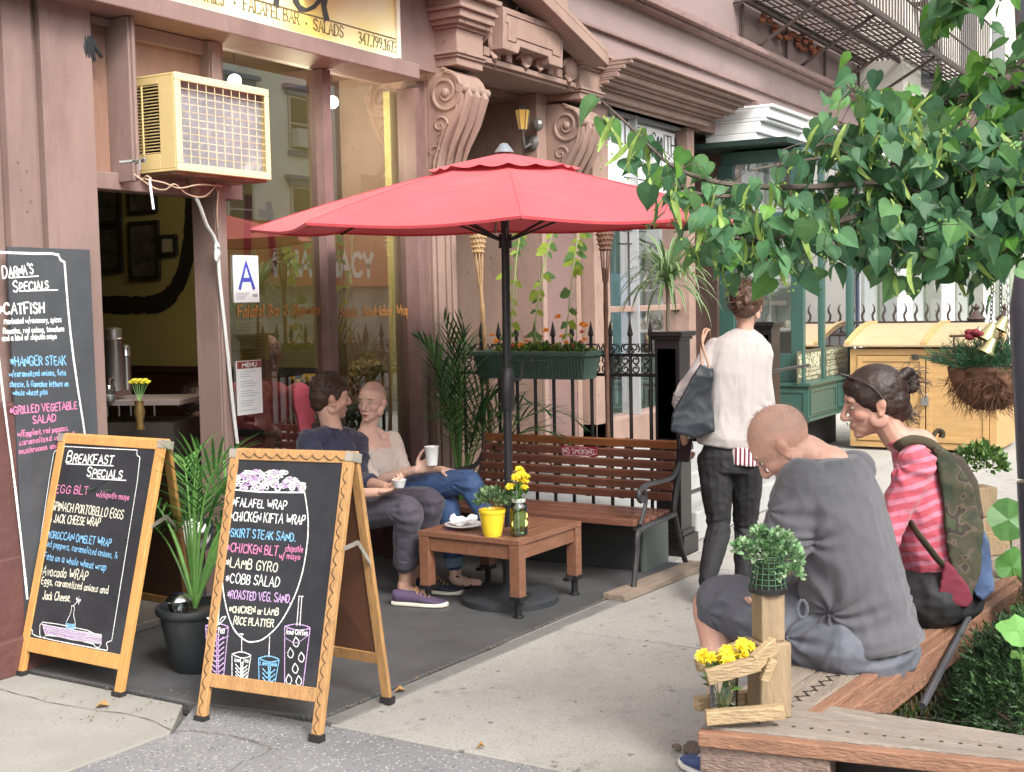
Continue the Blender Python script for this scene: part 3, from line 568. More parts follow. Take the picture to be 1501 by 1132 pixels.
# plaque
def PQ(px,py,Y): p=PY(px,py,Y); return (p.x,p.z)
Yq=4.30
out=[PQ(738,9,Yq),PQ(826,42,Yq),PQ(825,100,Yq),PQ(806,94,Yq),PQ(804,83,Yq),PQ(763,69,Yq),PQ(760,79,Yq),PQ(738,71,Yq)]
b=MB(); b.prism(out,'y',Yq,4.469); pq=b.build('plaque',PB,por,bevel=.005)
cx_=sum(p[0] for p in out)/8; cz_=sum(p[1] for p in out)/8
inn=[PQ(742,20,Yq),PQ(820,49,Yq),PQ(820,54,Yq),PQ(823,56,Yq),PQ(821,84,Yq),PQ(809,80,Yq),PQ(809,74,Yq),PQ(757,56,Yq),PQ(756,63,Yq),PQ(744,59,Yq),PQ(744,34,Yq),PQ(741,32,Yq)]
b=MB(); b.tube([(p[0],Yq-.001,p[1]) for p in inn+inn[:1]],.005,4,flat=None); b.build('plaque_moulding',MAROON,pq)
b=MB()
for (px,py,r,sg_) in ((782,12,.13,1),(800,30,.05,-1),(772,84,.065,1),(792,88,.065,-1),(728,62,.10,1),(836,100,.09,-1)):
    p=PQ(px,py,4.4); spiral(b,p,r,2.0,.017,4.40,0,sg_,'xz',start=PI/2)
    b.ball((p[0],4.41,p[1]),(r*.9,.05,r*.9),14,8)
    for k in range(4): a=k*1.3; b.tube([(p[0]+math.cos(a)*r,4.41,p[1]+math.sin(a)*r),(p[0]+math.cos(a+.3)*r*1.5,4.37,p[1]+math.sin(a+.3)*r*1.3),(p[0]+math.cos(a+.8)*r*1.7,4.42,p[1]+math.sin(a+.8)*r*1.7)],[.01,.018,.004],6)
    b.build('scroll_ornament',PB,por,smooth=True); b=MB()
# raking pediment mouldings
b=MB()
A_=PY(905,75,4.1); T_=PY(775,-60,4.1); Lf=PY(655,0,4.1)
for off,w_,h_ in ((0,.30,.035),(-.035,.26,.03),(-.07,.2,.05)):
    b.beam(Vector((A_.x+.02,4.1+w_/2+.08-.0,A_.z+off)),Vector((T_.x,4.1+w_/2+.08,T_.z+off)),w_,h_)
b.beam(Vector((Lf.x-.9,4.3,Lf.z+.0)),Vector((T_.x,4.3,T_.z+.02)),.3,.12)
b.build('pediment_rake',PB,por,bevel=.004)
# wall lantern
lp=PX(766,176,XR0-.3); lt=thing('wall_lantern','small black carriage lantern with amber glass in the doorway recess','lantern',lp)
b=MB(); c=lp
b.lathe([(.0,.11),(.03,.09),(.055,.075),(.06,.07)],c,6); b.lathe([(.025,-.075),(.03,-.07),(.012,-.09),(.005,-.12)],c,6); b.tube([c+Vector((0,0,-.12)),c+Vector((.02,0,-.2)),c+Vector((.12,.0,-.16))],.012,8); b.ball(c+Vector((.13,0,-.15)),(.03,.06,.06),12,8)
for k in range(6): a=k/6*2*PI; b.tube([c+Vector((.055*math.cos(a),.055*math.sin(a),.07)),c+Vector((.03*math.cos(a),.03*math.sin(a),-.07))],.004,4)
b.ball(c+Vector((.09,-.07,-.03)),(.04,.05,.05),10,6); b.build('lantern_body',mat('lantern_metal',(.16,.15,.14),.45,.2,20,metal=.5),lt)
b=MB(); b.lathe([(.05,.07),(.028,-.07)],c,6); b.build('lantern_glass',mat('amber_glass',(.42,.27,.06),.2,emis=((1,.55,.12),.12)),lt)
# ================= locksmith shopfront =================
lk=thing('locksmith_shopfront','brown shop window with moulded cornice and a white lock shop sign in the glass','shopfront',(9,4.6,0))
Y1=4.52; XA=XR1+.12; XB=xr(1018,Y1,250)
z0c=PY(903,158,Y1).z; 
b=MB(); 
b.bb(XA,xr(892,Y1,250),Y1,4.9,0,z0c); b.bb(xr(1008,Y1,250),XB,Y1,4.9,0,z0c); b.bb(XA,XB,Y1,4.9,z0c,z0c+.10); b.bb(XA,XB,Y1-.0,4.9,.0,.55)
xm=xr(941,Y1,180)
b.bb(xr(892,Y1,250)+.001,xr(1008,Y1,250)-.001,Y1+.08,Y1+.16,1.42,1.47)
b.build('shop_frame',PB,lk,bevel=.005)
b=MB(); b.bb(xm-.02,xm+.02,Y1+.05,Y1+.12,.551,z0c-.001); b.bb(xr(892,Y1,250)+.001,xr(1008,Y1,250)-.001,Y1+.06,Y1+.12,z0c-.03,z0c-.001); b.build('mullion',mat('silver_frame',(.45,.46,.47),.3,metal=.5),lk)
b=MB(); xa,xb=xr(892,Y1,250),xr(1008,Y1,250); b.add([(xa,Y1+.13,.55),(xb,Y1+.13,.55),(xb,Y1+.13,z0c),(xa,Y1+.13,z0c)],[(0,1,2,3)]); b.build('shop_pane',glass_mat('shop_glass',(.9,.95,.97),.03,0,.8),lk)
b=MB(); za=PY(930,175,Y1).z; zb=PY(900,300,Y1).z; b.bb(xa+.03,xb-.05,Y1+.10,Y1+.105,zb-.1,z0c-.06); sgn=b.build('window_sign',mat('white_sign',(.8,.81,.82),.4,.05,4),lk)
b=MB(); pl=((0,Y1+.099,0),(1,0,0),(0,0,1),(0,-1,0))
for txt,p0,p1,h,w_ in (('ONE',(875,194),(900,200),.17,.022),('LOCK',(908,202),(941,214),.16,.02),('SMITHS',(948,212),(990,214),.15,.022),('NYC',(1000,226),(1013,231),.08,.01)):
    a=PY(*p0,Y1+.15); c=PY(*p1,Y1+.15); s,w=text_strokes(txt,0,0,h); k=(c.x-a.x)/w; strokes_mesh(b,[[(a.x+q[0]*k,a.z-.05+q[1]) for q in st] for st in s],w_,pl,nib=(R_(5),.5))
for j in range(6):
    zz=z0c-.52-j*.11; strokes_mesh(b,[[(xa+.3+rnd.uniform(0,.2),zz),(xb-.4-rnd.uniform(0,.5),zz)]],.012,pl)
b.build('sign_lettering',mat('black_letter',(.03,.03,.03),.5),sgn)
# display goods behind glass: pale and blue-grey panels, rods
b=MB(); b.bb(xa,xb,5.5,5.55,0,z0c); b.build('display_back',mat('display_back',(.17,.2,.22),.6,.5,1.2),lk)
b=MB(); 
for i in range(9): x=lerp(xa+.1,xb-.1,i/8); b.bb(x-.012,x+.012,4.95,4.97,.6,2.3)
b.bb(xa+.25,xa+.9,4.9,4.92,1.0,1.7); b.build('display_rack',mat('pale_rack',(.5,.52,.54),.4),lk)
b=MB(); b.bb(xa+.3,xa+1.0,4.86,4.88,1.05,1.75); b.build('display_poster',mat('blue_poster',(.22,.36,.48),.5,.3,3),lk)
# cornice
ztc=PY(900,69,4.05).z
b=MB(); XC1=11.28
rows=[(.0,4.05),(.035,4.06),(.05,4.10),(.06,4.16),(.03,4.20),(.075,4.22),(.03,4.26),(.05,4.30),(.04,4.36),(.11,4.40),(.03,4.44)]
z=ztc
for i,(h,y) in enumerate(rows):
    h*=.53
    if h: b.bb(XA-.15+.0,XC1-(y-4.05),y,4.92,z-h,z-.0006); z-=h
b.build('cornice',PB,lk,bevel=.006)
b=MB(); b.bb(XA,XB+.9,4.5,4.92,z0c+.101,z); b.build('frieze',PB,lk)
b=MB(); b.bb(XB+.02,XB+.9,5.3,5.4,0,z0c+.1); b.bb(XB+.72,XB+.9,4.6,5.3,0,z0c+.1); b.bb(XB+.25,XB+.28,5.2,5.3,.2,2.3); b.build('side_door',mat('side_door',(.2,.12,.1),.5,.2,3),lk)
# ================= upper wall =================
up=thing('upper_facade','brown upper wall with moulded string courses above the shops','facade',(10,4.7,3.9))
UW=mat('upper_wall',(.235,.17,.16),.7,.08,1.2,.2,20,wear=[(3,.6,.85,(.17,.115,.105))])
zs=PY(1030,100,4.6).z; zA=PY(914,0,4.6).z
b=MB(); b.bb(-2,40,4.80,6,3.4,12); b.build('wall',UW,up)
b=MB(); b.bb(6.9,16.8,4.66,4.80,3.46,zA-.001); b.build('frieze_board',UW,up)
b=MB()
for z,h,y in ((zA,.03,4.56),(zA+.03,.05,4.50),(zA+.08,.03,4.54),(zA+.11,.05,4.62)): b.bb(6.0,16.8,y,4.80,z,z+h-.0006)
for z,h,y in ((zs,.03,4.62),(zs-.22,.04,4.6),(zs-.26,.02,4.63)): b.bb(6.9,16.8,y,4.659,z,z+h-.0006)
b.build('string_course',mat('string_paint',(.21,.135,.12),.7,.2,5,.3,30,wear=[(12,.55,.7,(.1,.07,.06))]),up,bevel=.006)
b=MB(); 
for x in (12.2,14.3): b.bb(x-.02,x+.3,4.5,4.64,zs-.35,zs-.18)
b.build('bracket_block',MAROON,up,bevel=.01)
b=MB(); b.bb(17.2,40,4.2,4.79,3.2,12); b.build('pale_wall',mat('cream_render',(.62,.6,.53),.7,.06,1),up)
b=MB()
for i in range(8):
    for k in range(3): b=MB(); b.bb(18.2+i*2.6,19.4+i*2.6,4.18,4.199,4.4+k*2.6,6.2+k*2.6); b.build('window',mat('window_grey',(.12,.13,.14),.1),up)
# ================= fire escape =================
IRON=mat('rusty_iron',(.05,.035,.03),.7,.4,20,.3,60,wear=(9,.55,.7,(.13,.05,.025)))
fe=thing('fire_escape','rusty iron fire escape balcony with slatted floor over the shops','fire escape',(13.6,4.7,4.9))
zf=4.62; fx0=12.6; fx1=20.5; fy0=3.72
b=MB(); n=15
for i in range(n): y=lerp(fy0+.03,4.74,i/(n-1)); b.bb(fx0,fx1,y-.014,y+.014,zf,zf+.02)
for i in range(1,22): x=lerp(fx0,fx1,i/22); b.bb(x-.006,x+.006,fy0,4.76,zf-.012,zf-.0005)
b.build('slat_floor',IRON,fe)
b=MB()
for y in (fy0,4.25,4.7): b.bb(fx0,fx1,y-.02,y+.02,zf-.06,zf-.001)
for x in (fx0,fx0+2.0,fx0+4,fx0+6,fx1): b.bb(x-.02,x+.02,fy0,4.8,zf-.07,zf-.061)
b.build('floor_frame',IRON,fe)
for x in (fx0+.15,fx0+1.55,fx0+3.0,fx0+4.5,fx0+6.2):
    b=MB(); b.tube([(x,4.76,zf-.05),(x,4.76,zf-.62)],.018,6); b.tube([(x,4.76,zf-.6),(x,fy0+.05,zf-.05)],.02,6); b.build('strut',IRON,fe)
b=MB()
for z in (.35,.95): b.tube([(fx0,fy0,zf+z),(fx1,fy0,zf+z)],.015,6); b.tube([(fx0,fy0,zf+z),(fx0,4.75,zf+z)],.015,6)
for i in range(60): x=lerp(fx0,fx1,i/59); b.tube([(x,fy0,zf),(x,fy0,zf+.95)],.009,4,cap=False)
for i in range(8): y=lerp(fy0,4.7,i/7); b.tube([(fx0,y,zf),(fx0,y,zf+.95)],.009,4,cap=False)
b.build('railing',IRON,fe)
b=MB()
for y in (4.05,4.45): b.beam((15.6,y,zf+2.7),(18.8,y,zf+.02),.03,.14)
for i in range(11): t=i/10; b.bb(lerp(15.6,18.8,t)-.1,lerp(15.6,18.8,t)+.1,4.06,4.44,lerp(zf+2.7,zf,t)-.012,lerp(zf+2.7,zf,t)+.012)
b.build('stair',IRON,fe)
b=MB(); 
for i in range(26): 
    x=13.2+rnd.random()*2.2; b.ball((x,4.76+rnd.uniform(-.03,.03),zf-.05-rnd.random()*.16),(.09,.03,.035),6,4)
b.build('rust_flake',mat('rust',(.22,.07,.03),.9,.4,30,1,40),fe)
# ================= green shop bay =================
gsx=11.3; gy=PX(1185,590,gsx).y
gs=thing('green_shop_bay','dark green shop bay with glass panes and gold repair lettering','shopfront',(gsx,gy,0))
GRN=mat('green_paint',(.034,.088,.072),.4,.12,3,.15,30,coat=.1,wear=[(14,.66,.76,(.08,.17,.15))])
zb=PX(1185,614,gsx).z; zs1=PX(1185,567,gsx).z; zw=PX(1185,560,gsx).z
ywl=PX(1056,500,gsx).y
b=MB(); b.bb(gsx,13.1,gy,ywl+.05,zb,zs1)
b.build('bay_base',GRN,gs,bevel=.008)
b=MB(); b.bb(gsx-.03,13.15,gy-.03,ywl+.05,zs1+.0005,zs1+.035); b.bb(gsx-.015,13.12,gy-.015,ywl+.05,zb-.03,zb-.0005)
# raised panel frames on the base
for y0,y1 in ((gy+.02,gy+.42),(gy+.44,ywl)):
    for a in ((y0,y0+.03,zb+.03,zs1-.03),(y1-.03,y1,zb+.03,zs1-.03),(y0+.03,y1-.03,zb+.03,zb+.06),(y0+.03,y1-.03,zs1-.06,zs1-.03)): b.bb(gsx-.012,gsx-.0005,*a)
for x0,x1 in ((gsx+.04,gsx+.86),(gsx+.9,gsx+1.72)):
    for a in ((x0,x0+.03,zb+.03,zs1-.03),(x1-.03,x1,zb+.03,zs1-.03),(x0+.03,x1-.03,zb+.03,zb+.06),(x0+.03,x1-.03,zs1-.06,zs1-.03)): b.bb(a[0],a[1],gy-.012,gy-.0005,a[2],a[3])
b.build('bay_moulding',GRN,gs,bevel=.004)
ZT=2.76; yi=PX(1160,500,gsx+.05).y; 
b=MB()
cx=gsx+.05; gy2=gy+.06
b.bb(cx,cx+.07,gy2,gy2+.12,zs1+.036,ZT); b.bb(cx+.0,cx+.05,ywl-.12,ywl+.03,zs1+.036,ZT); b.bb(cx,cx+.05,gy2+.12,ywl-.12,zs1+.036,zs1+.3); b.bb(cx,cx+.05,gy2+.12,ywl-.12,2.2,2.3)
xp=PY(1209,500,gy2).x; xe=PY(1250,500,gy2).x
b.bb(xp-.03,xp+.03,gy2,gy2+.06,zs1+.036,ZT); b.bb(xe-.05,xe+.05,gy2,gy2+.08,zs1+.036,ZT)
b.bb(cx,13.1,gy2,ywl,ZT,ZT+.12); b.build('bay_frame',GRN,gs,bevel=.005)
b=MB(); b.add([(cx+.02,gy2+.12,zs1+.3),(cx+.02,ywl-.12,zs1+.3),(cx+.02,ywl-.12,ZT),(cx+.02,gy2+.12,ZT)],[(0,1,2,3)]); b.add([(cx+.07,gy2+.03,zs1+.04),(xe,gy2+.03,zs1+.04),(xe,gy2+.03,ZT),(cx+.07,gy2+.03,ZT)],[(0,1,2,3)])
b.build('bay_pane',glass_mat('bay_glass',(.92,.96,.95),.2,0,1.5),gs)
b=MB(); b.bb(cx+.5,13.0,ywl-.1,ywl,zs1+.04,ZT); b.bb(12.6,12.65,gy2+.1,ywl-.1,zs1+.04,ZT); b.build('bay_backing',mat('pale_backing',(.55,.6,.57),.6,.15,1.5),gs)
b=MB(); b.bb(cx+.1,13.0,gy2+.05,ywl-.15,zs1+.5,zs1+.52); b.bb(cx+.1,13.0,gy2+.05,ywl-.15,1.6,1.62); b.build('shelf',mat('shelf_white',(.6,.6,.6),.5),gs)
b=MB()
for i in range(26): x=rnd.uniform(cx+.2,12.5); y=rnd.uniform(gy2+.1,ywl-.3); z=rnd.choice((zs1+.52,1.62)); h=rnd.uniform(.05,.16); b.lathe([(.03,0),(.045,h*.5),(.02,h)],(x,y,z),8)
b.build('display_goods',mat('goods',(.45,.42,.35),.4,.4,9),gs)
# sign plates in the panes
SGN=mat('dark_olive_sign',(.10,.10,.07),.35)
zt1=PY(1187,513,gy2).z; zb1=PY(1187,560,gy2).z
x0=PY(1172,530,gy2).x; x1=PY(1207,530,gy2).x; x2=PY(1213,530,gy2).x; x3=PY(1246,530,gy2).x
b=MB(); b.bb(x0,x1,gy2+.02,gy2+.027,zb1,zt1); b.bb(x2,x3,gy2+.02,gy2+.027,zb1,zt1); sp=b.build('sign_plate',SGN,gs)
b=MB(); H=zt1-zb1; pl=((0,gy2+.019,0),(1,0,0),(0,0,1),(0,-1,0))
def fit(txt,xa,xb,z,h,w):
    s,ww=text_strokes(txt,0,0,h); k=(xb-xa)/ww; strokes_mesh(b,[[(xa+q[0]*k,z+q[1]) for q in st] for st in s],w,pl)
fit('WATCH & JEWELRY',x0+.03,x1-.02,zt1-H*.27,H*.15,.012); fit('REPAIRS',x0+.06,x1-.05,zt1-H*.52,H*.2,.02); fit('DONE BY EXPERTS',x0+.07,x1-.06,zt1-H*.66,H*.08,.007); fit('ALL WORK GUARANTEED',x0+.03,x1-.02,zt1-H*.8,H*.09,.008); fit('ON PREMISES',x0+.12,x1-.12,zt1-H*.93,H*.07,.006)
fit('WATCH BATTERIES',x2+.03,x3-.03,zt1-H*.22,H*.12,.009); fit('WATCH BANDS',x2+.03,x3-.1,zt1-H*.4,H*.12,.009); fit('CLOCK REPAIR',x2+.05,x3-.03,zt1-H*.58,H*.11,.009); fit('ENGRAVING',x2+.03,x3-.12,zt1-H*.75,H*.11,.009); fit('& KEYS',x2+.03,x3-.35,zt1-H*.92,H*.1,.009)
b.build('sign_lettering',mat('pale_gold_letter',(.6,.58,.4),.5),sp)
b=MB(); b.bb(gsx+.25,13.0,gy+.25,ywl,0,zb-.031); b.build('bay_plinth',mat('black_plinth',(.012,.012,.012),.7),gs)
# dark awning box above the bay
b=MB(); b.bb(gsx-.25,14.4,3.72,4.9,2.90,2.948); b.build('soffit',mat('dark_green',(.008,.025,.02),.6),gs)
# ================= white shop =================
ws=thing('white_shopfront','bright white painted shopfront with tall windows behind the iron fence','shopfront',(16,4.6,0))
WHT=mat('white_paint',(.78,.78,.77),.5,.06,2,.1,30,wear=(8,.66,.8,(.55,.55,.54)))
b=MB()
for z,h,y in ((2.95,.09,4.10),(3.04,.10,4.06),(3.14,.03,4.0),(3.17,.09,3.97),(3.26,.03,3.93)): b.bb(11.31,20,y,4.6,z,z+h-.0006)
for x in (12.4,14.2,16): b.bb(x,x+.02,3.91,4.5,2.96,3.289)
b.build('cornice',WHT,ws,bevel=.008)
YW_=4.75
b=MB(); b.bb(13.1,16.7,YW_,5.2,0,3.1); b.bb(16.7,60,YW_,5.2,0,.9); b.bb(16.7,60,YW_,5.2,2.9,3.3)
for x in (17,19.9,23.0,26.8,31.5,37): b.bb(x,x+.14,YW_,4.95,.9,2.9)
b.build('wall',WHT,ws,bevel=.01)
b=MB(); b.bb(16.9,17.0,YW_-.03,YW_-.001,0,3.1); b.build('downpipe',mat('dark_blue_paint',(.03,.04,.07),.4),ws)
b=MB(); b.add([(17,5.1,.9),(60,5.1,.9),(60,5.1,2.9),(17,5.1,2.9)],[(0,1,2,3)]); b.build('shop_pane',glass_mat('white_shop_glass',(.9,.95,.92),.15,0,1.2),ws)
b=MB(); b.bb(16.8,60,7.0,7.1,0,3.1); b.build('back_wall',mat('lime_wall',(.42,.58,.30),.6,.05,1),ws)
b=MB()
for k,x in enumerate((17.4,18.9,20.4,22.0)):
    for i in range(12):
        xx=x+i*.06; b.tube([(xx,5.3,2.9),(xx+.02,5.3,2.0),(xx+.25*(i/12),5.28,1.2),(xx+.1,5.3,.9)],.04,6)
b.build('curtain',mat('white_curtain',(.7,.72,.75),.7,.1,3),ws)
for (x0,x1,z0,z1) in ((24.2,25.4,1.55,2.3),(25.6,26.3,.95,1.35),(24.0,24.9,.95,1.4)):
    b=MB(); b.bb(x0,x1,5.35,5.37,z0,z1); f=b.build('picture',mat('white_mount',(.75,.75,.72),.5),ws)
    b=MB(); b.bb(x0+.3,x1-.3,5.345,5.3499,z0+.2,z1-.2); b.build('print',mat('grey_print',(.12,.12,.12),.5,.5,4),f)
# far end of street
b=MB(); b.bb(60,62,-20,6,0,14); tag(b.build('distant_building',mat('distant_render',(.5,.48,.44),.8,.1,.3)),'pale building closing the far end of the street','building')
# ================= iron fence before the white shop =================
def scroll(b,c,r,w,ax,sg=1,start=0,turns=1.15):
    pts=[]
    for i in range(15):
        t=i/14; a=start+sg*turns*2*PI*t; rr=r*(1-.62*t); h=rr*math.cos(a); v=rr*math.sin(a)
        pts.append(Vector(c)+(Vector((0,h,v)) if ax=='y' else Vector((h,0,v))))
    b.tube(pts,w,5,cap=False)
ff=thing('scrolled_iron_fence','low black iron fence with wavy spikes and scrolls behind the wooden bin store','fence',(16.5,4.0,0))
XF=13.8
def pf(px,py): return PX(px,py,XF)
zr=pf(1340,490).z; y0=pf(1250,480).y; y1=pf(1440,480).y
b=MB(); b.tube([(XF,y0,zr),(XF,y1,zr)],.02,6); b.tube([(XF,y0,zr+.13),(XF,y1,zr+.13)],.012,6); b.tube([(XF,y0,.15),(XF,y1,.15)],.02,6); b.build('rail',IRON,ff)
b=MB()
n=13
for i in range(n):
    y=lerp(y0,y1,i/(n-1)); pts=[(XF,y+.015*math.sin(j*1.7),zr+.0+j*.042) for j in range(9)]; b.tube(pts,[.014]*7+[.009,.003],5); b.tube([(XF,y,.15),(XF,y,zr)],.01,5)
b.build('spike',IRON,ff)
b=MB()
for i in range(n-1):
    y=lerp(y0,y1,(i+.5)/(n-1)); scroll(b,(XF,y,zr+.065),.055,.009,'y',1 if i%2 else -1,start=PI/2*(i%4))
b.build('scroll',IRON,ff)
for px,s in ((1431,1.),(1473,.9)):
    q=PX(px,490,XF-.05); b=MB(); b.lathe([(.08,-1.2),(.08,-.05),(.13,-.02),(.13,.02),(.07,.05),(.11,.1),(.07,.14),(.10,.18),(.05,.22),(.02,.27),(.035,.3),(.0,.34)],(q.x,q.y,q.z-.02),14)
    b.build('fence_post',IRON,ff,smooth=True)
# ================= wooden bin store =================
sh=thing('wooden_bin_store','honey coloured wooden bin store with curved roof and padlocked double doors','shed',(13.2,3,0))
OAK=mat('varnished_wood',(.47,.285,.115),.45,.14,3,.2,30,stretch=(1,1.2,9),wear=[(5,.6,.8,(.45,.25,.08))])
OAK2=mat('roof_ply',(.42,.30,.17),.5,.1,5,.1,30,stretch=(1,1,6))
X0=12.37; ya=PX(1462,600,X0).y; yb=PX(1246,600,X0).y; H=PX(1300,512,X0).z; Dp=.95
b=MB(); b.bb(X0,X0+.06,ya,ya+.07,.03,H); b.bb(X0,X0+.06,yb-.07,yb,.03,H); b.bb(X0,X0+.06,ya+.07,yb-.07,H-.06,H); b.bb(X0,X0+.06,ya+.07,yb-.07,.03,.09)
b.bb(X0+.06,X0+Dp,ya,ya+.03,.03,H); b.bb(X0+.06,X0+Dp,yb-.03,yb,.03,H); b.bb(X0+Dp-.03,X0+Dp,ya+.03,yb-.03,.03,H); b.build('carcass',OAK,sh,bevel=.004)
ym=PX(1357,580,X0).y
for (u0,u1) in ((ya+.075,ym-.006),(ym+.006,yb-.075)):
    b=MB(); b.bb(X0-.0,X0+.025,u0,u1,.095,H-.065); 
    for a in ((u0,u0+.05,.095,H-.065),(u1-.05,u1,.095,H-.065),(u0+.05,u1-.05,.095,.15),(u0+.05,u1-.05,H-.12,H-.065)): b.bb(X0-.012,X0-.0005,*a)
    b.build('door',OAK,sh,bevel=.003)
b=MB(); n=14; poly=[]
for i in range(n+1): t=i/n; poly.append((X0-.06+(Dp+.1)*t,H+.01+.22*math.sin(PI*min(1,t*.5+.05)*1.0)))
poly+= [(p[0],p[1]-.02) for p in reversed(poly)]
b.prism(poly,'y',ya-.05,yb+.05); b.build('roof',OAK2,sh,bevel=.003)
b=MB()
for y in (ya-.02,ym-.02,yb-.01): b.prism([(p[0],p[1]+.025) for p in poly[:n+1]]+[(p[0],p[1]+.001) for p in reversed(poly[:n+1])],'y',y,y+.05); b.build('roof_batten',OAK,sh); b=MB()

b=MB(); b.bb(X0-.02,X0-.0125,ym-.13,ym-.06,H-.1,H-.05); b.bb(X0-.02,X0-.0125,ym+.06,ym+.13,H-.1,H-.05); b.bb(X0-.016,X0-.0125,ym-.06,ym+.06,H-.085,H-.07); b.build('hinge',IRON,sh)
q=PX(1357,588,X0); b=MB(); b.bb(X0-.045,X0-.014,q.y-.035,q.y+.035,q.z-.04,q.z+.03); b.tube([(X0-.03,q.y-.02,q.z+.03),(X0-.03,q.y-.018,q.z+.06),(X0-.03,q.y+.018,q.z+.06),(X0-.03,q.y+.02,q.z+.03)],.006,6); b.build('padlock',mat('steel',(.5,.5,.5),.3,metal=.9),sh,bevel=.004)
# ================= stoop beyond the fence =================
b=MB()
STO=mat('stoop_concrete',(.34,.34,.33),.85,.1,3,.4,90,wear=[(2,.5,.8,(.22,.22,.21))])
st=thing('concrete_stoop','grey concrete steps beside the bench and the black newel post','steps',(8.2,3.4,0))
b.bb(7.30,9.7,3.05,4.45,.004,.19); b.build('step',STO,st,bevel=.012)
b=MB(); b.bb(7.8,9.7,3.35,4.5,.191,.34); b.build('step',STO,st,bevel=.012)
# ================= air conditioner =================
YA=4.36
TL,TR,BL,BR=PY(254,106,YA),PY(391,131,YA),PY(258,250,YA),PY(396,264,YA)
ax0=(TL.x+BL.x)/2; ax1=(TR.x+BR.x)/2; az0=(BL.z+BR.z)/2; az1=(TL.z+TR.z)/2
AC=mat('aged_cream_metal',(.58,.44,.2),.45,.08,5,.1,30,wear=[(10,.63,.75,(.5,.36,.14))])
AC2=mat('cream_front',(.66,.55,.32),.45,.06,5)
ac=thing('air_conditioner','large cream window air conditioner with wire front grille jutting from the transom','air conditioner',((ax0+ax1)/2,YA,az0))
b=MB(); w_=ax1-ax0; h_=az1-az0
YBK=4.80
b.bb(ax0,ax1,YA+.002,YBK,az1-.012,az1); b.bb(ax0,ax1,YA+.002,YBK,az0,az0+.012)
b.bb(ax0,ax0+.01,YA+.002,YA+.10,az0+.012,az1-.012); b.bb(ax1-.01,ax1,YA+.002,YBK,az0+.012,az1-.012)
b.bb(ax0,ax0+.01,YA+.10,YBK,az0+.012,az0+.085); b.bb(ax0,ax0+.01,YA+.10,YBK,az1-.045,az1-.012); b.bb(ax0+.0,ax0+.01,YA+.335,YBK,az0+.085,az1-.045)
b.build('casing',AC,ac,bevel=.003)
b=MB(); e=.036
b.bb(ax0,ax1,YA-.012,YA+.001,az1-e,az1); b.bb(ax0,ax1,YA-.012,YA+.001,az0,az0+e); b.bb(ax0,ax0+e,YA-.012,YA+.001,az0+e,az1-e); b.bb(ax1-e*.8,ax1,YA-.012,YA+.001,az0+e,az1-e)
b.build('front_frame',AC2,ac,bevel=.004)
b=MB()
for i in range(1,10): x=lerp(ax0+e,ax1-e,i/10); b.tube([(x,YA-.004,az0+e),(x,YA-.004,az1-e)],.0019,5,cap=False)
for i in range(1,11): z=lerp(az0+e,az1-e,i/11); b.tube([(ax0+e,YA-.007,z),(ax1-e,YA-.007,z)],.0019,5,cap=False)
b.build('wire_grille',AC2,ac)
b=MB(); b.bb(ax0+.012,ax1-.012,YA+.035,YA+.06,az0+.013,az1-.013)
COIL=mat('condenser_fins',(.42,.42,.46),.5,.2,4,0,30,metal=.1,wear=[(9,.6,.68,(.75,.75,.76))])
t=COIL.node_tree;N=t.nodes;L=t.links; tc=N.new('ShaderNodeTexCoord'); wv=N.new('ShaderNodeTexWave'); wv.bands_direction='Z'; wv.inputs['Scale'].default_value=60; L.new(tc.outputs['Object'],wv.inputs[0]); bp=N.new('ShaderNodeBump'); bp.inputs['Distance'].default_value=.003; L.new(wv.outputs[0],bp.inputs['Height']); L.new(bp.outputs[0],N['Principled BSDF'].inputs['Normal'])
b.build('condenser_coil',COIL,ac)
b=MB()
for i in range(22): z=lerp(az0+.09,az1-.05,i/21); b.tube([(ax0+.005,YA+.10,z),(ax0+.005,YA+.335,z)],.003,5,cap=False)
b.tube([(ax0+.002,YA+.21,az0+.085),(ax0+.002,YA+.21,az1-.045)],.005,5)
b.build('side_louvre',AC,ac)
b=MB(); b.ball((ax0+.16,YA+.22,az0+.22),(.09,.1,.13),14,10); b.bb(ax0+.03,ax1-.03,YA+.35,YA+.37,az0+.02,az1-.02); b.ball((ax0+.06,YA+.25,az0+.34),.03); b.build('compressor',mat('dark_metal',(.05,.05,.05),.4,.3,20,metal=.6),ac,smooth=True)
b=MB(); b.bb(ax0+.02,ax1,YA+.02,YBK,az0-.012,az0-.0006); b.lathe([(.045,0),(.03,-.05),(.022,-.09)],((ax0+ax1)/2-.04,YA+.17,az0-.012),12); b.build('drip_pan',mat('rust_brown',(.20,.10,.06),.7,.4,9,wear=[(8,.5,.7,(.3,.2,.12))]),ac)
# drain hose down the door post
hp=[Vector(((ax0+ax1)/2-.04,YA+.17,az0-.09)),PY(292,300,4.50),PY(303,330,4.53),PY(317,358,4.56),PY(323,420,4.57),PY(334,520,4.57),PY(342,600,4.57),PY(348,650,4.57)]
hs_=thing('drain_hose','white plastic drain hose running from the air conditioner down the door post','hose',hp[-1]); b=MB(); b.tube(smooth_path(hp,8),.0095,8); b.build('hose_pipe',mat('white_plastic',(.55,.55,.53),.4,.1,20),hs_,smooth=True)
b=MB(); q=PY(316,375,4.56)
for i in range(7): b.ball(q+Vector((rnd.uniform(-.015,.01),-.012,rnd.uniform(-.03,.05))),(.012,.01,.022),6,5)
b.build('tape_wrap',mat('torn_tape',(.6,.6,.58),.6,.2,40),hs_,smooth=True)
wi=thing('wire_tangle','thin pale wires tangled beneath the air conditioner','wires',PY(240,270,4.5)); b=MB()
WR=mat('pale_wire',(.5,.36,.25),.5)
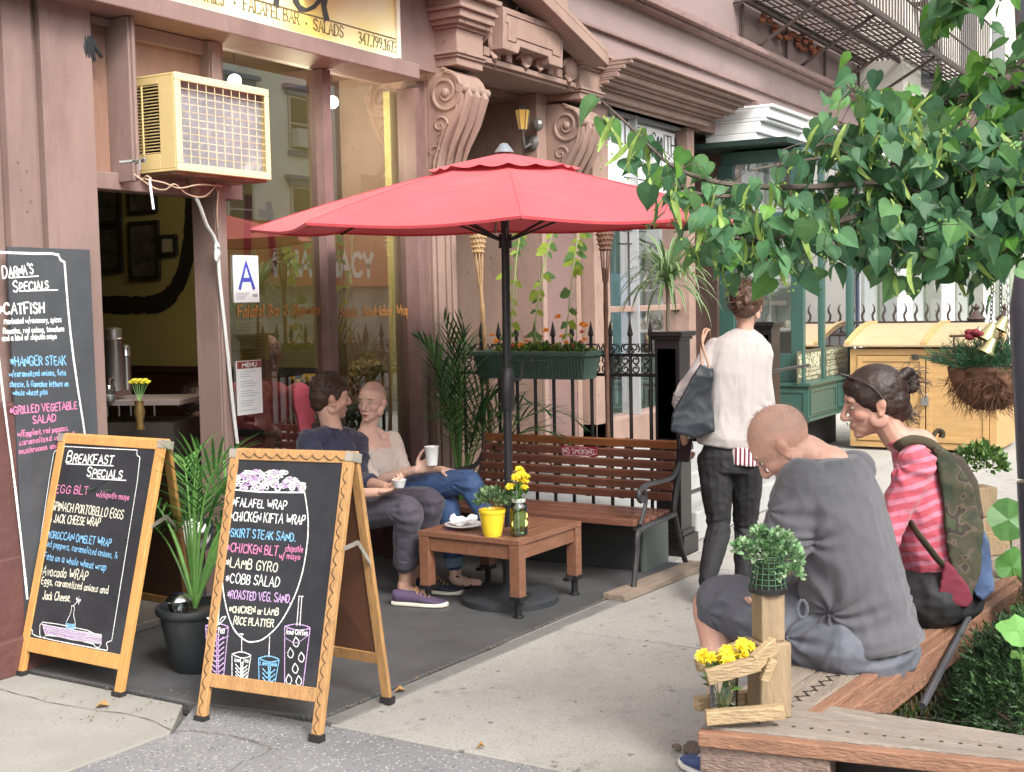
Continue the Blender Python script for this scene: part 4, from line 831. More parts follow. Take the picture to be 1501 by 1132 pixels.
for pts in ([(196,255,4.5),(225,275,4.45),(243,278,4.42),(256,270,4.40),(275,285,4.42),(300,288,4.45),(318,270,4.5)],[(208,262,4.5),(240,268,4.4),(262,276,4.4),(292,271,4.4),(325,273,4.5)],[(210,265,4.5),(214,258,4.42),(222,262,4.4)],[(320,280,4.5),(318,310,4.52),(319,335,4.55)]):
    b.tube(smooth_path([PY(*p) for p in pts],6),.0035,5)
b.build('wire',WR,wi)
b=MB(); b.tube([PY(219,262,4.42),PY(222,285,4.42),PY(225,307,4.42)],.006,6); b.build('string',mat('white_string',(.8,.8,.78),.6),wi)
b=MB(); b.tube([PY(175,238,4.5),PY(195,236,4.46),PY(212,236,4.34)],.007,6); b.tube([PY(205,235,4.34),PY(205,250,4.34)],.005,6); b.tube([PY(198,240,4.4),PY(212,232,4.33)],.006,6); b.build('clamp_wire',mat('grey_wire',(.3,.3,.29),.5,metal=.6),wi)
# black rubber straps hanging on the transom
q=PY(118,10,4.60); hk=thing('hanging_straps','bundle of folded black straps hanging from a cord on the transom','straps',q); b=MB()
b.tube([q,PY(122,25,4.60),PY(127,44,4.60)],.003,5); b.build('cord',MUR,hk)
b=MB()
for i,(x0,x1,y1) in enumerate(((121,126,90),(125,130,92),(128,134,93),(131,138,90),(130,149,84))): b.tube([PY(127+i*.8,44,4.59),PY(x0+2,52,4.585),PY((x0+x1)/2,70,4.58),PY(x1,y1,4.585)],[.006,.011,.012,.009],6)
b.build('strap',mat('black_rubber',(.015,.016,.02),.4),hk,smooth=True)
# notices on the glass
def notice(name,pts,label,Y=4.692):
    a,c=PY(*pts[0],Y),PY(*pts[1],Y); return a,c,thing(name,label,'notice',((a.x+c.x)/2,Y,c.z),0)
def text_fit(b,txt,xa,xb,z,h,w,pl,**k):
    s,ww=text_strokes(txt,0,0,h,**k); q=(xb-xa)/ww; strokes_mesh(b,[[(xa+p[0]*q,z+p[1]) for p in st] for st in s],w,pl)
PAPER=mat('white_paper',(.78,.78,.78),.5,.03,5)
a,c,t=notice('grade_card',((341,374),(380,443)),'white hygiene grade card with a big blue A taped inside the cafe window')
b=MB(); b.bb(a.x,c.x,4.690,4.696,c.z,a.z); b.build('card',PAPER,t); pl=((0,4.69,0),(1,0,0),(0,0,1),(0,-1,0)); W_=c.x-a.x; H_=a.z-c.z
b=MB(); strokes_mesh(b,[[(a.x+W_*.22,c.z+H_*.30),(a.x+W_*.5,c.z+H_*.84),(a.x+W_*.78,c.z+H_*.30)],[(a.x+W_*.36,c.z+H_*.48),(a.x+W_*.64,c.z+H_*.48)]],.022,pl); b.build('letter',mat('grade_blue',(.06,.07,.42),.5),t)
b=MB(); 
for j in range(4): strokes_mesh(b,[[(a.x+W_*.08,c.z+H_*(.2-.04*j)),(a.x+W_*(.6-.08*j),c.z+H_*(.2-.04*j))]],.003,pl)
b.bb(a.x+W_*.72,a.x+W_*.92,4.688,4.6899,c.z+H_*.12,c.z+H_*.18); strokes_mesh(b,[[(a.x+W_*.1,a.z-H_*.06),(a.x+W_*.9,a.z-H_*.06)]],.004,pl); b.build('small_print',mat('small_print',(.35,.36,.4),.6),t)
a,c,t=notice('menu_card',((346,530),(385,605)),'laminated white menu card with a red heading taped low in the cafe window')
b=MB(); b.bb(a.x,c.x,4.690,4.696,c.z,a.z); b.build('card',PAPER,t); W_=c.x-a.x; H_=a.z-c.z
b=MB(); b.bb(a.x+.004,c.x-.004,4.687,4.6899,a.z-H_*.14,a.z-H_*.01); b.build('heading',mat('heading_red',(.22,.05,.03),.5),t)
b=MB(); text_fit(b,'MENU',a.x+W_*.2,c.x-W_*.2,a.z-H_*.115,H_*.075,.005,((0,4.6865,0),(1,0,0),(0,0,1),(0,-1,0))); b.build('heading_lettering',PAPER,t)
b=MB()
for j in range(17):
    if j%4==3: continue
    z=a.z-H_*(.2+.045*j); strokes_mesh(b,[[(a.x+W_*.12,z),(a.x+W_*rnd.uniform(.5,.88),z)]],.0035,pl)
b.build('small_print',mat('teal_print',(.35,.48,.5),.6),t)
a,c,t=notice('yellow_menu_sheet',((346,470),(396,527)),'yellowed menu sheet behind the glass above the laminated menu card',4.72)
b=MB(); b.bb(a.x,c.x,4.725,4.73,c.z,a.z); b.build('sheet',mat('yellow_paper',(.48,.40,.10),.6,.1,20),t)
b=MB()
for j in range(12): z=a.z-.02-j*.018; strokes_mesh(b,[[(a.x+.015,z),(c.x-rnd.uniform(.02,.08),z)]],.003,((0,4.7249,0),(1,0,0),(0,0,1),(0,-1,0)))
b.build('small_print',mat('ochre_print',(.25,.2,.05),.6),t)
# ================= chalkboards =================
BLK=mat('chalkboard',(.022,.023,.028),.7,.25,2.5,0,wear=[(1.6,.45,.85,(.055,.057,.062)),(40,.72,.8,(.1,.1,.1))],spec=.25)
PINE=mat('pine_frame',(.52,.27,.085),.45,.14,4,.25,25,stretch=(9,9,1.2),coat=.15,wear=[(7,.62,.74,(.3,.15,.05))])
PINE2=mat('aged_pine_frame',(.42,.23,.09),.5,.2,5,.3,25,stretch=(9,9,1.2),coat=.1,wear=[(9,.58,.7,(.2,.12,.06))])
HARD=mat('hardboard',(.10,.042,.022),.6,.2,2)
CW=chalk('chalk_white',(.88,.88,.86)); CP_=chalk('chalk_pink',(.75,.25,.45)); CB=chalk('chalk_blue',(.25,.55,.85)); CY=chalk('chalk_cream',(.85,.82,.66)); CLV=chalk('chalk_lavender',(.62,.42,.72))
class Panel:
    def __init__(s,bl,br,tl,tr):
        s.bl,s.br,s.tl,s.tr=[Vector(v) for v in (bl,br,tl,tr)]
        s.X=((s.br-s.bl)+(s.tr-s.tl)).normalized(); y=((s.tl-s.bl)+(s.tr-s.br)); s.N=s.X.cross(y).normalized(); s.Y=s.N.cross(s.X).normalized()
        if s.N.dot(CP-s.bl)<0: s.N=-s.N
        s.O=(s.bl+s.br)/2-s.X*((s.br-s.bl).length/2); s.W=((s.br-s.bl).length+(s.tr-s.tl).length)/2; s.L=((s.tl-s.bl).length+(s.tr-s.br).length)/2
        s.M=Matrix((s.X,s.Y,s.N)).transposed().to_4x4(); s.M.translation=s.O
    def pl(s,off=0): return (s.O+s.N*off,s.X,s.Y,s.N)
    def uv(s,px,py,off=.0):
        d=ray(px,py); o=s.O+s.N*off; t=(o-CP).dot(s.N)/d.dot(s.N); q=CP+d*t-o; return (q.dot(s.X),q.dot(s.Y))
    def at(s,u,v,n=0): return s.O+s.X*u+s.Y*v+s.N*n
def board_writer(P,off,cx,cy,k,root):
    T={}
    def U(x,y): return P.uv(cx+x*k,cy+y*k,off)
    def bm(m):
        if m.name not in T: T[m.name]=(MB(),m)
        return T[m.name][0]
    def txt(s,a,c,h,m,w=.0045,**kw):
        p0=Vector(U(*a)); p1=Vector(U(*c)); hh=(Vector(U(a[0],a[1]-h))-p0).length
        kw.setdefault('jit',1.); st,ww=text_strokes(s,0,0,hh,rnd=random.Random(hash(len(s)*31+int(a[1]))),**kw)
        d=p1-p0; kx=d.length/ww; e=d.normalized(); up=Vector((-e.y*.2,1)).normalized() if False else Vector((0,1))
        strokes_mesh(bm(m),[[tuple(p0+e*(q[0]*kx)+up*q[1]) for q in l] for l in st],w,P.pl(off))
    def ln(pts,m,w=.004,sm=True):
        q=[U(*p) for p in pts]
        if sm and len(q)>2: q=[(v.x,v.y) for v in smooth_path([Vector((a,b_,0)) for a,b_ in q],5)]
        strokes_mesh(bm(m),[q],w,P.pl(off))
    def done(parent):
        for n,(mb,m) in T.items(): mb.build('chalk_lettering',m,parent)
    return txt,ln,done,U,bm
def a_frame(name,label,bl,br,tl,tr,rearl,rearr,fm,deco=False,rail=(.125,.175)):
    P=Panel(bl,br,tl,tr); t=thing(name,label,'chalkboard sign',(P.bl+P.br)/2); W_,L_=P.W,P.L; th=.022; sw=.042
    def lb(b,u0,u1,v0,v1,n0,n1): b.box(P.at((u0+u1)/2,(v0+v1)/2,(n0+n1)/2),(u1-u0,v1-v0,n1-n0),P.M.to_3x3())
    b=MB(); lb(b,0,sw,0,L_,-th,0); lb(b,W_-sw,W_,0,L_,-th,0); lb(b,sw,W_-sw,L_-sw*.9,L_,-th,-.001); lb(b,sw,W_-sw,rail[0],rail[1],-th,-.001)
    fr_=b.build('front_frame',fm,t,bevel=.0025)
    b=MB(); lb(b,sw,W_-sw,rail[1],L_-sw*.9,-.012,-.006); pn=b.build('chalk_panel',BLK,t)
    # rear frame
    A=P.at(0,L_,-th-.012); B=P.at(W_,L_,-th-.012); ra,rb=Vector(rearl),Vector(rearr); b=MB()
    nr=(B-A).cross(ra-A).normalized()
    for s,e in ((A+P.X*.02,ra),(B-P.X*.02,rb)): b.beam(s,e,.038,.02,up=nr)
    b.beam(lerp(A,ra,.82),lerp(B,rb,.82),.02,.045,up=(ra-A).normalized()); b.beam(lerp(A,ra,.01),lerp(B,rb,.01),.02,.04,up=(ra-A).normalized())
    b.build('rear_frame',fm,t,bevel=.0025)
    b=MB(); c=[lerp(A,ra,.03)+P.X*.03,lerp(B,rb,.03)-P.X*.03,lerp(B,rb,.8)-P.X*.03,lerp(A,ra,.8)+P.X*.03]; nn=(c[1]-c[0]).cross(c[3]-c[0]).normalized()*.003
    b.add([v+nn for v in c]+[v-nn for v in c],[(0,1,2,3),(4,5,6,7),(0,1,5,4),(1,2,6,5),(2,3,7,6),(3,0,4,7)]); b.build('rear_panel',HARD,t)
    STL=mat('brushed_brace',(.45,.42,.36),.4,.2,20,metal=.6)
    b=MB(); a=P.at(W_+.003,L_*.66,-th/2); m_=lerp(B,rb,.44)+P.X*.003; e_=lerp(a,m_,.5)+Vector((0,0,.055)); b.beam(a,e_,.004,.016); b.beam(e_,m_,.004,.016); b.build('brace',STL,t)
    b=MB(); lb(b,W_-.03,W_+.004,L_-.03,L_+.004,-.055,.003); lb(b,-.004,.03,L_-.03,L_+.004,-.055,.003); b.build('hinge',STL,t)
    b=MB()
    for q in (P.at(sw/2,0,-th/2),P.at(W_-sw/2,0,-th/2),ra,rb): b.box(q+Vector((0,0,.006)),(.034,.05,.026))
    b.build('rubber_foot',mat('rubber_foot',(.02,.02,.02),.6),t)
    return P,t,fr_,pn
f1=G(283,1055,.006); f2=G(458,1083,.006)
xt=3.61; P2,T2,FR2,PN2=a_frame('chalkboard_sign','chalkboard listing wraps inside a drawn glass, in an oak frame with dark wavy lines',f1,f2,PX(307,661,xt),PX(488,664,xt),G(402,995,.012),G(568,1028,.012),PINE2)
txt,ln,done,U,bm=board_writer(P2,-.0058,260,640,.4062,T2)
txt('*FALAFEL WRAP',(198,250),(398,264),28,CW); txt('*CHICKEN KIFTA WRAP',(188,303),(463,318),32,CW); txt('*SKIRT STEAK SAND.',(180,360),(430,378),28,CB)
txt('*CHICKEN BLT',(178,415),(366,430),30,CP_); txt('w/',(368,440),(388,443),22,CP_); txt('chipotle',(390,414),(456,418),22,CP_,w=.0035); txt('mayo',(396,440),(446,445),20,CP_,w=.0035)
txt('*LAMB GYRO',(175,470),(365,490),34,CY); txt('*COBB SALAD',(175,528),(372,543),34,CW); txt('*ROASTED VEG. SAND.',(180,583),(412,601),30,CLV)
txt('*CHICKEN or LAMB',(188,635),(368,645),23,CY); txt('RICE PLATTER',(203,677),(350,688),26,CY)
ln([(192,192),(175,290),(162,400),(163,520),(178,620),(205,695),(245,735),(275,741),(315,728),(370,675),(420,585),(452,490),(470,380),(472,290),(460,202)],CW,.0055); ln([(192,190),(300,200),(460,202)],CW,.006)
fr_r=random.Random(5)
for i in range(130):
    x=fr_r.uniform(200,455); top=125+ (25 if x>400 else 0)+ (20 if x<220 else 0); y=fr_r.uniform(top,192); a=fr_r.uniform(0,6)
    ln([(x+12*math.cos(a+j*1.1)*fr_r.uniform(.4,1),y+8*math.sin(a+j*1.1)*fr_r.uniform(.4,1)) for j in range(6)],CW if i%4 else CLV,.005)
def cup(xl,xr_,yt,xbl,xbr,yb,m,loops,straw):
    cx=(xl+xr_)/2; ln([(xl,yt),(cx,yt-8),(xr_,yt+6),(cx,yt+14),(xl,yt)],m); ln([(xl,yt),(xbl,yb)],m); ln([(xr_,yt+6),(xbr,yb+6)],m); ln([(xbl,yb),(xbr,yb+6)],m)
    for (s0,s1,s2,s3) in straw: ln([(s0,s1),(s2,s3)],CW,.004)
    for i in range(loops):
        y=lerp(yt+45,yb-8,i/max(1,loops-1)); w_=(xr_-xl)*.30
        ln([(cx-w_,y-8),(cx-w_*.2,y+10),(cx+w_*.3,y-10),(cx-w_*.1,y-12),(cx+w_*.2,y+9),(cx+w_,y-4)],m,.0045)
cup(103,185,682,113,165,885,CLV,9,((148,568,140,680),(155,568,148,680),(140,568,158,568)))
cup(198,266,785,198,250,890,CW,5,((233,712,233,780),(226,712,240,714))); cup(294,368,800,296,350,902,CB,4,((334,722,331,795),))
cup(388,480,685,388,452,912,CLV,0,((440,577,432,682),(450,577,443,682),(438,577,455,577)))
for x,y in ((428,745),(408,785),(447,800),(425,840),(402,880),(438,885)): ln([(x,y-22),(x+14,y-4),(x+4,y+18),(x-12,y+2),(x,y-22)],CW,.004,False)
ln([(108,655),(130,672),(148,680),(165,665),(176,650),(160,655),(148,678),(125,655),(108,655)],CW,.0035)
txt('Mint Tea',(110,705),(172,712),20,CW,w=.0035); txt('Iced Coffee',(393,712),(472,718),18,CW,w=.0035); txt('Lemonade',(298,824),(362,830),15,CB,w=.003); txt('Iced Tea',(206,812),(258,816),15,CW,w=.003)
ln([(104,690),(140,735),(185,720)],CLV,.003); ln([(388,725),(430,745),(475,715)],CLV,.003)
done(PN2)
# burnt wavy line on the frame
b=MB(); W_,L_=P2.W,P2.L
def wavy(u0,v0,u1,v1,n):
    q=[]; d=Vector((u1-u0,v1-v0)); L=d.length; d/=L; nn=Vector((-d.y,d.x)); r_=random.Random(int(n*7))
    for i in range(n*6+1):
        t=i/(n*6); a=t*n*2*PI; o=.009*math.sin(a)+.003*math.sin(2*a+1); p=Vector((u0,v0))+d*(t*L+.009*math.cos(a*1.0))+nn*o; q.append((p.x,p.y))
    return q
strokes_mesh(b,[wavy(.05,L_-.019,W_-.03,L_-.019,9),wavy(.021,L_-.05,.021,.03,19),wavy(W_-.021,L_-.05,W_-.021,.03,19)],.0042,P2.pl(0),nib=(R_(45),.45))
b.build('wavy_line',mat('burnt_line',(.06,.035,.02),.6),FR2)
# breakfast board
g1=G(24,988,.006); g2=G(166,1020,.006); xt=3.67
P1,T1,FR1,PN1=a_frame('chalkboard_sign','breakfast specials chalkboard in a plain golden pine frame',g1,g2,PX(66,636,xt),PX(228,646,xt),G(170,908,.012),G(283,930,.012),PINE,rail=(.10,.16))
txt,ln,done,U,bm=board_writer(P1,-.0058,0,620,.38,T1)
txt('BREAKFAST',(255,152),(440,160),40,CW,w=.0065,smallcaps=True); ln([(258,158),(438,166)],CW,.005); txt('SPECIALS',(335,208),(475,217),34,CW,w=.0065,smallcaps=True); ln([(350,215),(487,222)],CW,.005)
txt('*EGG BLT',(195,268),(345,278),30,CP_); txt('w/chipotle mayo',(372,285),(500,298),22,CP_,w=.0035)
txt('*SPINACH PORTOBELLO EGGS',(190,333),(478,372),32,CY); txt('& JACK CHEESE WRAP',(190,382),(388,400),30,CY)
txt('*MOROCCAN OMELET WRAP',(170,440),(430,478),27,CB); txt('Red peppers, caramelized onions, &',(172,475),(455,525),24,CB,w=.0035); txt('Feta on a whole wheat wrap',(170,525),(412,572),26,CB,w=.0038)
txt('*Avocado WRAP',(150,585),(340,610),36,CY); txt('Eggs, caramelized onions and',(160,620),(420,660),27,CY,w=.0038); txt('Jack Cheese.',(165,680),(275,690),30,CY)
ln([(232,90),(380,98),(530,105)],CW,.004,False); ln([(530,105),(528,125),(545,135),(490,480),(432,840)],CW,.004,False); ln([(432,840),(412,850),(415,875),(380,872),(150,825),(125,800),(107,795)],CW,.004); ln([(107,795),(160,430),(205,125),(215,105),(228,110),(232,90)],CW,.004,False)
for k in range(16): ln([(165+k*.6,778+k*2.2),(280,800+k*2.4),(392,818+k*2.2)],CLV if k%3 else CW,.0045,False)
ln([(155,780),(170,765),(395,812),(388,868),(368,865),(362,850),(178,815),(172,830),(154,826),(155,780)],CW,.0035,False)
ln([(278,705),(274,735),(258,765),(252,790),(290,796),(292,770),(284,740),(290,708),(278,705)],CW,.003,False); 
for k in range(5): ln([(256,775+k*5),(290,778+k*5)],CB,.004,False)
for k in range(5): a=k*1.26; ln([(303,685),(303+10*math.cos(a),685+14*math.sin(a)),(303,685)],CW,.006,False)
ln([(284,705),(300,690)],CW,.003)
done(PN1)
# tall leaning board
a_=PY(-34,361,4.545); b_=PY(97,367,4.545); c_=PY(38,905,4.525); d_=PY(152,915,4.525)
lz=(c_.z+d_.z)/2; c_.z=lz; d_.z=lz
P3=Panel(c_,d_,a_,b_); T3=thing('tall_chalkboard','tall unframed specials chalkboard leaning on the brown pilaster','chalkboard',(P3.bl+P3.br)/2)
b=MB(); b.box(P3.at(P3.W/2,P3.L/2,-.008),(P3.W,P3.L,.016),P3.M.to_3x3()); pn=b.build('board',mat('weathered_chalkboard',(.045,.048,.055),.7,.25,2,0,wear=[(1.4,.45,.8,(.085,.09,.095)),(50,.72,.8,(.2,.2,.2))]),T3,bevel=.002)
txt,ln,done,U,bm=board_writer(P3,.0003,0,340,.318,T3)
txt("DARNA'S",(12,215),(158,190),55,CW,w=.007,smallcaps=True); ln([(45,212),(175,204)],CW,.006); txt('SPECIALS',(62,278),(228,262),48,CW,w=.007,smallcaps=True); ln([(95,273),(265,268)],CW,.006)
txt('*CATFISH',(-10,382),(208,372),48,CW,w=.0085); txt('Marinated w/rosemary, spices',(18,425),(285,415),26,CW,w=.0045); txt('Romaine, red onions, tomatoes',(15,470),(298,458),26,CW,w=.0045); txt('and a kind of chipotle mayo',(10,503),(262,492),26,CW,w=.0045)
txt('*HANGER STEAK',(50,618),(308,612),42,CB,w=.0055); txt('w/caramelized onions, feta',(42,668),(305,660),26,CB,w=.004); txt('cheese, & Romaine lettuce on',(45,715),(318,712),28,CB,w=.004); txt('whole wheat pita',(60,755),(220,750),26,CB,w=.004)
txt('*GRILLED VEGETABLE',(45,842),(358,815),36,CP_,w=.0055); txt('SALAD',(152,885),(262,872),36,CP_,w=.0055); txt('w/Eggplant, red peppers,',(80,945),(318,915),26,CP_,w=.004); txt('caramelized onions &',(88,985),(350,945),26,CP_,w=.004); txt('mushrooms and feta',(88,1025),(330,985),26,CP_,w=.004)
ln([(-95,90),(130,100),(268,100),(275,128),(296,140)],CW,.011,False); ln([(296,140),(318,420),(345,640),(395,960),(440,1290),(470,1560)],CW,.011,False); ln([(-40,300),(-10,560),(25,850),(60,1100),(100,1450),(125,1690)],CW,.011,False)
done(pn)
b=MB(); b.bb(3.25,d_.x+.03,4.50,4.569,0,lz-.01); b.build('ledge',MAROON,cafe,bevel=.01)
# ================= umbrella =================
um=thing('patio_umbrella','red canvas patio umbrella with black pole over the slatted coffee table','umbrella',(5.42,3.29,.012))
RED=mat('red_canvas',(.60,.072,.088),.8,.10,2.5,.25,400,trans=.09,sheen=.12,wear=[(3,.55,.8,(.66,.12,.13))])
IRB=mat('black_pole',(.02,.02,.022),.38,.1,9)
cx,cy=5.46,3.295; zt_=2.245; zr=1.938; RR=1.275; n=8; a0=R_(-146)
def rimz(a): return zr-.04*math.cos(a-R_(211))-.02
def canopy(b,r0,r1,rows,off=0,scal=0,drop=0):
    vs=[];fs=[]; seg=10
    for i in range(rows+1):
        t=r0+(r1-r0)*i/rows
        for k in range(n*seg):
            a=a0+2*PI*k/(n*seg); w=(k%seg)/seg; flat=math.cos(PI/n)/math.cos((w-.5)*2*PI/n)
            sag=1-(.035*math.sin(PI*w))*t
            r=RR*t*flat*sag; z=zt_-(zt_-rimz(a))*(.74*t+.26*t*t)-.022*math.sin(PI*w)*t*(1 if r1>.5 else 0)+off
            if scal and i==rows: z-=scal*(abs(math.sin(PI*w*2.0)))*1.0
            vs.append((cx+r*math.cos(a),cy+r*math.sin(a),z))
    N_=n*seg
    for i in range(rows):
        for k in range(N_): fs.append((i*N_+k,i*N_+(k+1)%N_,(i+1)*N_+(k+1)%N_,(i+1)*N_+k))
    b.add(vs,fs); return vs
b=MB(); vs=canopy(b,.10,1,12); N_=n*10; rim=vs[-N_:]; k0=len(b.v)
b.add([v for v in rim]+[(v[0]*1+(cx-v[0])*.004,v[1]+(cy-v[1])*.004,v[2]-.012) for v in rim],[(k,(k+1)%N_,N_+(k+1)%N_,N_+k) for k in range(N_)])
can=b.build('canopy',RED,um,smooth=True)
b=MB(); canopy(b,.015,.30,5,off=.03,scal=.014); b.build('vent_cap',RED,um,smooth=True)
b=MB(); b.lathe([(.0,.05),(.018,.045),(.03,.03),(.045,.01),(.05,0)],(cx,cy,zt_+.03),16); b.build('finial',mat('grey_plastic',(.16,.18,.2),.4),um,smooth=True)
PB_=Vector((5.42,3.29,0)); PT_=Vector((cx,cy,zt_))
def pole(z): t=z/zt_; return PB_+(PT_-PB_)*t
b=MB(); b.tube([pole(.08),pole(zt_-.0)],.021,12); b.build('pole',IRB,um,smooth=True)
b=MB(); b.tube([pole(.98),pole(1.0),pole(1.16),pole(1.2)],[.03,.036,.036,.022],12)
q=pole(1.13); b.tube([q,q+Vector((.03,-.06,.01)),q+Vector((.04,-.07,.10)),q+Vector((.05,-.12,.105))],[.01,.008,.007,.01],8); b.build('crank',IRB,um,smooth=True)
for k in range(n):
    a=a0+2*PI*k/n; e=Vector((cx+RR*.985*math.cos(a),cy+RR*.985*math.sin(a),rimz(a)+.0)); m_=[]
    for j in range(7):
        t=.04+.95*j/6; m_.append(Vector((cx+RR*t*math.cos(a),cy+RR*t*math.sin(a),zt_-(zt_-rimz(a))*(.74*t+.26*t*t)-.016)))
    b=MB(); b.tube([p+Vector((0,0,.0175)) for p in m_[1:]],.0022,4); b.build('seam',RED,can); b=MB(); b.tube(m_,.007,6); rb=b.build('rib',IRB,um); b=MB(); b.tube([pole(1.83),m_[3]],.006,6); b.build('strut',IRB,rb)
b=MB(); b.tube([pole(1.80),pole(1.87)],.034,12); b.build('runner',IRB,um)
ub=[(.25,0),(.25,.03),(.235,.042),(.12,.06),(.07,.075),(.05,.085),(.034,.09),(.034,.36),(.026,.365)]
b=MB(); b.lathe(ub,(5.42,3.29,.013),36); b.build('base',mat('black_iron_base',(.03,.032,.035),.5,.2,12,.3,40,wear=[(9,.58,.72,(.08,.08,.08))]),um,smooth=True)
# ================= coffee table =================
TK=mat('oiled_teak',(.20,.088,.05),.45,.2,5,.2,25,stretch=(2,8,8),coat=.25,wear=[(6,.58,.75,(.34,.15,.07)),(20,.68,.76,(.1,.045,.03))])
tb=thing('coffee_table','low square slatted hardwood table raised on black pipe feet','table',(5.42,3.335,0),R_(-2)); 
tz=.395; hw=.30
def TB(b_,x0,x1,y0,y1,z0,z1): b_.bb(x0,x1,y0,y1,z0,z1)
b=MB(); e=.05
TB(b,-hw,-hw+e,-hw,hw,tz-.028,tz); TB(b,hw-e,hw,-hw,hw,tz-.028,tz); TB(b,-hw+e+.001,hw-e-.001,-hw,-hw+e,tz-.028,tz); TB(b,-hw+e+.001,hw-e-.001,hw-e,hw,tz-.028,tz); b.build('top_frame',TK,tb,world=False,bevel=.003)
ns=9
for i in range(ns):
    u0=-hw+e+.004+(2*(hw-e)-.008)*i/ns; b=MB(); TB(b,-hw+e+.001,hw-e-.001,u0+.003,u0+(2*(hw-e)-.008)/ns-.003,tz-.02,tz-.003); b.build('slat',TK,tb,world=False,bevel=.0015)
b=MB(); ap=.012
TB(b,-hw+ap,-hw+ap+.02,-hw+.06,hw-.06,tz-.10,tz-.029); TB(b,hw-ap-.02,hw-ap,-hw+.06,hw-.06,tz-.10,tz-.029); TB(b,-hw+.06,hw-.06,-hw+ap,-hw+ap+.02,tz-.10,tz-.029); TB(b,-hw+.06,hw-.06,hw-ap-.02,hw-ap,tz-.10,tz-.029); b.build('apron',TK,tb,world=False,bevel=.002)
for sx in(-1,1):
    for sy in(-1,1):
        b=MB(); TB(b,sx*(hw-.03)-.029,sx*(hw-.03)+.029,sy*(hw-.03)-.029,sy*(hw-.03)+.029,.115,tz-.029); lg=b.build('leg',TK,tb,world=False,bevel=.003)
        b=MB(); c=(sx*(hw-.03),sy*(hw-.03)); b.lathe([(.026,.012),(.026,.022),(.017,.024),(.017,.10)],(c[0],c[1],0),12); b.bb(c[0]-.033,c[0]+.033,c[1]-.033,c[1]+.033,.095,.118)
        b.bb(c[0]-(.09 if sx>0 else -.03),c[0]+(.03 if sx>0 else .09)-.06*(sx>0)*0,c[1]-.018,c[1]+.018,.098,.116); b.build('pipe_foot',mat('black_pipe',(.012,.012,.013),.4),lg,world=False,bevel=.002)
# yellow pot
def leafy(b,c,R_xyz,nl,ls,seed,up=.5,cols=None,attrs=None,stalk=True,wid=.55,curl=.2):
    r_=random.Random(seed); c=Vector(c)
    for i in range(nl):
        a=r_.uniform(0,2*PI); u=r_.uniform(-.2,1); rr=r_.uniform(.55,1)**.6; s=math.sqrt(max(0,1-u*u))
        d=Vector((s*math.cos(a),s*math.sin(a),u)); p=c+Vector((d.x*R_xyz[0],d.y*R_xyz[1],d.z*R_xyz[2]))*rr
        o=(d+Vector((r_.gauss(0,.5),r_.gauss(0,.5),r_.gauss(0,.4)+up))).normalized(); sd=o.cross(Vector((r_.gauss(0,1),r_.gauss(0,1),r_.gauss(0,1)))).normalized(); nn=sd.cross(o)
        l=ls*r_.uniform(.7,1.25); w=l*wid*.5
        vs=[p,p+o*l*.35+sd*w+nn*w*curl,p+o*l*.75+sd*w*.7+nn*w*curl,p+o*l-nn*w*curl,p+o*l*.75-sd*w*.7+nn*w*curl,p+o*l*.35-sd*w+nn*w*curl,p+o*l*.5]
        b.add(vs,[(0,1,6),(1,2,6),(2,3,6),(3,4,6),(4,5,6),(5,0,6)])
        if attrs is not None:
            k=r_.choice(cols); f=r_.uniform(.75,1.25); attrs+= [(k[0]*f,k[1]*f,k[2]*f,1)]*7
LEAF=mat('leaf_green',(.06,.14,.03),.45,.15,30,attr='tint',trans=.3,spec=.4)
def put(px,py,z): return G(px,py,z)
q=put(722,785,tz); yp=thing('potted_plant','small bushy herb in a ribbed yellow metal pot on the coffee table','plant',q)
YEL=mat('yellow_enamel',(.80,.56,.03),.35,.05,5,coat=.3)
pr=[(.043,0),(.0435,.004)]; 
for i in range(9): z=.012+i*.011; pr+=[(.045+z*.17,z),(.0465+z*.17,z+.0055)]
pr+=[(.064,.112),(.067,.115),(.067,.128),(.064,.13),(.06,.122),(.058,.11)]
b=MB(); b.lathe(pr,q,28); b.build('pot',YEL,yp,smooth=True)
b=MB(); at=[]; leafy(b,q+Vector((0,0,.165)),(.078,.078,.065),330,.026,4,cols=((.09,.16,.06),(.05,.11,.04),(.2,.3,.14),(.12,.2,.1)),attrs=at); b.build('foliage',LEAF,yp,attrs=at)
# mason jar with lemons and chrysanthemums
q=put(761,785,tz); jr=thing('flower_jar','glass jar of water with lemon slices and yellow chrysanthemums on the coffee table','vase',q)
b=MB(); prof=[(.036,.002),(.043,.008),(.044,.13),(.042,.145),(.033,.158),(.032,.18)]; b.lathe(prof,q,24,cap=False); b.build('jar',glass_mat('jar_glass',(.86,.93,.86),.08,.02,1.4),jr,smooth=True)
b=MB(); b.lathe([(.0335,.165),(.0345,.167),(.0345,.182),(.033,.184)],q,24,cap=False); b.build('jar_rim',mat('pale_green_rim',(.55,.6,.52),.2),jr,smooth=True)
b=MB(); b.lathe([(.0,.0045),(.04,.005),(.041,.01),(.042,.125),(.0,.1255)],q,20,cap=False); b.build('water',glass_mat('jar_water',(.74,.84,.72),.03,0,.6),jr,smooth=True)
LEM=mat('lemon_peel',(.75,.62,.05),.5); LEMI=mat('lemon_flesh',(.72,.70,.38),.5,.1,60)
tocam=(CP-q).normalized(); rt=CR
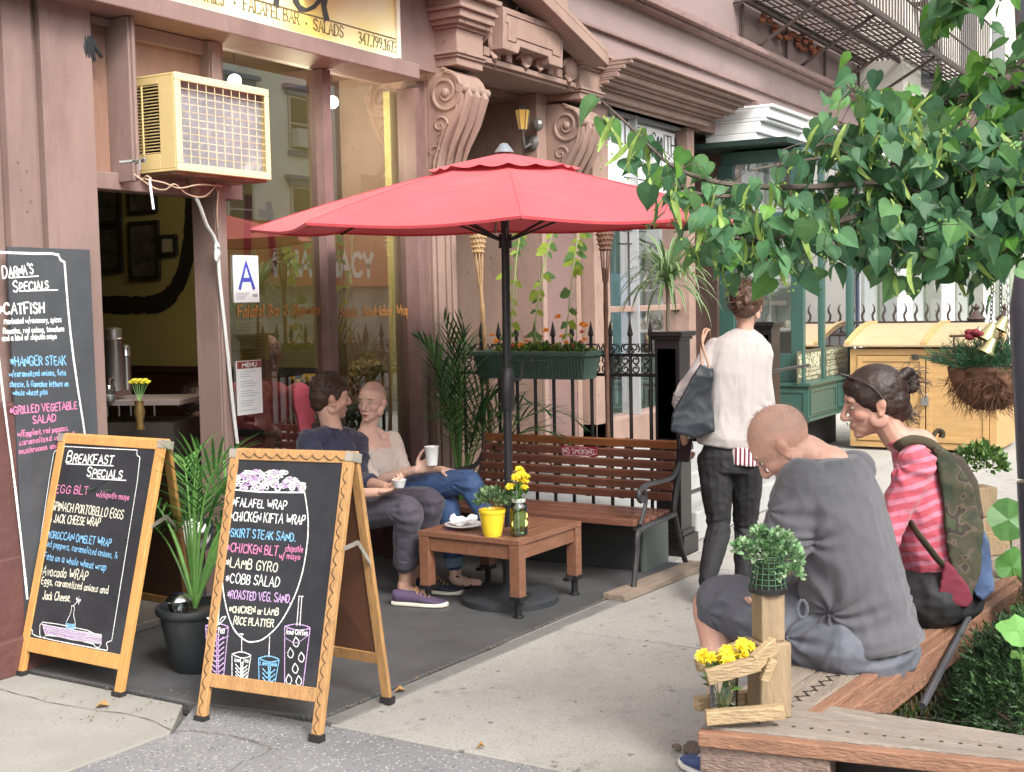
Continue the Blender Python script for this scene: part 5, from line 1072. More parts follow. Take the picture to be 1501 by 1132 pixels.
for (ox,oz,rr,fw) in ((.0,.095,.025,.030),(.022,.102,.022,.02),(-.012,.062,.024,.028),(.024,.066,.02,.026),(-.002,.066,.02,.012)):
    c=q+rt*ox+Vector((0,0,oz))+Vector((tocam.x,tocam.y,0)).normalized()*fw; b=MB(); M=Matrix((rt,Vector((0,0,1)),rt.cross(Vector((0,0,1))))).transposed()
    b.lathe([(rr,-.003),(rr,.003)],c,18,M); sl=b.build('lemon_slice',LEM,jr); b=MB(); b.lathe([(rr*.88,-.0042),(rr*.88,.0042)],c,18,M); b.build('slice_flesh',LEMI,sl)
STEM=mat('stem_green',(.10,.22,.05),.5,.2,20)
CHR=mat('chrysanthemum_yellow',(.82,.62,.03),.6,.12,60,trans=.15)
def flower(b,c,r,seed,petals=34,d=Vector((0,0,1))):
    r_=random.Random(seed); d=d.normalized(); x=d.orthogonal().normalized(); y=d.cross(x)
    for i in range(petals):
        a=i*2.399; ring=.25+.75*(i/petals); o=(x*math.cos(a)+y*math.sin(a)); tip=c+o*r*ring+d*r*(.45*(1-ring)+.1)*r_.uniform(.6,1.3); s=o.cross(d)*r*.17
        b.add([c,c+o*r*ring*.55+s+d*r*.22,tip,c+o*r*ring*.55-s+d*r*.22],[(0,1,2,3)])
b=MB(); s=MB(); r_=random.Random(8)
for i in range(17):
    a=r_.uniform(0,2*PI); rr=r_.uniform(0,.062); c=q+Vector((rr*math.cos(a),rr*math.sin(a),.205+.10*(1-rr/.09)+r_.uniform(-.02,.035)))+rt*.01
    if i>13: c.z-=.05
    flower(b,c,.029,i,30,Vector((math.cos(a)*rr*8,math.sin(a)*rr*8,1))-CF*.8); s.tube([q+Vector((rr*.2*math.cos(a),rr*.2*math.sin(a),.02)),q+Vector((rr*.3*math.cos(a),rr*.3*math.sin(a),.18)),c],.0018,5)
b.build('flower_heads',CHR,jr); s.build('stems',STEM,jr)
b=MB(); at=[]; leafy(b,q+Vector((0,0,.19)),(.04,.04,.04),60,.035,9,cols=((.06,.14,.03),),attrs=at,wid=.35); b.build('foliage',LEAF,jr,attrs=at)
# plate with napkins
q=put(680,774,tz); plt=thing('plate','white plate heaped with crumpled napkins on the coffee table','plate',q)
CER=mat('white_ceramic',(.75,.74,.72),.2,.03,4,coat=.3)
b=MB(); b.lathe([(.045,.001),(.06,.004),(.085,.014),(.098,.02),(.097,.023),(.08,.018),(.055,.008),(.0,.007)],q,32); b.build('dish',CER,plt,smooth=True)
def blob(name,parts,m,root,vox=.004,sm=2,amp=.004,fr=30,world=True): return solid(name,parts,m,root,vox,sm,amp,fr)
# ================= sculpting: unions of simple closed shapes remeshed into one smooth surface =================
def solid_mesh(b,vox,smooth_it=3,amp=0,fr=20,disp=None,xf=None):
    me=bpy.data.meshes.new('tmp'); me.from_pydata(b.v,[],b.f); 
    bm=bmesh.new(); bm.from_mesh(me); bmesh.ops.recalc_face_normals(bm,faces=bm.faces); bm.to_mesh(me); bm.free()
    o=bpy.data.objects.new('tmp',me); COL.objects.link(o)
    r=o.modifiers.new('r','REMESH'); r.mode='VOXEL'; r.voxel_size=vox; r.use_smooth_shade=True
    if smooth_it: s=o.modifiers.new('s','SMOOTH'); s.factor=.5; s.iterations=smooth_it
    dg=bpy.context.evaluated_depsgraph_get(); dg.update(); ev=o.evaluated_get(dg); nm=bpy.data.meshes.new_from_object(ev,depsgraph=dg)
    bpy.data.objects.remove(o); bpy.data.meshes.remove(me)
    nv=len(nm.vertices); co=np.empty(nv*3,dtype=np.float32); nm.vertices.foreach_get('co',co); co=co.reshape(-1,3)
    no=np.empty(nv*3,dtype=np.float32); nm.vertex_normals.foreach_get('vector',no); no=no.reshape(-1,3)
    if amp:
        d=np.array([noise.fractal(Vector(p)*fr,1.,2.1,3) for p in co],dtype=np.float32)*amp; co=co+no*d[:,None]
    if disp is not None: co=disp(co,no)
    nm.vertices.foreach_set('co',co.astype(np.float32).ravel()); nm.polygons.foreach_set('use_smooth',[True]*len(nm.polygons)); nm.update()
    return nm,co,no
def solid(name,b,m,root,vox=.004,sm=3,amp=0,fr=20,disp=None,tint=None,parent=None,mats=None,matf=None):
    """b: MB in world coordinates"""
    nm,co,no=solid_mesh(b,vox,sm,amp,fr,disp)
    if tint is not None:
        a=nm.color_attributes.new('tint','FLOAT_COLOR','POINT'); c=np.ones((len(co),4),dtype=np.float32); c[:,:3]=tint(co,no); a.data.foreach_set('color',c.ravel())
    nm.materials.clear()
    for q in (m if isinstance(m,(list,tuple)) else [m]): nm.materials.append(q)
    nm.name=name
    if root is not None: nm.transform(root.matrix_basis.inverted())
    o=bpy.data.objects.new(name,nm); COL.objects.link(o); o.parent=parent or root; return o
b=MB(); r_=random.Random(2)
q=put(680,774,tz)
for i in range(9):
    a=r_.uniform(0,6.28); rr=r_.uniform(0,.055); b.ball(q+Vector((rr*math.cos(a),rr*math.sin(a),.03+r_.uniform(0,.02))),(r_.uniform(.015,.03),r_.uniform(.012,.024),r_.uniform(.012,.028)),8,6,Matrix.Rotation(a,3,'Z'))
solid('napkins',b,mat('paper_napkin',(.85,.85,.85),.8),plt,.003,1,.006,60)
# ---------------- human figures ----------------
def V(*a): return Vector(a)
def fr(F,U):
    F=F.normalized(); U=(U-F*U.dot(F)).normalized(); S=U.cross(F); return F,S,U      # front, left side, up
def loft(b,rings,n=18,e=2.2):
    """rings: (centre, side vec, front vec, half width, half depth)"""
    vs=[]; 
    for c,s,f,a,d in rings:
        for k in range(n):
            t=2*PI*k/n; ct,st=math.cos(t),math.sin(t); x=abs(ct)**(2/e)*(1 if ct>0 else -1); y=abs(st)**(2/e)*(1 if st>0 else -1); vs.append(c+s*a*x+f*d*y)
    m=len(rings); fs=[(i*n+k,i*n+(k+1)%n,(i+1)*n+(k+1)%n,(i+1)*n+k) for i in range(m-1) for k in range(n)]+[tuple(range(n-1,-1,-1)),tuple((m-1)*n+k for k in range(n))]
    return b.add(vs,fs)
def limb(b,pts,rs,k=5,n=12):
    P=smooth_path(pts,k); R=[v.x for v in smooth_path([V(r,0,0) for r in rs],k)]
    b.tube(P,R,n); b.ball(P[0],R[0],n,8); b.ball(P[-1],R[-1],n,8); return b
def arm(b,sh,el,wr,r=(.052,.044,.038,.036,.024),g=0):
    limb(b,[sh,lerp(sh,el,.5),el,lerp(el,wr,.35),wr],[q+g for q in r])
def leg(b,hp,kn,an,r=(.088,.075,.056,.056,.036),g=0):
    limb(b,[hp,lerp(hp,kn,.5),kn,lerp(kn,an,.35),an],[q+g for q in r])
def hand(b,wr,d,pn,thumb,curl=.5,s=1.,spread=.1):
    """wrist, direction of the hand, palm normal (fingers curl towards it), thumb side"""
    d=d.normalized(); pn=(pn-d*pn.dot(d)).normalized(); t=thumb-d*thumb.dot(d)-pn*thumb.dot(pn); t.normalize()
    M=Matrix((d,t,pn)).transposed(); b.ball(wr+d*.045*s,(.052*s,.038*s,.016*s),12,8,M); b.tube([wr-d*.01,wr+d*.03*s],[(.02*s)]*2,10)
    for i,(off,L_) in enumerate(((.028,.072),(.010,.080),(-.009,.074),(-.027,.058))):
        p=wr+d*.078*s+t*off*s; a=0; q=[p-d*.02*s,p]; dd=(d+t*spread*off*20).normalized()
        for j,f in enumerate((.42,.33,.25)):
            a+=curl*(.55 if j==0 else 1.05)*(1+.1*i); q.append(q[-1]+(dd*math.cos(a)+pn*math.sin(a))*L_*f*s)
        b.tube(q,[.0085*s,.0088*s,.0082*s,.0075*s,.0062*s],8); b.ball(q[-1],.0064*s,8,6)
    p=wr+d*.02*s+t*.026*s; q=[p]; 
    for j,(a,f) in enumerate(((.95,.038),(.65,.032),(.35,.026))): q.append(q[-1]+(d*math.cos(a)+t*math.sin(a)*.9+pn*curl*.6*(j*.5+.3)).normalized()*f*s)
    b.tube(q,[.013*s,.0105*s,.0095*s,.0075*s],8); b.ball(q[-1],.0076*s,8,6)
def head(b,c,F,U,s=1.,jaw=1.,nose=1.,ears=True):
    F,S,U=fr(F,U); M=Matrix((F,S,U)).transposed()
    P=lambda x,y,z: c+(F*x+S*y+U*z)*s
    def E(x,y,z,rx,ry,rz): b.ball(P(x,y,z),(rx*s,ry*s,rz*s),18,12,M)
    E(-.012,0,.035,.098,.076,.088); E(.012,0,.02,.082,.070,.085); E(.022,0,-.035,.064,.058*jaw,.070); E(.045,0,-.072,.040,.040*jaw,.034); E(.066,0,-.093,.021,.024*jaw,.017)
    for y in (-1,1):
        E(.048,y*.034,-.022,.034,.026,.028); E(.073,y*.026,.030,.018,.026,.010); E(.0,y*.060,-.05,.035,.012,.030)
        if ears:
            E(-.010,y*.076,-.008,.017,.007,.030); E(-.018,y*.082,.004,.013,.006,.021); E(-.004,y*.078,-.030,.009,.006,.012)
        E(.092,y*.011,-.034,.011*nose,.008,.008)
    b.tube([P(.086,0,.022),P(.097,0,.002),P(.109,0,-.022),P(.112*1.0,0,-.032)],[.009*s,.0095*s,.0125*s,.0105*s],8); E(.106,0,-.031,.012,.0115,.010)
    E(.079,0,-.058,.016,.026,.010); E(.086,0,-.0605,.010,.019,.0052); E(.084,0,-.070,.010,.017,.0058)
    return P
def head_tint(base,c,F,U,s=1.,lips=(.42,.14,.12),brow=(.10,.05,.03),scalp=None,beard=None,other=None):
    F,S,U=fr(F,U); base=np.array(base)
    def f(co,no):
        d=(co-np.array(c))/s; x=d@np.array(F); y=d@np.array(S); z=d@np.array(U); n=len(co)
        col=np.tile(base,(n,1))
        v=np.array([noise.fractal(Vector(p)*22,1.,2.,3) for p in co]); col*=(1+.10*v)[:,None]
        def mix(m,cc): 
            nonlocal col
            m=np.clip(m,0,1)[:,None]; col=col*(1-m)+np.array(cc)*m
        g=lambda a,b_,c_,ra,rb,rc: np.exp(-(((x-a)/ra)**2+((np.abs(y)-b_)/rb)**2+((z-c_)/rc)**2)*1.2)
        mix(.45*g(.06,.042,-.028,.03,.02,.02),(base[0]*1.05,base[1]*.66,base[2]*.6)); mix(.4*g(.112,0,-.03,.02,.012,.012),(base[0],base[1]*.68,base[2]*.6)); mix(.35*g(-.01,.082,0,.03,.012,.03),(base[0],base[1]*.62,base[2]*.55))
        if scalp is not None:
            hl=(z>.055-.5*np.clip(x,-.2,.1)+ np.where(x>.03,(x-.03)*1.1,0)-np.where(x<-.02,.035,0))&(z>-.06)
            m=np.clip((z-(.052+.25*np.clip(x,0,.1)-.75*np.clip(-x,0,.09)))/.02,0,1)*np.clip((.092-x)/.02,0,1); mix(m*scalp[3],scalp[:3])
        if beard is not None:
            m=np.clip((-.035-z)/.02,0,1)*np.clip((x-.0)/.03,0,1)*np.clip((z+.13)/.02,0,1); mix(m*beard[3],beard[:3])
        mix(1.3*g(.09,0,-.061,.02,.018,.0042)+1.3*g(.09,0,-.070,.02,.016,.005),lips)
        mix(1.2*g(.092,.030,.030,.03,.018,.0045),brow); mix(.6*g(.088,.031,.004,.03,.017,.008),(base[0]*.75,base[1]*.6,base[2]*.55))
        if other: col=other(co,col)
        return col
    return f
def eyes(root,body,P,F,S,U,s=1.,iris=(.08,.12,.14),look=(0,0)):
    EW=mat('eye_white',(.72,.70,.68),.15)
    for sd_ in (-1,1):
        M=Matrix((F,S,U)).transposed(); c=P(.0738,sd_*.0305,.006)
        b=MB(); b.ball(c,(.0125*s,.0125*s,.0056*s),12,8,M); e=b.build('eye',EW,body,smooth=True)
        b=MB(); b.ball(P(.0825,sd_*.0305+look[0]*.005,.006+look[1]*.002),(.0046*s,.0050*s,.0052*s),10,8,M); b.build('iris',mat('iris_%d'%int(iris[0]*1000),iris,.1),e,smooth=True)
        b=MB(); b.tube([P(.0835,sd_*.019,.009),P(.0872,sd_*.027,.0125),P(.0862,sd_*.036,.0115),P(.081,sd_*.043,.007)],.0012*s,5); b.build('eyelid_line',mat('lash',(.05,.025,.02),.6),e)
SK=lambda n,c: mat(n,c,.48,attr='tint',bump=.12,bs=260,spec=.4,sss=.12)
SKIN=SK('skin',(.5,.3,.22))
def cloth_disp(a1=.006,a2=.0025,f1=7,f2=20,st=(1,1,1),centers=(),seed=0,hems=None):
    o=V(seed*3.7,seed*1.3,seed*5.1)
    def f(co,no):
        d=np.empty(len(co),dtype=np.float32)
        for i,p in enumerate(co):
            q=V(p[0]*st[0],p[1]*st[1],p[2]*st[2])+o; w=noise.noise_vector(q*4)*.05; q=q+w
            n1=1-2*abs(noise.noise(q*f1)); n2=1-2*abs(noise.noise(q*f2+V(9,2,4)))
            d[i]=a1*(n1-.35)+a2*(n2-.3)
        for c,r,amp,k in centers:       # radiating folds about a joint (centre, reach, amplitude, count)
            v=co-np.array(c); rr=np.linalg.norm(v,axis=1); an=np.arctan2(v[:,2],v[:,0]*.7+v[:,1]*.7); d+= (amp*np.exp(-(rr/r)**2)*np.sin(an*k+rr*40)).astype(np.float32)
        return co+no*d[:,None]
    return f
def hair_strands(b,roots,dirs,L,r=.0011,n=5,drop=0,seed=1,wave=.15):
    r_=random.Random(seed)
    for p,d in zip(roots,dirs):
        q=[p]; dd=d.normalized()
        for j in range(n): dd=(dd+V(r_.gauss(0,wave),r_.gauss(0,wave),r_.gauss(0,wave)-drop)).normalized(); q.append(q[-1]+dd*L*r_.uniform(.7,1.2)/n)
        b.tube(q,[r]*(len(q)-1)+[r*.3],3,cap=False)
def canvas_shoe(root,heel,toe,m,sole_m,h=.075,w=.047,name='shoe',lace=None,opening=True,up=V(0,0,1)):
    d=(toe-heel); L=d.length; d.normalize(); s=up.cross(d).normalized(); u=d.cross(s)
    b=MB(); prof=[]
    def ring(t,wd,z0,z1): return (heel+d*L*t+u*((z0+z1)/2),s,u,wd,(z1-z0)/2)
    loft(b,[ring(-.01,w*.55,.0,.022),ring(.06,w*.78,0,.022),ring(.3,w*.82,0,.022),ring(.6,w*1.0,0,.022),ring(.82,w*.98,0,.024),ring(.95,w*.7,0,.026),ring(1.01,w*.3,.004,.024)],16,3.2); 
    so_=b.build('sole',sole_m,None,smooth=True,world=False)
    b=MB(); loft(b,[ring(0,w*.5,.014,h),ring(.08,w*.72,.014,h*1.02),ring(.25,w*.75,.014,h*.95),ring(.42,w*.8,.014,h*.92),ring(.6,w*.9,.014,h*.68),ring(.8,w*.9,.014,h*.5),ring(.94,w*.6,.014,h*.4),ring(.985,w*.25,.014,h*.3)],16,2.4)
    sh=solid(name,b,m,root,.004,3); 
    so_.parent=sh; 
    so_.data.transform(root.matrix_basis.inverted()); so_.data.materials[0]=sole_m
    if lace:
        b=MB()
        for j in range(4): t=.45+j*.07; z=h*(.93-.10*j); b.tube([heel+d*L*t+s*w*.5+u*(z-.01),heel+d*L*(t+.01)+u*(z+.006),heel+d*L*(t+.02)-s*w*.5+u*(z-.01)],.0022,5)
        b.tube([heel+d*L*.44+u*(h*.95),heel+d*L*.40+u*(h*.95+.02)+s*.02,heel+d*L*.47+u*(h*.85)+s*.035],.002,5); b.tube([heel+d*L*.44+u*(h*.95),heel+d*L*.42+u*(h*.95+.018)-s*.02,heel+d*L*.5+u*(h*.8)-s*.035],.002,5)
        b.build('laces',lace,sh)
    return sh
def tintc(c): return lambda co,no: np.tile(np.array(c),(len(co),1))
def J(px,py,D): return PD(px,py,D)
SEATD=V(0,-1,0)
def stubble(body,P,M,n,seed,col,top=True,L=.006,zmin=-.03):
    r_=random.Random(seed); b=MB(); ps=[];ds=[]
    for i in range(n):
        a=r_.uniform(0,2*PI); e=r_.uniform(-.5,1.5); l=V(math.cos(a)*math.cos(e),math.sin(a)*math.cos(e),math.sin(e)); q=V(-.012+.100*l.x,.0785*l.y,.035+.090*l.z)
        if q.x>.055 and q.z<.085: continue
        if q.z<zmin or (not top and (q.z>.075 and r_.random()<.8)): continue
        ps.append(P(q.x,q.y,q.z)); ds.append(M@l+V(0,0,-.2))
    hair_strands(b,ps,ds,L,.0005,1,seed=seed,wave=.2); b.build('stubble',mat('stubble%d'%seed,col,.7),body)
# ---------- man in navy shirt ----------
def person_navy():
    pel=V(5.36,4.36,.50); t=thing('person','man in navy shirt and dark trousers on the window bench, turned to the woman','person',V(5.36,4.3,0))
    neck=J(488,636,6.84); chest=J(487,668,6.83); hc=J(484,584,6.83)
    F=V(.62,-.12,-.02)+CR*.55; U=V(.02,-.05,1)
    Ff,Ss,Uu=fr(F,U)
    shR=J(452,648,6.70); shL=J(524,650,7.0); elR=J(462,728,6.52); wrR=J(553,722,6.36); elL=J(527,706,6.72); wrL=J(567,714,6.42)
    hpR=J(490,752,6.72); hpL=J(526,742,6.95); knR=J(596,748,6.40); knL=J(630,735,6.60); anR=J(594,852,6.56); anL=J(612,842,6.74)
    side=(shR-shL).normalized(); front=V(0,0,1).cross(side)*1.0
    if front.dot(V(0,-1,0))<0: front=-front
    b=MB(); P=head(b,hc,F,U,1.0,1.06)
    limb(b,[hc-Uu*.05-Ff*.02,neck,chest],[.056,.058,.075]); loft(b,[(pel,side,front,.13,.09),(lerp(pel,chest,.5),side,front,.12,.085),(chest,side,front,.15,.09)])
    arm(b,lerp(shR,shL,.06),elR,wrR); arm(b,lerp(shL,shR,.06),elL,wrL); leg(b,hpR,knR,anR,(.06,.05,.045,.045,.034)); leg(b,hpL,knL,anL,(.06,.05,.045,.045,.034))
    hand(b,wrR,J(586,716,6.34)-wrR,V(0,.3,1),V(.3,.6,.3),.55); hand(b,wrL,J(584,712,6.36)-wrL,V(-.3,-.6,.5),V(0,0,1),.75)
    fR=V(.40,-.92,0); 
    limb(b,[anR+V(0,0,.0),anR-V(0,0,.05),anR+V(.03,-.09,-.075)],[.036,.036,.03]); limb(b,[anL,anL-V(0,0,.05),anL+V(.03,-.08,-.075)],[.036,.036,.03])
    base=(.60,.36,.27); body=solid('body',b,SKIN,t,.0045,2,tint=head_tint(base,hc,F,U,1,beard=(.32,.19,.15,.35)))
    eyes(t,body,P,Ff,Ss,Uu)
    # hair: short brown
    b=MB(); M=Matrix((Ff,Ss,Uu)).transposed()
    b.ball(P(-.014,0,.05),(.103,.082,.088),18,12,M); b.ball(P(-.055,0,.01),(.062,.074,.075),14,10,M); b.ball(P(.045,0,.085),(.055,.06,.036),14,10,M); b.ball(P(-.07,0,-.03),(.04,.06,.04),12,8,M)
    b.ball(P(.01,-.066,.03),(.03,.014,.04),10,8,M); b.ball(P(.01,.066,.03),(.03,.014,.04),10,8,M)
    HB=mat('brown_hair',(.045,.022,.013),.5,.5,90,.5,300)
    hr=solid('hair',b,HB,t,.004,2,.0028,30)
    b=MB(); r_=random.Random(3); ps=[];ds=[]
    for i in range(700):
        a=r_.uniform(-PI,PI); e=r_.uniform(.05,1.4); d=(Ff*math.cos(a)*math.cos(e)+Ss*math.sin(a)*math.cos(e)+Uu*math.sin(e)); 
        if d.dot(Ff)>.75 and e<.8: continue
        ps.append(P(-.014,0,.05)+M@V(.099*(M.transposed()@d).x,.079*(M.transposed()@d).y,.085*(M.transposed()@d).z)); ds.append(d*.5+Ff*.5+Uu*.3)
    hair_strands(b,ps,ds,.022,.0009,3,seed=4); b.build('strands',HB,hr)
    # shirt
    NV=mat('navy_shirt',(.022,.024,.055),.75,.25,6,.4,500,sheen=.2)
    b=MB(); loft(b,[(pel-V(0,0,.03),side,front,.165,.125),(lerp(pel,chest,.4),side,front,.160,.125),(lerp(pel,chest,.8),side,front,.178,.125),(chest+V(0,0,.02),side,front,.175,.115),(lerp(chest,neck,.75),side,front,.11,.085),(neck+V(0,0,.01),side,front,.07,.068)],20)
    limb(b,[shR,lerp(shR,shL,.5)+V(0,0,.01),shL],[.066,.085,.066]); arm(b,shR,elR,lerp(elR,wrR,.30),(.066,.062,.056,.055,.052)); arm(b,shL,elL,lerp(elL,wrL,.38),(.066,.060,.054,.052,.050))
    shirt=solid('shirt',b,NV,t,.006,3,disp=cloth_disp(.008,.003,8,20,centers=((elR,.12,.006,7),(lerp(pel,chest,.3),.2,.006,9)),seed=1))
    b=MB(); c=neck+V(0,0,.022); n_=22
    for k in range(n_): 
        a0_,a1_=2*PI*k/n_,2*PI*(k+1)/n_; 
        q=[c+side*math.cos(a)*r+front*math.sin(a)*r*.95+V(0,0,z-.02*max(0,math.sin(a))) for a in (a0_,a1_) for r,z in ((.068,-.02),(.062,.022),(.078,-.008))]
        if abs(((a0_+a1_)/2)-PI/2)<.28: continue
        b.add(q,[(0,1,4,3),(1,2,5,4)])
    for sg in (-1,1): p=c+front*.062+side*sg*.018; b.add([p,p+side*sg*.035+V(0,0,.01),p+front*.02+side*sg*.03-V(0,0,.05),p+side*sg*.045-V(0,0,.015)+front*.01],[(0,1,3,2)])
    b.build('collar',NV,shirt,smooth=False)
    b=MB()
    for j in range(3): p=chest+front*(.118-.004*j)+V(0,0,.03-.05*j); b.ball(p,.005,8,6)
    b.build('shirt_button',mat('pale_button',(.5,.48,.42),.4),shirt)
    TR=mat('plum_grey_trousers',(.055,.048,.066),.8,.18,9,.3,400,sheen=.15)
    b=MB(); b.ball(pel,(.17,.13,.11)); leg(b,hpR,knR,lerp(knR,anR,.72),(.100,.090,.074,.068,.060)); leg(b,hpL,knL,lerp(knL,anL,.74),(.098,.088,.072,.066,.058))
    trs=solid('trousers',b,TR,t,.006,3,disp=cloth_disp(.006,.003,7,18,centers=((knR,.1,.004,8),(hpR,.14,.007,7),(knL,.1,.005,6)),seed=2))
    b=MB()
    for kn,an,q_ in ((knR,anR,.72),(knL,anL,.74)):
        d=(an-kn).normalized(); c=lerp(kn,an,q_); b.tube([c-d*.035,c-d*.032,c+d*.012,c+d*.014],[.058,.066,.064,.05],20)
    b.build('rolled_cuff',TR,trs,smooth=True)
    CAN=mat('plum_canvas',(.075,.05,.10),.8,.15,20,.3,500); SOL=mat('cream_rubber',(.62,.58,.48),.6,.08,20)
    h0=G(577,886,.012); t0=G(656,890,.012); canvas_shoe(t,h0,t0,CAN,SOL,.078,.05,lace=mat('tan_lace',(.35,.18,.08),.7))
    h0=G(612,868,.012); t0=G(678,872,.012); canvas_shoe(t,h0,t0,mat('navy_canvas',(.025,.025,.045),.8,.15,20),SOL,.078,.05,lace=mat('yellow_lace',(.5,.35,.12),.7))
    # espresso cup
    q=J(585,709,6.31); c=thing('cup','small white paper bowl held by the man in navy','cup',q); b=MB(); b.lathe([(.024,-.02),(.026,-.018),(.036,.018),(.038,.02),(.036,.021),(.034,.017),(.024,-.014),(0,-.014)],q,24); b.build('cup_body',PAPER,c,smooth=True)
    return t
person_navy()
# ---------- woman with shaved head ----------
def person_cream():
    pel=J(563,728,7.06); neck=J(540,632,7.06); chest=J(547,664,7.02); hc=J(545,590,7.03)
    t=thing('person','woman with shaved head, cream jumper and jeans, legs crossed on the window bench','person',V(pel.x,pel.y-.05,0))
    F=-CF*.82-CR*.30+V(0,0,-.10); U=V(0,0,1)+CR*.06; Ff,Ss,Uu=fr(F,U)
    shR=J(514,652,6.95); shL=J(574,646,7.16); elR=J(547,707,6.80); wrR=J(610,689,6.62); elL=J(592,692,6.98); wrL=J(648,689,6.72)
    hpR=J(552,730,6.94); hpL=J(586,722,7.10); knR=J(684,706,6.62); anR=J(724,775,6.62); knL=J(655,742,6.72); anL=J(668,838,6.72)
    side=(shR-shL).normalized(); front=V(0,0,1).cross(side); 
    if front.dot(CF)>0: front=-front
    b=MB(); P=head(b,hc,F,U,.94,.98)
    limb(b,[hc-Uu*.05-Ff*.02,lerp(hc,neck,.65)-Ff*.01,neck,chest],[.050,.046,.052,.07]); loft(b,[(pel,side,front,.12,.085),(lerp(pel,chest,.5),side,front,.10,.08),(chest,side,front,.135,.084),(lerp(chest,neck,.6),side,front,.115,.066)])
    limb(b,[lerp(neck,shR,.2),lerp(neck,shR,.8)-V(0,0,.012)],[.045,.042]); limb(b,[lerp(neck,shL,.2),lerp(neck,shL,.8)-V(0,0,.012)],[.045,.042])
    r=(.044,.038,.032,.031,.021); arm(b,shR,elR,wrR,r); arm(b,shL,elL,wrL,r)
    leg(b,hpR,knR,anR,(.06,.05,.042,.042,.03)); leg(b,hpL,knL,anL,(.06,.05,.042,.042,.03))
    cupc=J(633,668,6.575)
    hand(b,wrR,J(636,676,6.64)-wrR,CF*-1+V(0,0,.3),V(0,0,1),.6,.92); hand(b,wrL,J(672,692,6.66)-wrL,V(0,0,-1),V(-1,0,.2),.35,.9)
    ft=G(700,855,.03); limb(b,[anL,anL-V(0,0,.04),lerp(anL-V(0,0,.06),ft,.5),ft],[.032,.034,.03,.022])
    for k in range(5): o=(ft-anL); o.z=0; o.normalize(); s_=V(-o.y,o.x,0); limb(b,[ft+s_*(.03-.014*k)-o*.02,ft+s_*(.034-.015*k)+o*(.03-.005*k)-V(0,0,.006)],[.011-.001*k,.009-.001*k],3,8)
    base=(.68,.44,.35); body=solid('body',b,SKIN,t,.0044,5,tint=head_tint(base,hc,F,U,.94,lips=(.5,.16,.14),brow=(.22,.12,.08),scalp=(.30,.19,.14,.55)))
    eyes(t,body,P,Ff,Ss,Uu,.94,(.10,.14,.15),(-1.1,0))
    stubble(body,P,Matrix((Ff,Ss,Uu)).transposed(),1800,5,(.22,.13,.08),L=.004)
    # parted lips
    b=MB(); M=Matrix((Ff,Ss,Uu)).transposed(); b.ball(P(.0905,0,-.0655),(.004,.011,.0022),10,6,M); b.build('mouth_opening',mat('mouth_dark',(.05,.012,.012),.4),body,smooth=True)
    CRM=mat('cream_knit',(.62,.53,.46),.85,.05,20,.3,420,sheen=.3)
    def cut(co,no):
        return co
    b=MB(); loft(b,[(pel-V(0,0,.04),side,front,.150,.115),(lerp(pel,chest,.35),side,front,.128,.10),(lerp(pel,chest,.75),side,front,.140,.115),(chest+V(0,0,.0),side,front,.146,.108),(lerp(chest,neck,.45)-front*.02,side,front,.142,.066),(lerp(chest,neck,.72)-front*.035,side,front,.115,.05)],20)
    arm(b,shR,elR,lerp(elR,wrR,.02),(.055,.050,.043,.040,.040)); arm(b,shL,elL,lerp(elL,wrL,.05),(.055,.050,.043,.040,.038))
    solid('jumper',b,CRM,t,.0055,3,disp=cloth_disp(.006,.0025,9,22,centers=((elR,.1,.005,7),(lerp(pel,chest,.2),.18,.006,9)),seed=5))
    JN=mat('blue_denim',(.035,.075,.175),.8,.22,7,.35,500,wear=[(5,.5,.8,(.07,.13,.26))])
    b=MB(); b.ball(pel,(.15,.12,.1)); leg(b,hpR,knR,lerp(knR,anR,.85),(.092,.082,.062,.058,.044)); leg(b,hpL,knL,lerp(knL,anL,.86),(.09,.080,.062,.056,.046))
    jn=solid('jeans',b,JN,t,.0055,3,disp=cloth_disp(.005,.003,8,20,centers=((knR,.1,.005,7),(hpR,.12,.006,8)),seed=6))
    b=MB(); d=(anL-knL).normalized(); c=lerp(knL,anL,.86); b.tube([c-d*.03,c-d*.028,c+d*.02,c+d*.022],[.046,.052,.052,.042],18); b.build('rolled_cuff',mat('pale_denim',(.16,.22,.30),.85,.15,30),jn,smooth=True)
    b=MB(); o=(ft-anL); o.z=0; o.normalize(); s_=V(-o.y,o.x,0)
    hl=V(anL.x,anL.y,.012)-o*.04; loft(b,[(hl+V(0,0,.007),s_,V(0,0,1),.025,.007),(lerp(hl,ft,.5)+V(0,0,-.0),s_,V(0,0,1),.032,.008),(V(ft.x,ft.y,.018),s_,V(0,0,1),.043,.008),(V(ft.x,ft.y,.018)+o*.05,s_,V(0,0,1),.028,.008)],14)
    for q0 in (.25,.62): c=lerp(anL-V(0,0,.06),ft,q0); b.tube([c+s_*.04-V(0,0,.03),c+V(0,0,.034),c-s_*.04-V(0,0,.03)],.006,6)
    b.tube([anL+s_*.036-V(0,0,.02),anL-o*.036-V(0,0,.015),anL-s_*.036-V(0,0,.02),anL+o*.034-V(0,0,.03),anL+s_*.036-V(0,0,.02)],.005,6)
    b.build('sandal',mat('black_leather',(.015,.014,.014),.4),t,smooth=True)
    c=thing('cup','tall white paper cup held up by the woman in the cream jumper','cup',cupc); b=MB(); b.lathe([(.026,-.05),(.028,-.05),(.037,.045),(.039,.047),(.037,.049),(.035,.045),(.026,-.046),(0,-.046)],cupc,24); b.build('cup_body',PAPER,c,smooth=True)
person_cream()
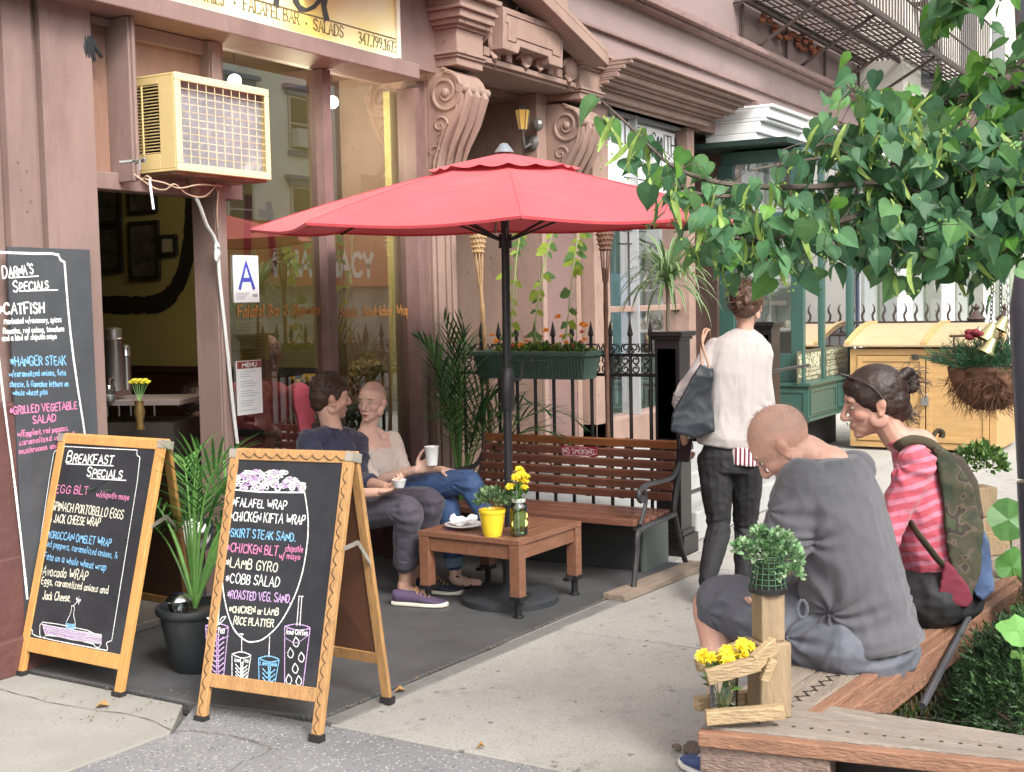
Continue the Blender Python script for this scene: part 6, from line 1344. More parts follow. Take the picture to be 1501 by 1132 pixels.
# ---------- woman walking away ----------
def person_walking():
    D=6.62; pel=J(1072,668,D); neck=J(1092,482,D); chest=J(1082,545,D); hc=J(1096,448,D-.0)
    t=thing('person','woman walking away in a pale cardigan and black jeans with brown hair pinned up','person',V(pel.x,pel.y,0))
    fwd=(CF*1.0+CR*.28); fwd.z=0; fwd.normalize(); F=fwd+V(0,0,-.12)+CR*.25; U=V(0,0,1); Ff,Ss,Uu=fr(F,U)
    shL=J(1037,500,D); shR=J(1122,506,D); elL=J(1001,583,D-.06); wrL=J(1004,650,D+.12); elR=J(1121,600,D+.02); wrR=J(1112,640,D+.25)
    hpL=J(1048,676,D); hpR=J(1094,676,D); knL=J(1054,772,D-.02); anL=J(1036,852,D-.30); knR=J(1093,768,D+.12); anR=J(1089,848,D+.08)
    side=(shR-shL).normalized(); front=fwd
    b=MB(); P=head(b,hc,F,U,.93,.95)
    limb(b,[hc-Uu*.05-Ff*.02,neck,chest],[.046,.045,.07]); loft(b,[(pel,side,front,.13,.085),(lerp(pel,chest,.5),side,front,.11,.08),(chest,side,front,.13,.084)])
    r=(.036,.034,.030,.028,.020); arm(b,lerp(shL,shR,.15)-V(0,0,.04),elL,wrL,r); arm(b,lerp(shR,shL,.15)-V(0,0,.04),elR,wrR,r); leg(b,hpL,knL,anL,(.06,.05,.042,.042,.03)); leg(b,hpR,knR,anR,(.06,.05,.042,.042,.03))
    hand(b,wrL,V(0,0,-1)+fwd*.6,fwd*.3+CR,fwd,.8,.9); hand(b,wrR,fwd,V(0,0,-1),-CR,.6,.9)
    body=solid('body',b,SKIN,t,.005,2,tint=head_tint((.55,.33,.25),hc,F,U,.93))
    HB=mat('chestnut_hair',(.085,.04,.022),.5,.45,60,.5,300,wear=[(40,.55,.75,(.18,.10,.05))])
    M=Matrix((Ff,Ss,Uu)).transposed(); b=MB(); b.ball(P(-.018,0,.035),(.108,.088,.102),18,12,M); b.ball(P(-.06,0,-.02),(.06,.07,.055),14,10,M)
    for k in range(10):
        a=k*2.1; c=P(-.105+.012*math.sin(a),.03*math.cos(a*1.3),.02+.034*math.sin(a*1.7)); b.ball(c,(.028,.022,.026),10,8,M)
    hr=solid('hair',b,HB,t,.0045,2,.004,30)
    b=MB(); r_=random.Random(6); ps=[];ds=[]
    for i in range(420):
        a=r_.uniform(0,2*PI); e=r_.uniform(-.6,1.5); d=(-Ff*abs(math.cos(a))*math.cos(e)+Ss*math.sin(a)*math.cos(e)+Uu*math.sin(e)); ps.append(P(-.018,0,.035)+d*.098); ds.append(d*.25-Ff*.5+Ss*r_.gauss(0,.4)+Uu*r_.gauss(0,.5))
    hair_strands(b,ps,ds,.05,.0011,5,seed=8,wave=.3); b.build('strands',HB,hr)
    CAR=mat('pale_cardigan',(.37,.335,.32),.85,.06,14,.35,420,sheen=.3)
    b=MB(); loft(b,[(pel+V(0,0,.055),side,front,.175,.125),(pel+V(0,0,.10),side,front,.180,.13),(lerp(pel,chest,.5),side,front,.162,.118),(chest,side,front,.170,.11),(lerp(chest,neck,.45),side,front,.168,.09),(lerp(chest,neck,.68),side,front,.145,.075),(lerp(chest,neck,.84),side,front,.095,.06),(neck+V(0,0,.0),side,front,.052,.05)],20)
    arm(b,lerp(shL,shR,.14)-V(0,0,.035),elL,lerp(elL,wrL,.55),(.050,.050,.047,.044,.038)); arm(b,lerp(shR,shL,.12)-V(0,0,.035),elR,lerp(elR,wrR,.3),(.050,.050,.047,.047,.044))
    solid('cardigan',b,CAR,t,.0055,3,disp=cloth_disp(.009,.003,6,20,st=(1,1,.45),centers=((elR,.1,.006,9),(elL,.1,.006,9)),seed=9))
    b=MB(); loft(b,[(pel-V(0,0,.045),side,front,.150,.128),(pel+V(0,0,.04),side,front,.150,.128),(pel+V(0,0,.12),side,front,.13,.11)],20)
    # only the right back corner of the striped shirt shows below the hem
    STR=mat('burgundy_stripe',(.7,.66,.64),.8); tt=STR.node_tree; N=tt.nodes;L=tt.links; tc=N.new('ShaderNodeTexCoord'); dt=N.new('ShaderNodeVectorMath'); dt.operation='DOT_PRODUCT'; dt.inputs[1].default_value=CR; L.new(tc.outputs['Object'],dt.inputs[0]); m1=N.new('ShaderNodeMath'); m1.operation='PINGPONG'; m1.inputs[1].default_value=.011; L.new(dt.outputs['Value'],m1.inputs[0]); m2=N.new('ShaderNodeMath'); m2.operation='GREATER_THAN'; m2.inputs[1].default_value=.0055; L.new(m1.outputs[0],m2.inputs[0]); mx=N.new('ShaderNodeMix'); mx.data_type='RGBA'; mx.inputs[6].default_value=(.7,.64,.62,1); mx.inputs[7].default_value=(.14,.015,.035,1); L.new(m2.outputs[0],mx.inputs[0]); L.new(mx.outputs[2],N['Principled BSDF'].inputs['Base Color'])
    b2=MB(); loft(b2,[(pel+side*.075-V(0,0,.035),side,front,.078,.126),(pel+side*.075+V(0,0,.06),side,front,.085,.128)],20,3); solid('shirt_tail',b2,STR,t,.006,2,.003,10)
    BJ=mat('black_denim',(.012,.012,.014),.75,.3,10,.3,400)
    b=MB(); loft(b,[(pel-V(0,0,.08),side,front,.150,.11),(pel+V(0,0,.0),side,front,.155,.115),(pel+V(0,0,.08),side,front,.14,.10)],18); leg(b,hpL,knL,anL,(.092,.080,.060,.060,.040)); leg(b,hpR,knR,anR,(.092,.080,.060,.060,.042))
    solid('jeans',b,BJ,t,.0055,3,disp=cloth_disp(.005,.0035,8,22,centers=((knL,.1,.005,8),(knR,.1,.005,8)),seed=12))
    BLS=mat('black_shoe',(.015,.015,.016),.5)
    q=V(anR.x,anR.y,.0)-fwd*.06; canvas_shoe(t,q,q+fwd*.23,BLS,mat('black_sole',(.02,.02,.02),.6),.07,.042)
    q=anL-V(0,0,.09)-fwd*.05; canvas_shoe(t,q,q+fwd*.21+V(0,0,-.07),BLS,mat('black_sole',(.02,.02,.02),.6),.07,.042)
    # tote bag
    BAG=mat('black_tote',(.018,.021,.028),.42,.25,5,.2,60)
    bt=thing('tote_bag','black leather tote bag hanging from the shoulder of the woman walking away','bag',J(1014,600,D-.16)); Db=D-.15
    P4=[(1026,533),(1046,540),(1043,575),(1047,632),(1020,643),(984,632),(986,608),(1004,575)]
    b=MB(); n=len(P4); f_=[J(x,y,Db-.045) for x,y in P4]; k_=[J(x,y,Db+.045) for x,y in P4]; b.add(f_+k_,[tuple(range(n)),tuple(range(2*n-1,n-1,-1))]+[(i,(i+1)%n,n+(i+1)%n,n+i) for i in range(n)])
    solid('bag_body',b,BAG,bt,.006,5,disp=cloth_disp(.006,.002,6,16,seed=4))
    b=MB(); TAN=mat('tan_strap',(.42,.25,.17),.6)
    b.tube(smooth_path([J(1029,536,Db-.04),J(1028,510,Db-.02),J(1034,490,Db+.02),J(1040,484,Db+.15),J(1040,500,Db+.28)],5),(.007),6); b.tube(smooth_path([J(1040,540,Db-.04),J(1030,505,Db-.03),J(1031,486,Db+.04),J(1036,482,Db+.15)],5),.006,6); b.build('handle',TAN,bt,smooth=True)
    ph=thing('phone','dark phone held low in the hand of the woman walking away','phone',wrL-V(0,0,.08)); b=MB(); M=Matrix.Rotation(.4,3,'Y'); b.box(J(1004,660,D+.10),(.012,.07,.13),M); b.build('phone_body',mat('phone_dark',(.02,.02,.022),.2),ph,bevel=.004)
person_walking()
# ---------- man in grey T-shirt ----------
def person_grey():
    D=3.86; pel=J(1262,925,D); chest=J(1232,755,D-.02); up=J(1212,690,D-.03); neck=J(1192,668,D-.02); hc=J(1148,652,D-.02)
    t=thing('person','bald man in a grey T-shirt and grey shorts hunched forward on the plank bench','person',V(pel.x,pel.y,0))
    F=-CR*.62+V(0,0,-.72)+CF*.30; U=V(0,0,.62)-CR*.62+CF*.18; Ff,Ss,Uu=fr(F,U)
    shN=J(1178,712,D-.13); shF=J(1250,690,D+.20); elN=J(1146,818,D-.10); wrN=J(1138,842,D+.04); elF=J(1180,800,D+.34); wrF=J(1118,850,D+.30)
    hpN=J(1236,940,D-.10); hpF=J(1262,915,D+.14); knN=J(1046,880,D+.30); anN=J(1064,1082,D+.12); knF=J(1130,860,D+.62); anF=J(1130,1000,D+.55)
    side=(shN-shF).normalized(); ax=(chest-pel).normalized(); front=ax.cross(side).normalized()
    if front.dot(CR)>0: front=-front
    b=MB(); P=head(b,hc,F,U,1.0,1.08)
    limb(b,[hc-Uu*.045-Ff*.012,lerp(hc,neck,.75),lerp(neck,up,.4),up],[.056,.058,.062,.08]); loft(b,[(pel,side,front,.13,.09),(lerp(pel,chest,.5),side,front,.12,.085),(chest,side,front,.15,.09),(up,side,front,.12,.07)])
    r=(.056,.050,.042,.042,.027); arm(b,shN,elN,wrN,r); arm(b,shF,elF,wrF,r)
    leg(b,hpN,knN,anN,(.07,.062,.060,.055,.038)); leg(b,hpF,knF,anF,(.07,.062,.056,.052,.036))
    hand(b,wrN,V(-.1,.3,-.9)-CR*.1,V(0,.4,.5),V(.4,.2,.2),.6); hand(b,wrF,-CR*.8+V(0,0,-.3),V(0,0,1),V(-.4,.2,.2),.6)
    limb(b,[anN,anN-V(0,0,.05)],[.038,.04]); limb(b,[anF,anF-V(0,0,.05)],[.038,.04])
    base=(.58,.33,.25)
    body=solid('body',b,SKIN,t,.0042,3,tint=head_tint(base,hc,F,U,1,beard=(.40,.25,.2,.4),scalp=(.34,.225,.18,.4)))
    eyes(t,body,P,Ff,Ss,Uu)
    stubble(body,P,Matrix((Ff,Ss,Uu)).transposed(),2600,6,(.20,.13,.10),False,.0042,-.05)
    TG=mat('charcoal_marl_tshirt',(.080,.079,.089),.85,.10,26,.35,600,sheen=.25,wear=[(3,.5,.8,(.066,.065,.073))])
    b=MB()
    loft(b,[(pel-ax*.052+front*.01,side,front,.200,.170),(pel-ax*.035,side,front,.202,.172),(pel-ax*.02,side,front,.196,.165),(lerp(pel,chest,.08),side,front,.188,.158),(lerp(pel,chest,.35),side,front,.184,.150),(lerp(pel,chest,.7),side,front,.194,.138),(chest+ax*.03,side,front,.206,.122),(lerp(chest,up,.8)-front*.01,side,front,.195,.098),(up+ax*.03-front*.012,side,front,.125,.08),(lerp(up,neck,.75),side,front,.078,.062)],24)
    b.ball(shN,.072); b.ball(shF,.07); 
    arm(b,shN,lerp(shN,elN,.8),lerp(shN,elN,.80),(.080,.080,.078,.078,.076)); arm(b,shF,lerp(shF,elF,.6),lerp(shF,elF,.62),(.074,.072,.07,.07,.068))
    b.tube([lerp(shN,elN,.3),lerp(shN,elN,.74)],[.078,.084],16)
    sp_c=lerp(pel,chest,.25)
    ts=solid('t_shirt',b,TG,t,.005,4,disp=cloth_disp(.0075,.003,5.5,17,st=(1,1,.8),centers=((shN-ax*.07-front*-.02,.11,.008,8),(sp_c,.2,.008,7),(J(1210,900,D-.15),.14,.009,8),(J(1180,790,D-.16),.09,.007,7)),seed=21))
    b=MB(); c=lerp(up,neck,.55); b.tube([c+side*.092*math.cos(a)+front*(.078*math.sin(a)-.004)+ax*.012*math.cos(2*a) for a in [2*PI*k/28 for k in range(29)]],.0065,8,cap=False); b.build('collar_rib',TG,ts,smooth=True)
    b=MB()
    sd2=(elN-shN).normalized(); c=lerp(shN,elN,.745); o1=sd2.orthogonal().normalized(); o2=sd2.cross(o1)
    SH=mat('grey_shorts',(.10,.104,.125),.8,.12,9,.4,500,wear=[(4,.52,.8,(.13,.14,.17))])
    b=MB(); loft(b,[(pel-ax*.125+front*.012,side,front,.170,.145),(pel-ax*.08+front*.012,side,front,.190,.158),(pel-ax*.03+front*.02,side,front,.165,.13)],20,2.6)
    limb(b,[hpN-V(0,0,.02),lerp(hpN,knN,.5),lerp(hpN,knN,.90)],[.100,.112,.094],n=16); limb(b,[hpF,lerp(hpF,knF,.5),lerp(hpF,knF,.92)],[.112,.105,.092],n=16)
    sr=solid('shorts',b,SH,t,.005,3,disp=cloth_disp(.009,.004,7,18,centers=((lerp(hpN,knN,.15),.16,.009,8),(lerp(hpN,knN,.8),.1,.006,7),(pel-ax*.05,.2,.006,9)),seed=23))
    b=MB(); d=(knN-hpN).normalized(); c=lerp(hpN,knN,.88); b.tube([c-d*.02,c-d*.018,c+d*.02,c+d*.022],[.092,.0995,.0965,.088],26); b.build('hem',SH,sr,smooth=True)
    q=J(1176,893,D-.25); b=MB(); 
    for k in range(12): a=k/12*2*PI; a2=(k+1)/12*2*PI; b.tube([q+CR*.014*math.cos(a)+V(0,0,.026*math.sin(a)),q+CR*.014*math.cos(a2)+V(0,0,.026*math.sin(a2))],.005,5)
    b.build('pocket_edge',SH,sr,smooth=True)
    CAN=mat('blue_canvas',(.05,.075,.20),.8,.15,20,.3,500); SOL=mat('white_rubber',(.72,.71,.68),.5,.05,20)
    h0=G(1112,1122,.0); t0=G(1052,1094,.0); d0=(t0-h0); d0.z=0
    canvas_shoe(t,V(anN.x,anN.y,0)-d0.normalized()*.06,V(anN.x,anN.y,0)+d0.normalized()*.22,CAN,SOL,.085,.052,lace=SOL)
    canvas_shoe(t,V(anF.x,anF.y,0)-d0.normalized()*.06,V(anF.x,anF.y,0)+d0.normalized()*.22,CAN,SOL,.085,.052)
person_grey()
# ---------- woman in striped top ----------
def person_striped():
    D=4.30; pel=J(1378,868,D); chest=J(1352,740,D); up=J(1346,658,D-.0); neck=J(1316,642,D-.0); hc=J(1279,592,D-.0)
    t=thing('person','woman with dark hair bun and pink striped top beside the man in grey','person',V(pel.x,pel.y,0))
    F=-CR*.95+V(0,0,-.22)+CF*.06; U=V(0,0,1)-CR*.2; Ff,Ss,Uu=fr(F,U)
    shN=J(1344,680,D-.14); shF=J(1352,670,D+.18); elN=J(1292,800,D-.13); wrN=J(1232,830,D+.05); elF=J(1290,790,D+.2); wrF=J(1225,830,D+.2)
    hpN=J(1372,878,D-.1); hpF=J(1385,872,D+.1); knN=J(1200,870,D+.12); anN=J(1195,1000,D+.1); knF=J(1210,860,D+.34); anF=J(1205,985,D+.3)
    side=(shN-shF).normalized(); ax=(chest-pel).normalized(); front=ax.cross(side).normalized()
    if front.dot(CR)>0: front=-front
    b=MB(); P=head(b,hc,F,U,.97,.95)
    limb(b,[hc-Uu*.05-Ff*.025,lerp(hc,neck,.62)-Ff*.0,neck,up],[.052,.047,.052,.07]); loft(b,[(pel,side,front,.12,.085),(lerp(pel,chest,.5),side,front,.10,.08),(chest,side,front,.13,.084),(up,side,front,.11,.06)])
    r=(.046,.040,.034,.032,.021); arm(b,shN,elN,wrN,r); arm(b,shF,elF,wrF,r); leg(b,hpN,knN,anN,(.06,.05,.045,.045,.03)); leg(b,hpF,knF,anF,(.06,.05,.045,.045,.03))
    hand(b,wrN,-CR,V(0,0,-1),V(0,.5,.5),.5,.92); hand(b,wrF,-CR,V(0,0,-1),V(0,-.5,.5),.5,.92)
    body=solid('body',b,SKIN,t,.0040,3,tint=head_tint((.55,.31,.235),hc,F,U,.97,lips=(.42,.15,.13),brow=(.05,.025,.02)))
    eyes(t,body,P,Ff,Ss,Uu,.97,(.05,.03,.02),(0,-.8))
    b=MB(); nb=P(.100,0,-.043); b.tube([nb+Ss*.004,nb-Uu*.012+Ss*.003,nb-Uu*.012-Ss*.003,nb-Ss*.004],.0014,6); b.build('nose_ring',mat('silver',(.8,.8,.8),.2,metal=1),body,smooth=True)
    HB=mat('dark_brown_hair',(.028,.014,.010),.42,.5,50,.5,260,wear=[(30,.58,.75,(.09,.045,.025))])
    M=Matrix((Ff,Ss,Uu)).transposed(); b=MB()
    b.ball(P(-.020,0,.040),(.106,.084,.096),20,14,M); b.ball(P(.035,0,.072),(.052,.066,.045),16,10,M); b.ball(P(-.065,0,.0),(.062,.074,.075),16,10,M); b.ball(P(-.085,0,-.04),(.045,.05,.045),12,8,M)
    for y in(-1,1): b.ball(P(.005,y*.064,.035),(.052,.018,.042),12,8,M); b.ball(P(-.035,y*.066,.0),(.03,.014,.04),12,8,M)
    for k in range(9): a=k*.75; b.ball(P(-.135+.024*math.cos(a),.02*math.sin(a*1.7),.055+.030*math.sin(a)),(.020,.022,.018),10,8,M)
    b.tube([P(-.10,0,.05),P(-.13,0,.055)],.03*.97,10)
    hr=solid('hair',b,HB,t,.0040,2,.0025,30)
    b=MB(); r_=random.Random(16); ps=[];ds=[]
    for i in range(1500):
        a=r_.uniform(0,2*PI); e=r_.uniform(-.35,1.5); d=(Ff*math.cos(a)*math.cos(e)+Ss*math.sin(a)*math.cos(e)+Uu*math.sin(e))
        if d.dot(Ff)>.55 and e<.75: continue
        l=M.transposed()@d; p=P(-.020,0,.040)+M@V(.103*l.x,.082*l.y,.094*l.z); ps.append(p); tgt=P(-.115,0,.05); v=(tgt-p); ds.append(v.normalized()*1.0+d*.12)
    hair_strands(b,ps,ds,.085,.0012,6,seed=18,wave=.07)
    for k in range(90): a=r_.uniform(0,6.28); p=P(-.135+.03*math.cos(a),r_.gauss(0,.015),.06+.03*math.sin(a)); hair_strands(b,[p],[-Ff+Uu*r_.gauss(.5,.6)+Ss*r_.gauss(0,.6)],.07,.001,6,drop=.28,seed=k,wave=.25)
    for k in range(60): p=P(-.09-r_.random()*.03,r_.gauss(0,.03),-.03-r_.random()*.04); hair_strands(b,[p],[-Ff*.6-Uu],.06,.001,6,seed=k+99,wave=.3)
    b.build('strands',HB,hr)
    sg_=thing('sunglasses','dark sunglasses pushed up into the hair of the woman in the striped top','sunglasses',P(.05,0,.1))
    b=MB(); FRM=mat('tortoise_frame',(.05,.03,.025),.2,coat=.3)
    for y in (-1,1): b.tube(smooth_path([P(.075,y*.035,.115),P(.04,y*.066,.10),P(-.0,y*.085,.06),P(-.02,y*.088,.02)],5),.0035,6); b.lathe([(.0,.0),(.024,.002),(.026,.0),(.024,-.002)],P(.068,y*.032,.118),16,Matrix((Ss,Ff,Uu)).transposed()@Matrix.Rotation(.5,3,'X'))
    b.build('frame',FRM,sg_,smooth=True)
    ST=mat('pink_stripe_top',(.62,.13,.20),.8,bump=.3,bs=500,sheen=.2); tt=ST.node_tree; N=tt.nodes;L=tt.links; tc=N.new('ShaderNodeTexCoord')
    nz=N.new('ShaderNodeTexNoise'); nz.inputs['Scale'].default_value=6; L.new(tc.outputs['Object'],nz.inputs[0])
    dt=N.new('ShaderNodeVectorMath'); dt.operation='DOT_PRODUCT'; dt.inputs[1].default_value=(ax+front*.10).normalized(); L.new(tc.outputs['Object'],dt.inputs[0]); ad=N.new('ShaderNodeMath'); ad.operation='MULTIPLY_ADD'; ad.inputs[1].default_value=.045; L.new(nz.outputs[0],ad.inputs[0]); L.new(dt.outputs['Value'],ad.inputs[2])
    m1=N.new('ShaderNodeMath'); m1.operation='PINGPONG'; m1.inputs[1].default_value=.019; L.new(ad.outputs[0],m1.inputs[0]); m2=N.new('ShaderNodeMapRange'); m2.inputs[1].default_value=.007; m2.inputs[2].default_value=.009; L.new(m1.outputs[0],m2.inputs[0])
    mx=N.new('ShaderNodeMix'); mx.data_type='RGBA'; mx.inputs[6].default_value=(.50,.17,.24,1); mx.inputs[7].default_value=(.48,.075,.11,1); L.new(m2.outputs[0],mx.inputs[0]); L.new(mx.outputs[2],N['Principled BSDF'].inputs['Base Color'])
    b=MB(); loft(b,[(pel-ax*.0,side,front,.150,.122),(lerp(pel,chest,.3),side,front,.138,.112),(lerp(pel,chest,.7),side,front,.148,.118),(chest,side,front,.158,.112),(lerp(chest,up,.8),side,front,.150,.082),(lerp(up,neck,.35),side,front,.105,.062),(lerp(up,neck,.8),side,front,.062,.055)],22)
    arm(b,shN,elN,lerp(elN,wrN,.5),(.062,.055,.046,.042,.040)); arm(b,shF,elF,lerp(elF,wrF,.5),(.060,.055,.046,.042,.040))
    solid('striped_top',b,ST,t,.005,3,disp=cloth_disp(.006,.003,8,22,st=(1,1,1.2),centers=((lerp(pel,chest,.1),.16,.006,8),(shN,.1,.005,7)),seed=31))
    b=MB(); b.ball(pel-V(0,0,.01),(.14,.15,.10)); leg(b,hpN,knN,anN,(.10,.088,.066,.06,.045)); leg(b,hpF,knF,anF,(.10,.088,.066,.06,.045))
    solid('trousers',b,mat('black_trousers',(.013,.013,.015),.75,.2,9),t,.006,3,disp=cloth_disp(.006,.003,8,20,seed=33))
    BLS=mat('black_shoe',(.015,.015,.016),.5)
    for an in (anN,anF): canvas_shoe(t,V(an.x,an.y,0)+V(0,-.06,0),V(an.x,an.y,0)+V(0,.18,0),BLS,BLS,.08,.045)
    # backpack
    CAM=mat('camo_canvas',(.075,.075,.035),.85,bump=.4,bs=300); tt=CAM.node_tree; N=tt.nodes;L=tt.links; tc=N.new('ShaderNodeTexCoord'); nz=N.new('ShaderNodeTexNoise'); nz.inputs['Scale'].default_value=13; nz.inputs['Detail'].default_value=2; L.new(tc.outputs['Object'],nz.inputs[0])
    rp=N.new('ShaderNodeValToRGB'); rp.color_ramp.interpolation='CONSTANT'; e=rp.color_ramp.elements; e[0].color=(.026,.034,.017,1); e[1].position=.46; e[1].color=(.045,.043,.022,1); x=e.new(.56); x.color=(.085,.062,.042,1); x=e.new(.60); x.color=(.03,.022,.016,1); x=e.new(.66); x.color=(.04,.05,.022,1); L.new(nz.outputs[0],rp.inputs[0]); L.new(rp.outputs[0],N['Principled BSDF'].inputs['Base Color'])
    bp=thing('backpack','camouflage backpack with red panel and denim pocket on the woman in stripes','backpack',J(1410,770,D))
    def ext(pts,d0,d1,n_=0):
        b=MB(); n=len(pts); b.add([J(x,y,d0) for x,y in pts]+[J(x,y,d1) for x,y in pts],[tuple(range(n)),tuple(range(2*n-1,n-1,-1))]+[(i,(i+1)%n,n+(i+1)%n,n+i) for i in range(n)]); return b
    main=ext([(1368,655),(1385,660),(1412,690),(1430,730),(1440,775),(1436,840),(1425,880),(1408,872),(1392,820),(1385,760),(1378,700)],D-.17,D+.15)
    bb_=solid('main_bag',main,CAM,bp,.006,6,disp=cloth_disp(.007,.003,7,18,seed=41))
    fl=ext([(1392,664),(1412,672),(1432,705),(1441,760),(1430,765),(1415,715),(1400,685)],D-.15,D+.12); solid('lid',fl,mat('olive_flap',(.045,.035,.022),.8,.25,9,.3,200),bp,.006,5,disp=cloth_disp(.004,.002,seed=43))
    rd=ext([(1386,822),(1400,835),(1418,860),(1426,880),(1418,890),(1390,886),(1376,868)],D-.19,D+.05); solid('red_panel',rd,mat('crimson_canvas',(.13,.01,.025),.8,.2,12,.3,300),bp,.005,4,disp=cloth_disp(.004,.002,seed=44))
    dn=ext([(1424,782),(1440,776),(1448,795),(1453,840),(1456,865),(1440,880),(1428,870)],D-.15,D+.08); solid('denim_pocket',dn,mat('washed_denim',(.045,.075,.15),.85,.3,14,.35,300,wear=[(12,.5,.7,(.17,.23,.32))]),bp,.005,4,disp=cloth_disp(.005,.003,seed=45))
    OLV=mat('olive_webbing',(.06,.048,.026),.8,.2,20,.3,300)
    b=MB(); 
    def strap(pts,w,m,th=.004,n_=6):
        P_=smooth_path(pts,n_); b.tube(P_,[(w,th+.003)]*len(P_),10)
    strap([J(1380,664,D-.13),J(1362,650,D-.13),J(1338,645,D-.13),J(1322,650,D-.13),J(1314,657,D-.10)],.017,OLV)
    b.build('shoulder_strap',OLV,bp,smooth=True); b=MB(); strap([J(1332,762,D-.10),J(1345,782,D-.18),J(1362,804,D-.19),J(1378,824,D-.18),J(1394,838,D-.17)],.015,OLV)
    b.build('shoulder_strap',OLV,bp,smooth=True)
    b=MB(); strap([J(1372,668,D-.02),J(1367,645,D-.02),J(1373,632,D-.02),J(1381,634,D-.02),J(1380,642,D-.02)],.014,OLV,.004); b.build('grab_loop',OLV,bp,smooth=True)
person_striped()
# ---------- people inside the cafe ----------
def person_inside(label,hx,hy,D,skin,hair_c,top_c,tname,F,hs=1.,w=.17,back=True,bun=False,bot=.5):
    hc=J(hx,hy,D); t=thing('person',label,'person',V(hc.x,hc.y,0)); U=V(0,0,1); Ff,Ss,Uu=fr(F,U); neck=hc-V(0,0,.13); chest=hc-V(0,0,.36); pel=hc-V(0,0,.70)
    shR=neck-V(0,0,.09)-Ss*w; shL=neck-V(0,0,.09)+Ss*w; elR=shR-V(0,0,.25)+Ff*.06; elL=shL-V(0,0,.25)+Ff*.06; wrR=elR+Ff*.2-V(0,0,.02)+Ss*.06; wrL=elL+Ff*.2-V(0,0,.02)-Ss*.06
    b=MB(); P=head(b,hc,F,U,hs); limb(b,[hc-Uu*.05,neck,chest],[.055,.055,.08]); loft(b,[(pel,Ss,Ff,.12,.09),(chest,Ss,Ff,.14,.09)]); arm(b,shR,elR,wrR); arm(b,shL,elL,wrL); hand(b,wrR,Ff,V(0,0,-1),Ss,.4,.95); hand(b,wrL,Ff,V(0,0,-1),-Ss,.4,.95)
    hpR=pel-Ss*.09; hpL=pel+Ss*.09; leg(b,hpR,hpR+Ff*.4,hpR+Ff*.42-V(0,0,.42)); leg(b,hpL,hpL+Ff*.4,hpL+Ff*.42-V(0,0,.42))
    body=solid('body',b,SKIN,t,.007,2,tint=head_tint(skin,hc,F,U,hs)); eyes(t,body,P,Ff,Ss,Uu,hs)
    if hair_c:
        M=Matrix((Ff,Ss,Uu)).transposed(); b=MB(); b.ball(P(-.016,0,.04),(.106,.086,.098),16,12,M); b.ball(P(-.055,0,-.01),(.06,.076,.07),12,8,M)
        if bun: b.ball(P(-.11,0,.05),(.05,.05,.045),12,8,M); b.ball(P(-.13,.02,.09),(.03,.03,.03),10,8,M)
        if tname=='purple_top':
            for y in(-1,1): b.ball(P(-.02,y*.07,-.05),(.05,.025,.09),12,8,M)
        hr=solid('hair',b,mat(tname+'_hair',hair_c,.5,.5,40,.5,200),t,.006,1,.012,40)
        b=MB(); r_=random.Random(5); ps=[];ds=[]
        for i in range(250):
            a=r_.uniform(0,6.28); e=r_.uniform(-.3,1.5); d=(Ff*math.cos(a)*math.cos(e)+Ss*math.sin(a)*math.cos(e)+Uu*math.sin(e)); 
            if d.dot(Ff)>.5: continue
            ps.append(P(-.016,0,.04)+d*.095); ds.append(d*.3-Ff*.5+Uu*.1)
        hair_strands(b,ps,ds,.06,.0016,5,seed=2,wave=.3); b.build('strands',MATS[tname+'_hair'],hr)
    b=MB(); loft(b,[(pel-V(0,0,.05),Ss,Ff,w*.98,.14),(lerp(pel,chest,.6),Ss,Ff,w*.98,.125),(chest+V(0,0,.06),Ss,Ff,w*1.06,.115),(neck-V(0,0,.09),Ss,Ff,w*1.0,.09),(neck-V(0,0,.02),Ss,Ff,.065,.06)],18); arm(b,shR,lerp(shR,elR,.8),lerp(shR,elR,.82),(.07,.068,.066,.066,.064)); arm(b,shL,lerp(shL,elL,.8),lerp(shL,elL,.82),(.07,.068,.066,.066,.064))
    solid('top',b,mat(tname,top_c,.8,.1,9,.3,200),t,.007,3,disp=cloth_disp(.008,.003,6,18,seed=int(hx)))
    b=MB(); b.ball(pel-V(0,0,.04),(.16,.14,.1)); leg(b,hpR,hpR+Ff*.4,hpR+Ff*.42-V(0,0,.42),(.09,.085,.07,.06,.05)); leg(b,hpL,hpL+Ff*.4,hpL+Ff*.42-V(0,0,.42),(.09,.085,.07,.06,.05)); solid('trousers',b,mat('dark_trousers',(.03,.03,.035),.8),t,.009,3)
    b=MB(); s0=pel.z-.16; c=V(pel.x,pel.y,0)
    ch=thing('cafe_chair','dark cafe chair under the '+('man in the red top' if 'red top' in label else 'fair haired woman in black' if 'fair' in label else 'smiling child beyond the doorway'),'chair',c,0,'cafe chairs indoors')
    DW=mat('black_wood',(.015,.012,.01),.4)
    b=MB(); M=Matrix((Ff,Ss,V(0,0,1))).transposed(); b.box(V(c.x,c.y,s0-.02)+Ff*.08,(.42,.42,.03),M); b.build('seat',DW,ch)
    b=MB()
    for y in (-.18,.18): b.tube([c+Ss*y-Ff*.17+V(0,0,0),c+Ss*y-Ff*.17+V(0,0,s0+.42)],.015,8)
    for z in (.18,.3,.42): b.box(c-Ff*.17+V(0,0,s0+z),(.02,.36,.04),M)
    b.build('backrest',DW,ch)
    for x,y in ((.26,-.18),(.26,.18)): b=MB(); b.tube([c+Ss*y+Ff*x,c+Ss*y+Ff*x+V(0,0,s0-.035)],.015,8); b.build('leg',DW,ch)
person_inside('man in a red top seen from behind through the cafe window, facing the room',392,522,7.25,(.42,.24,.18),None,(.60,.11,.15),'red_top',CF+CR*.5,1.0,.21)
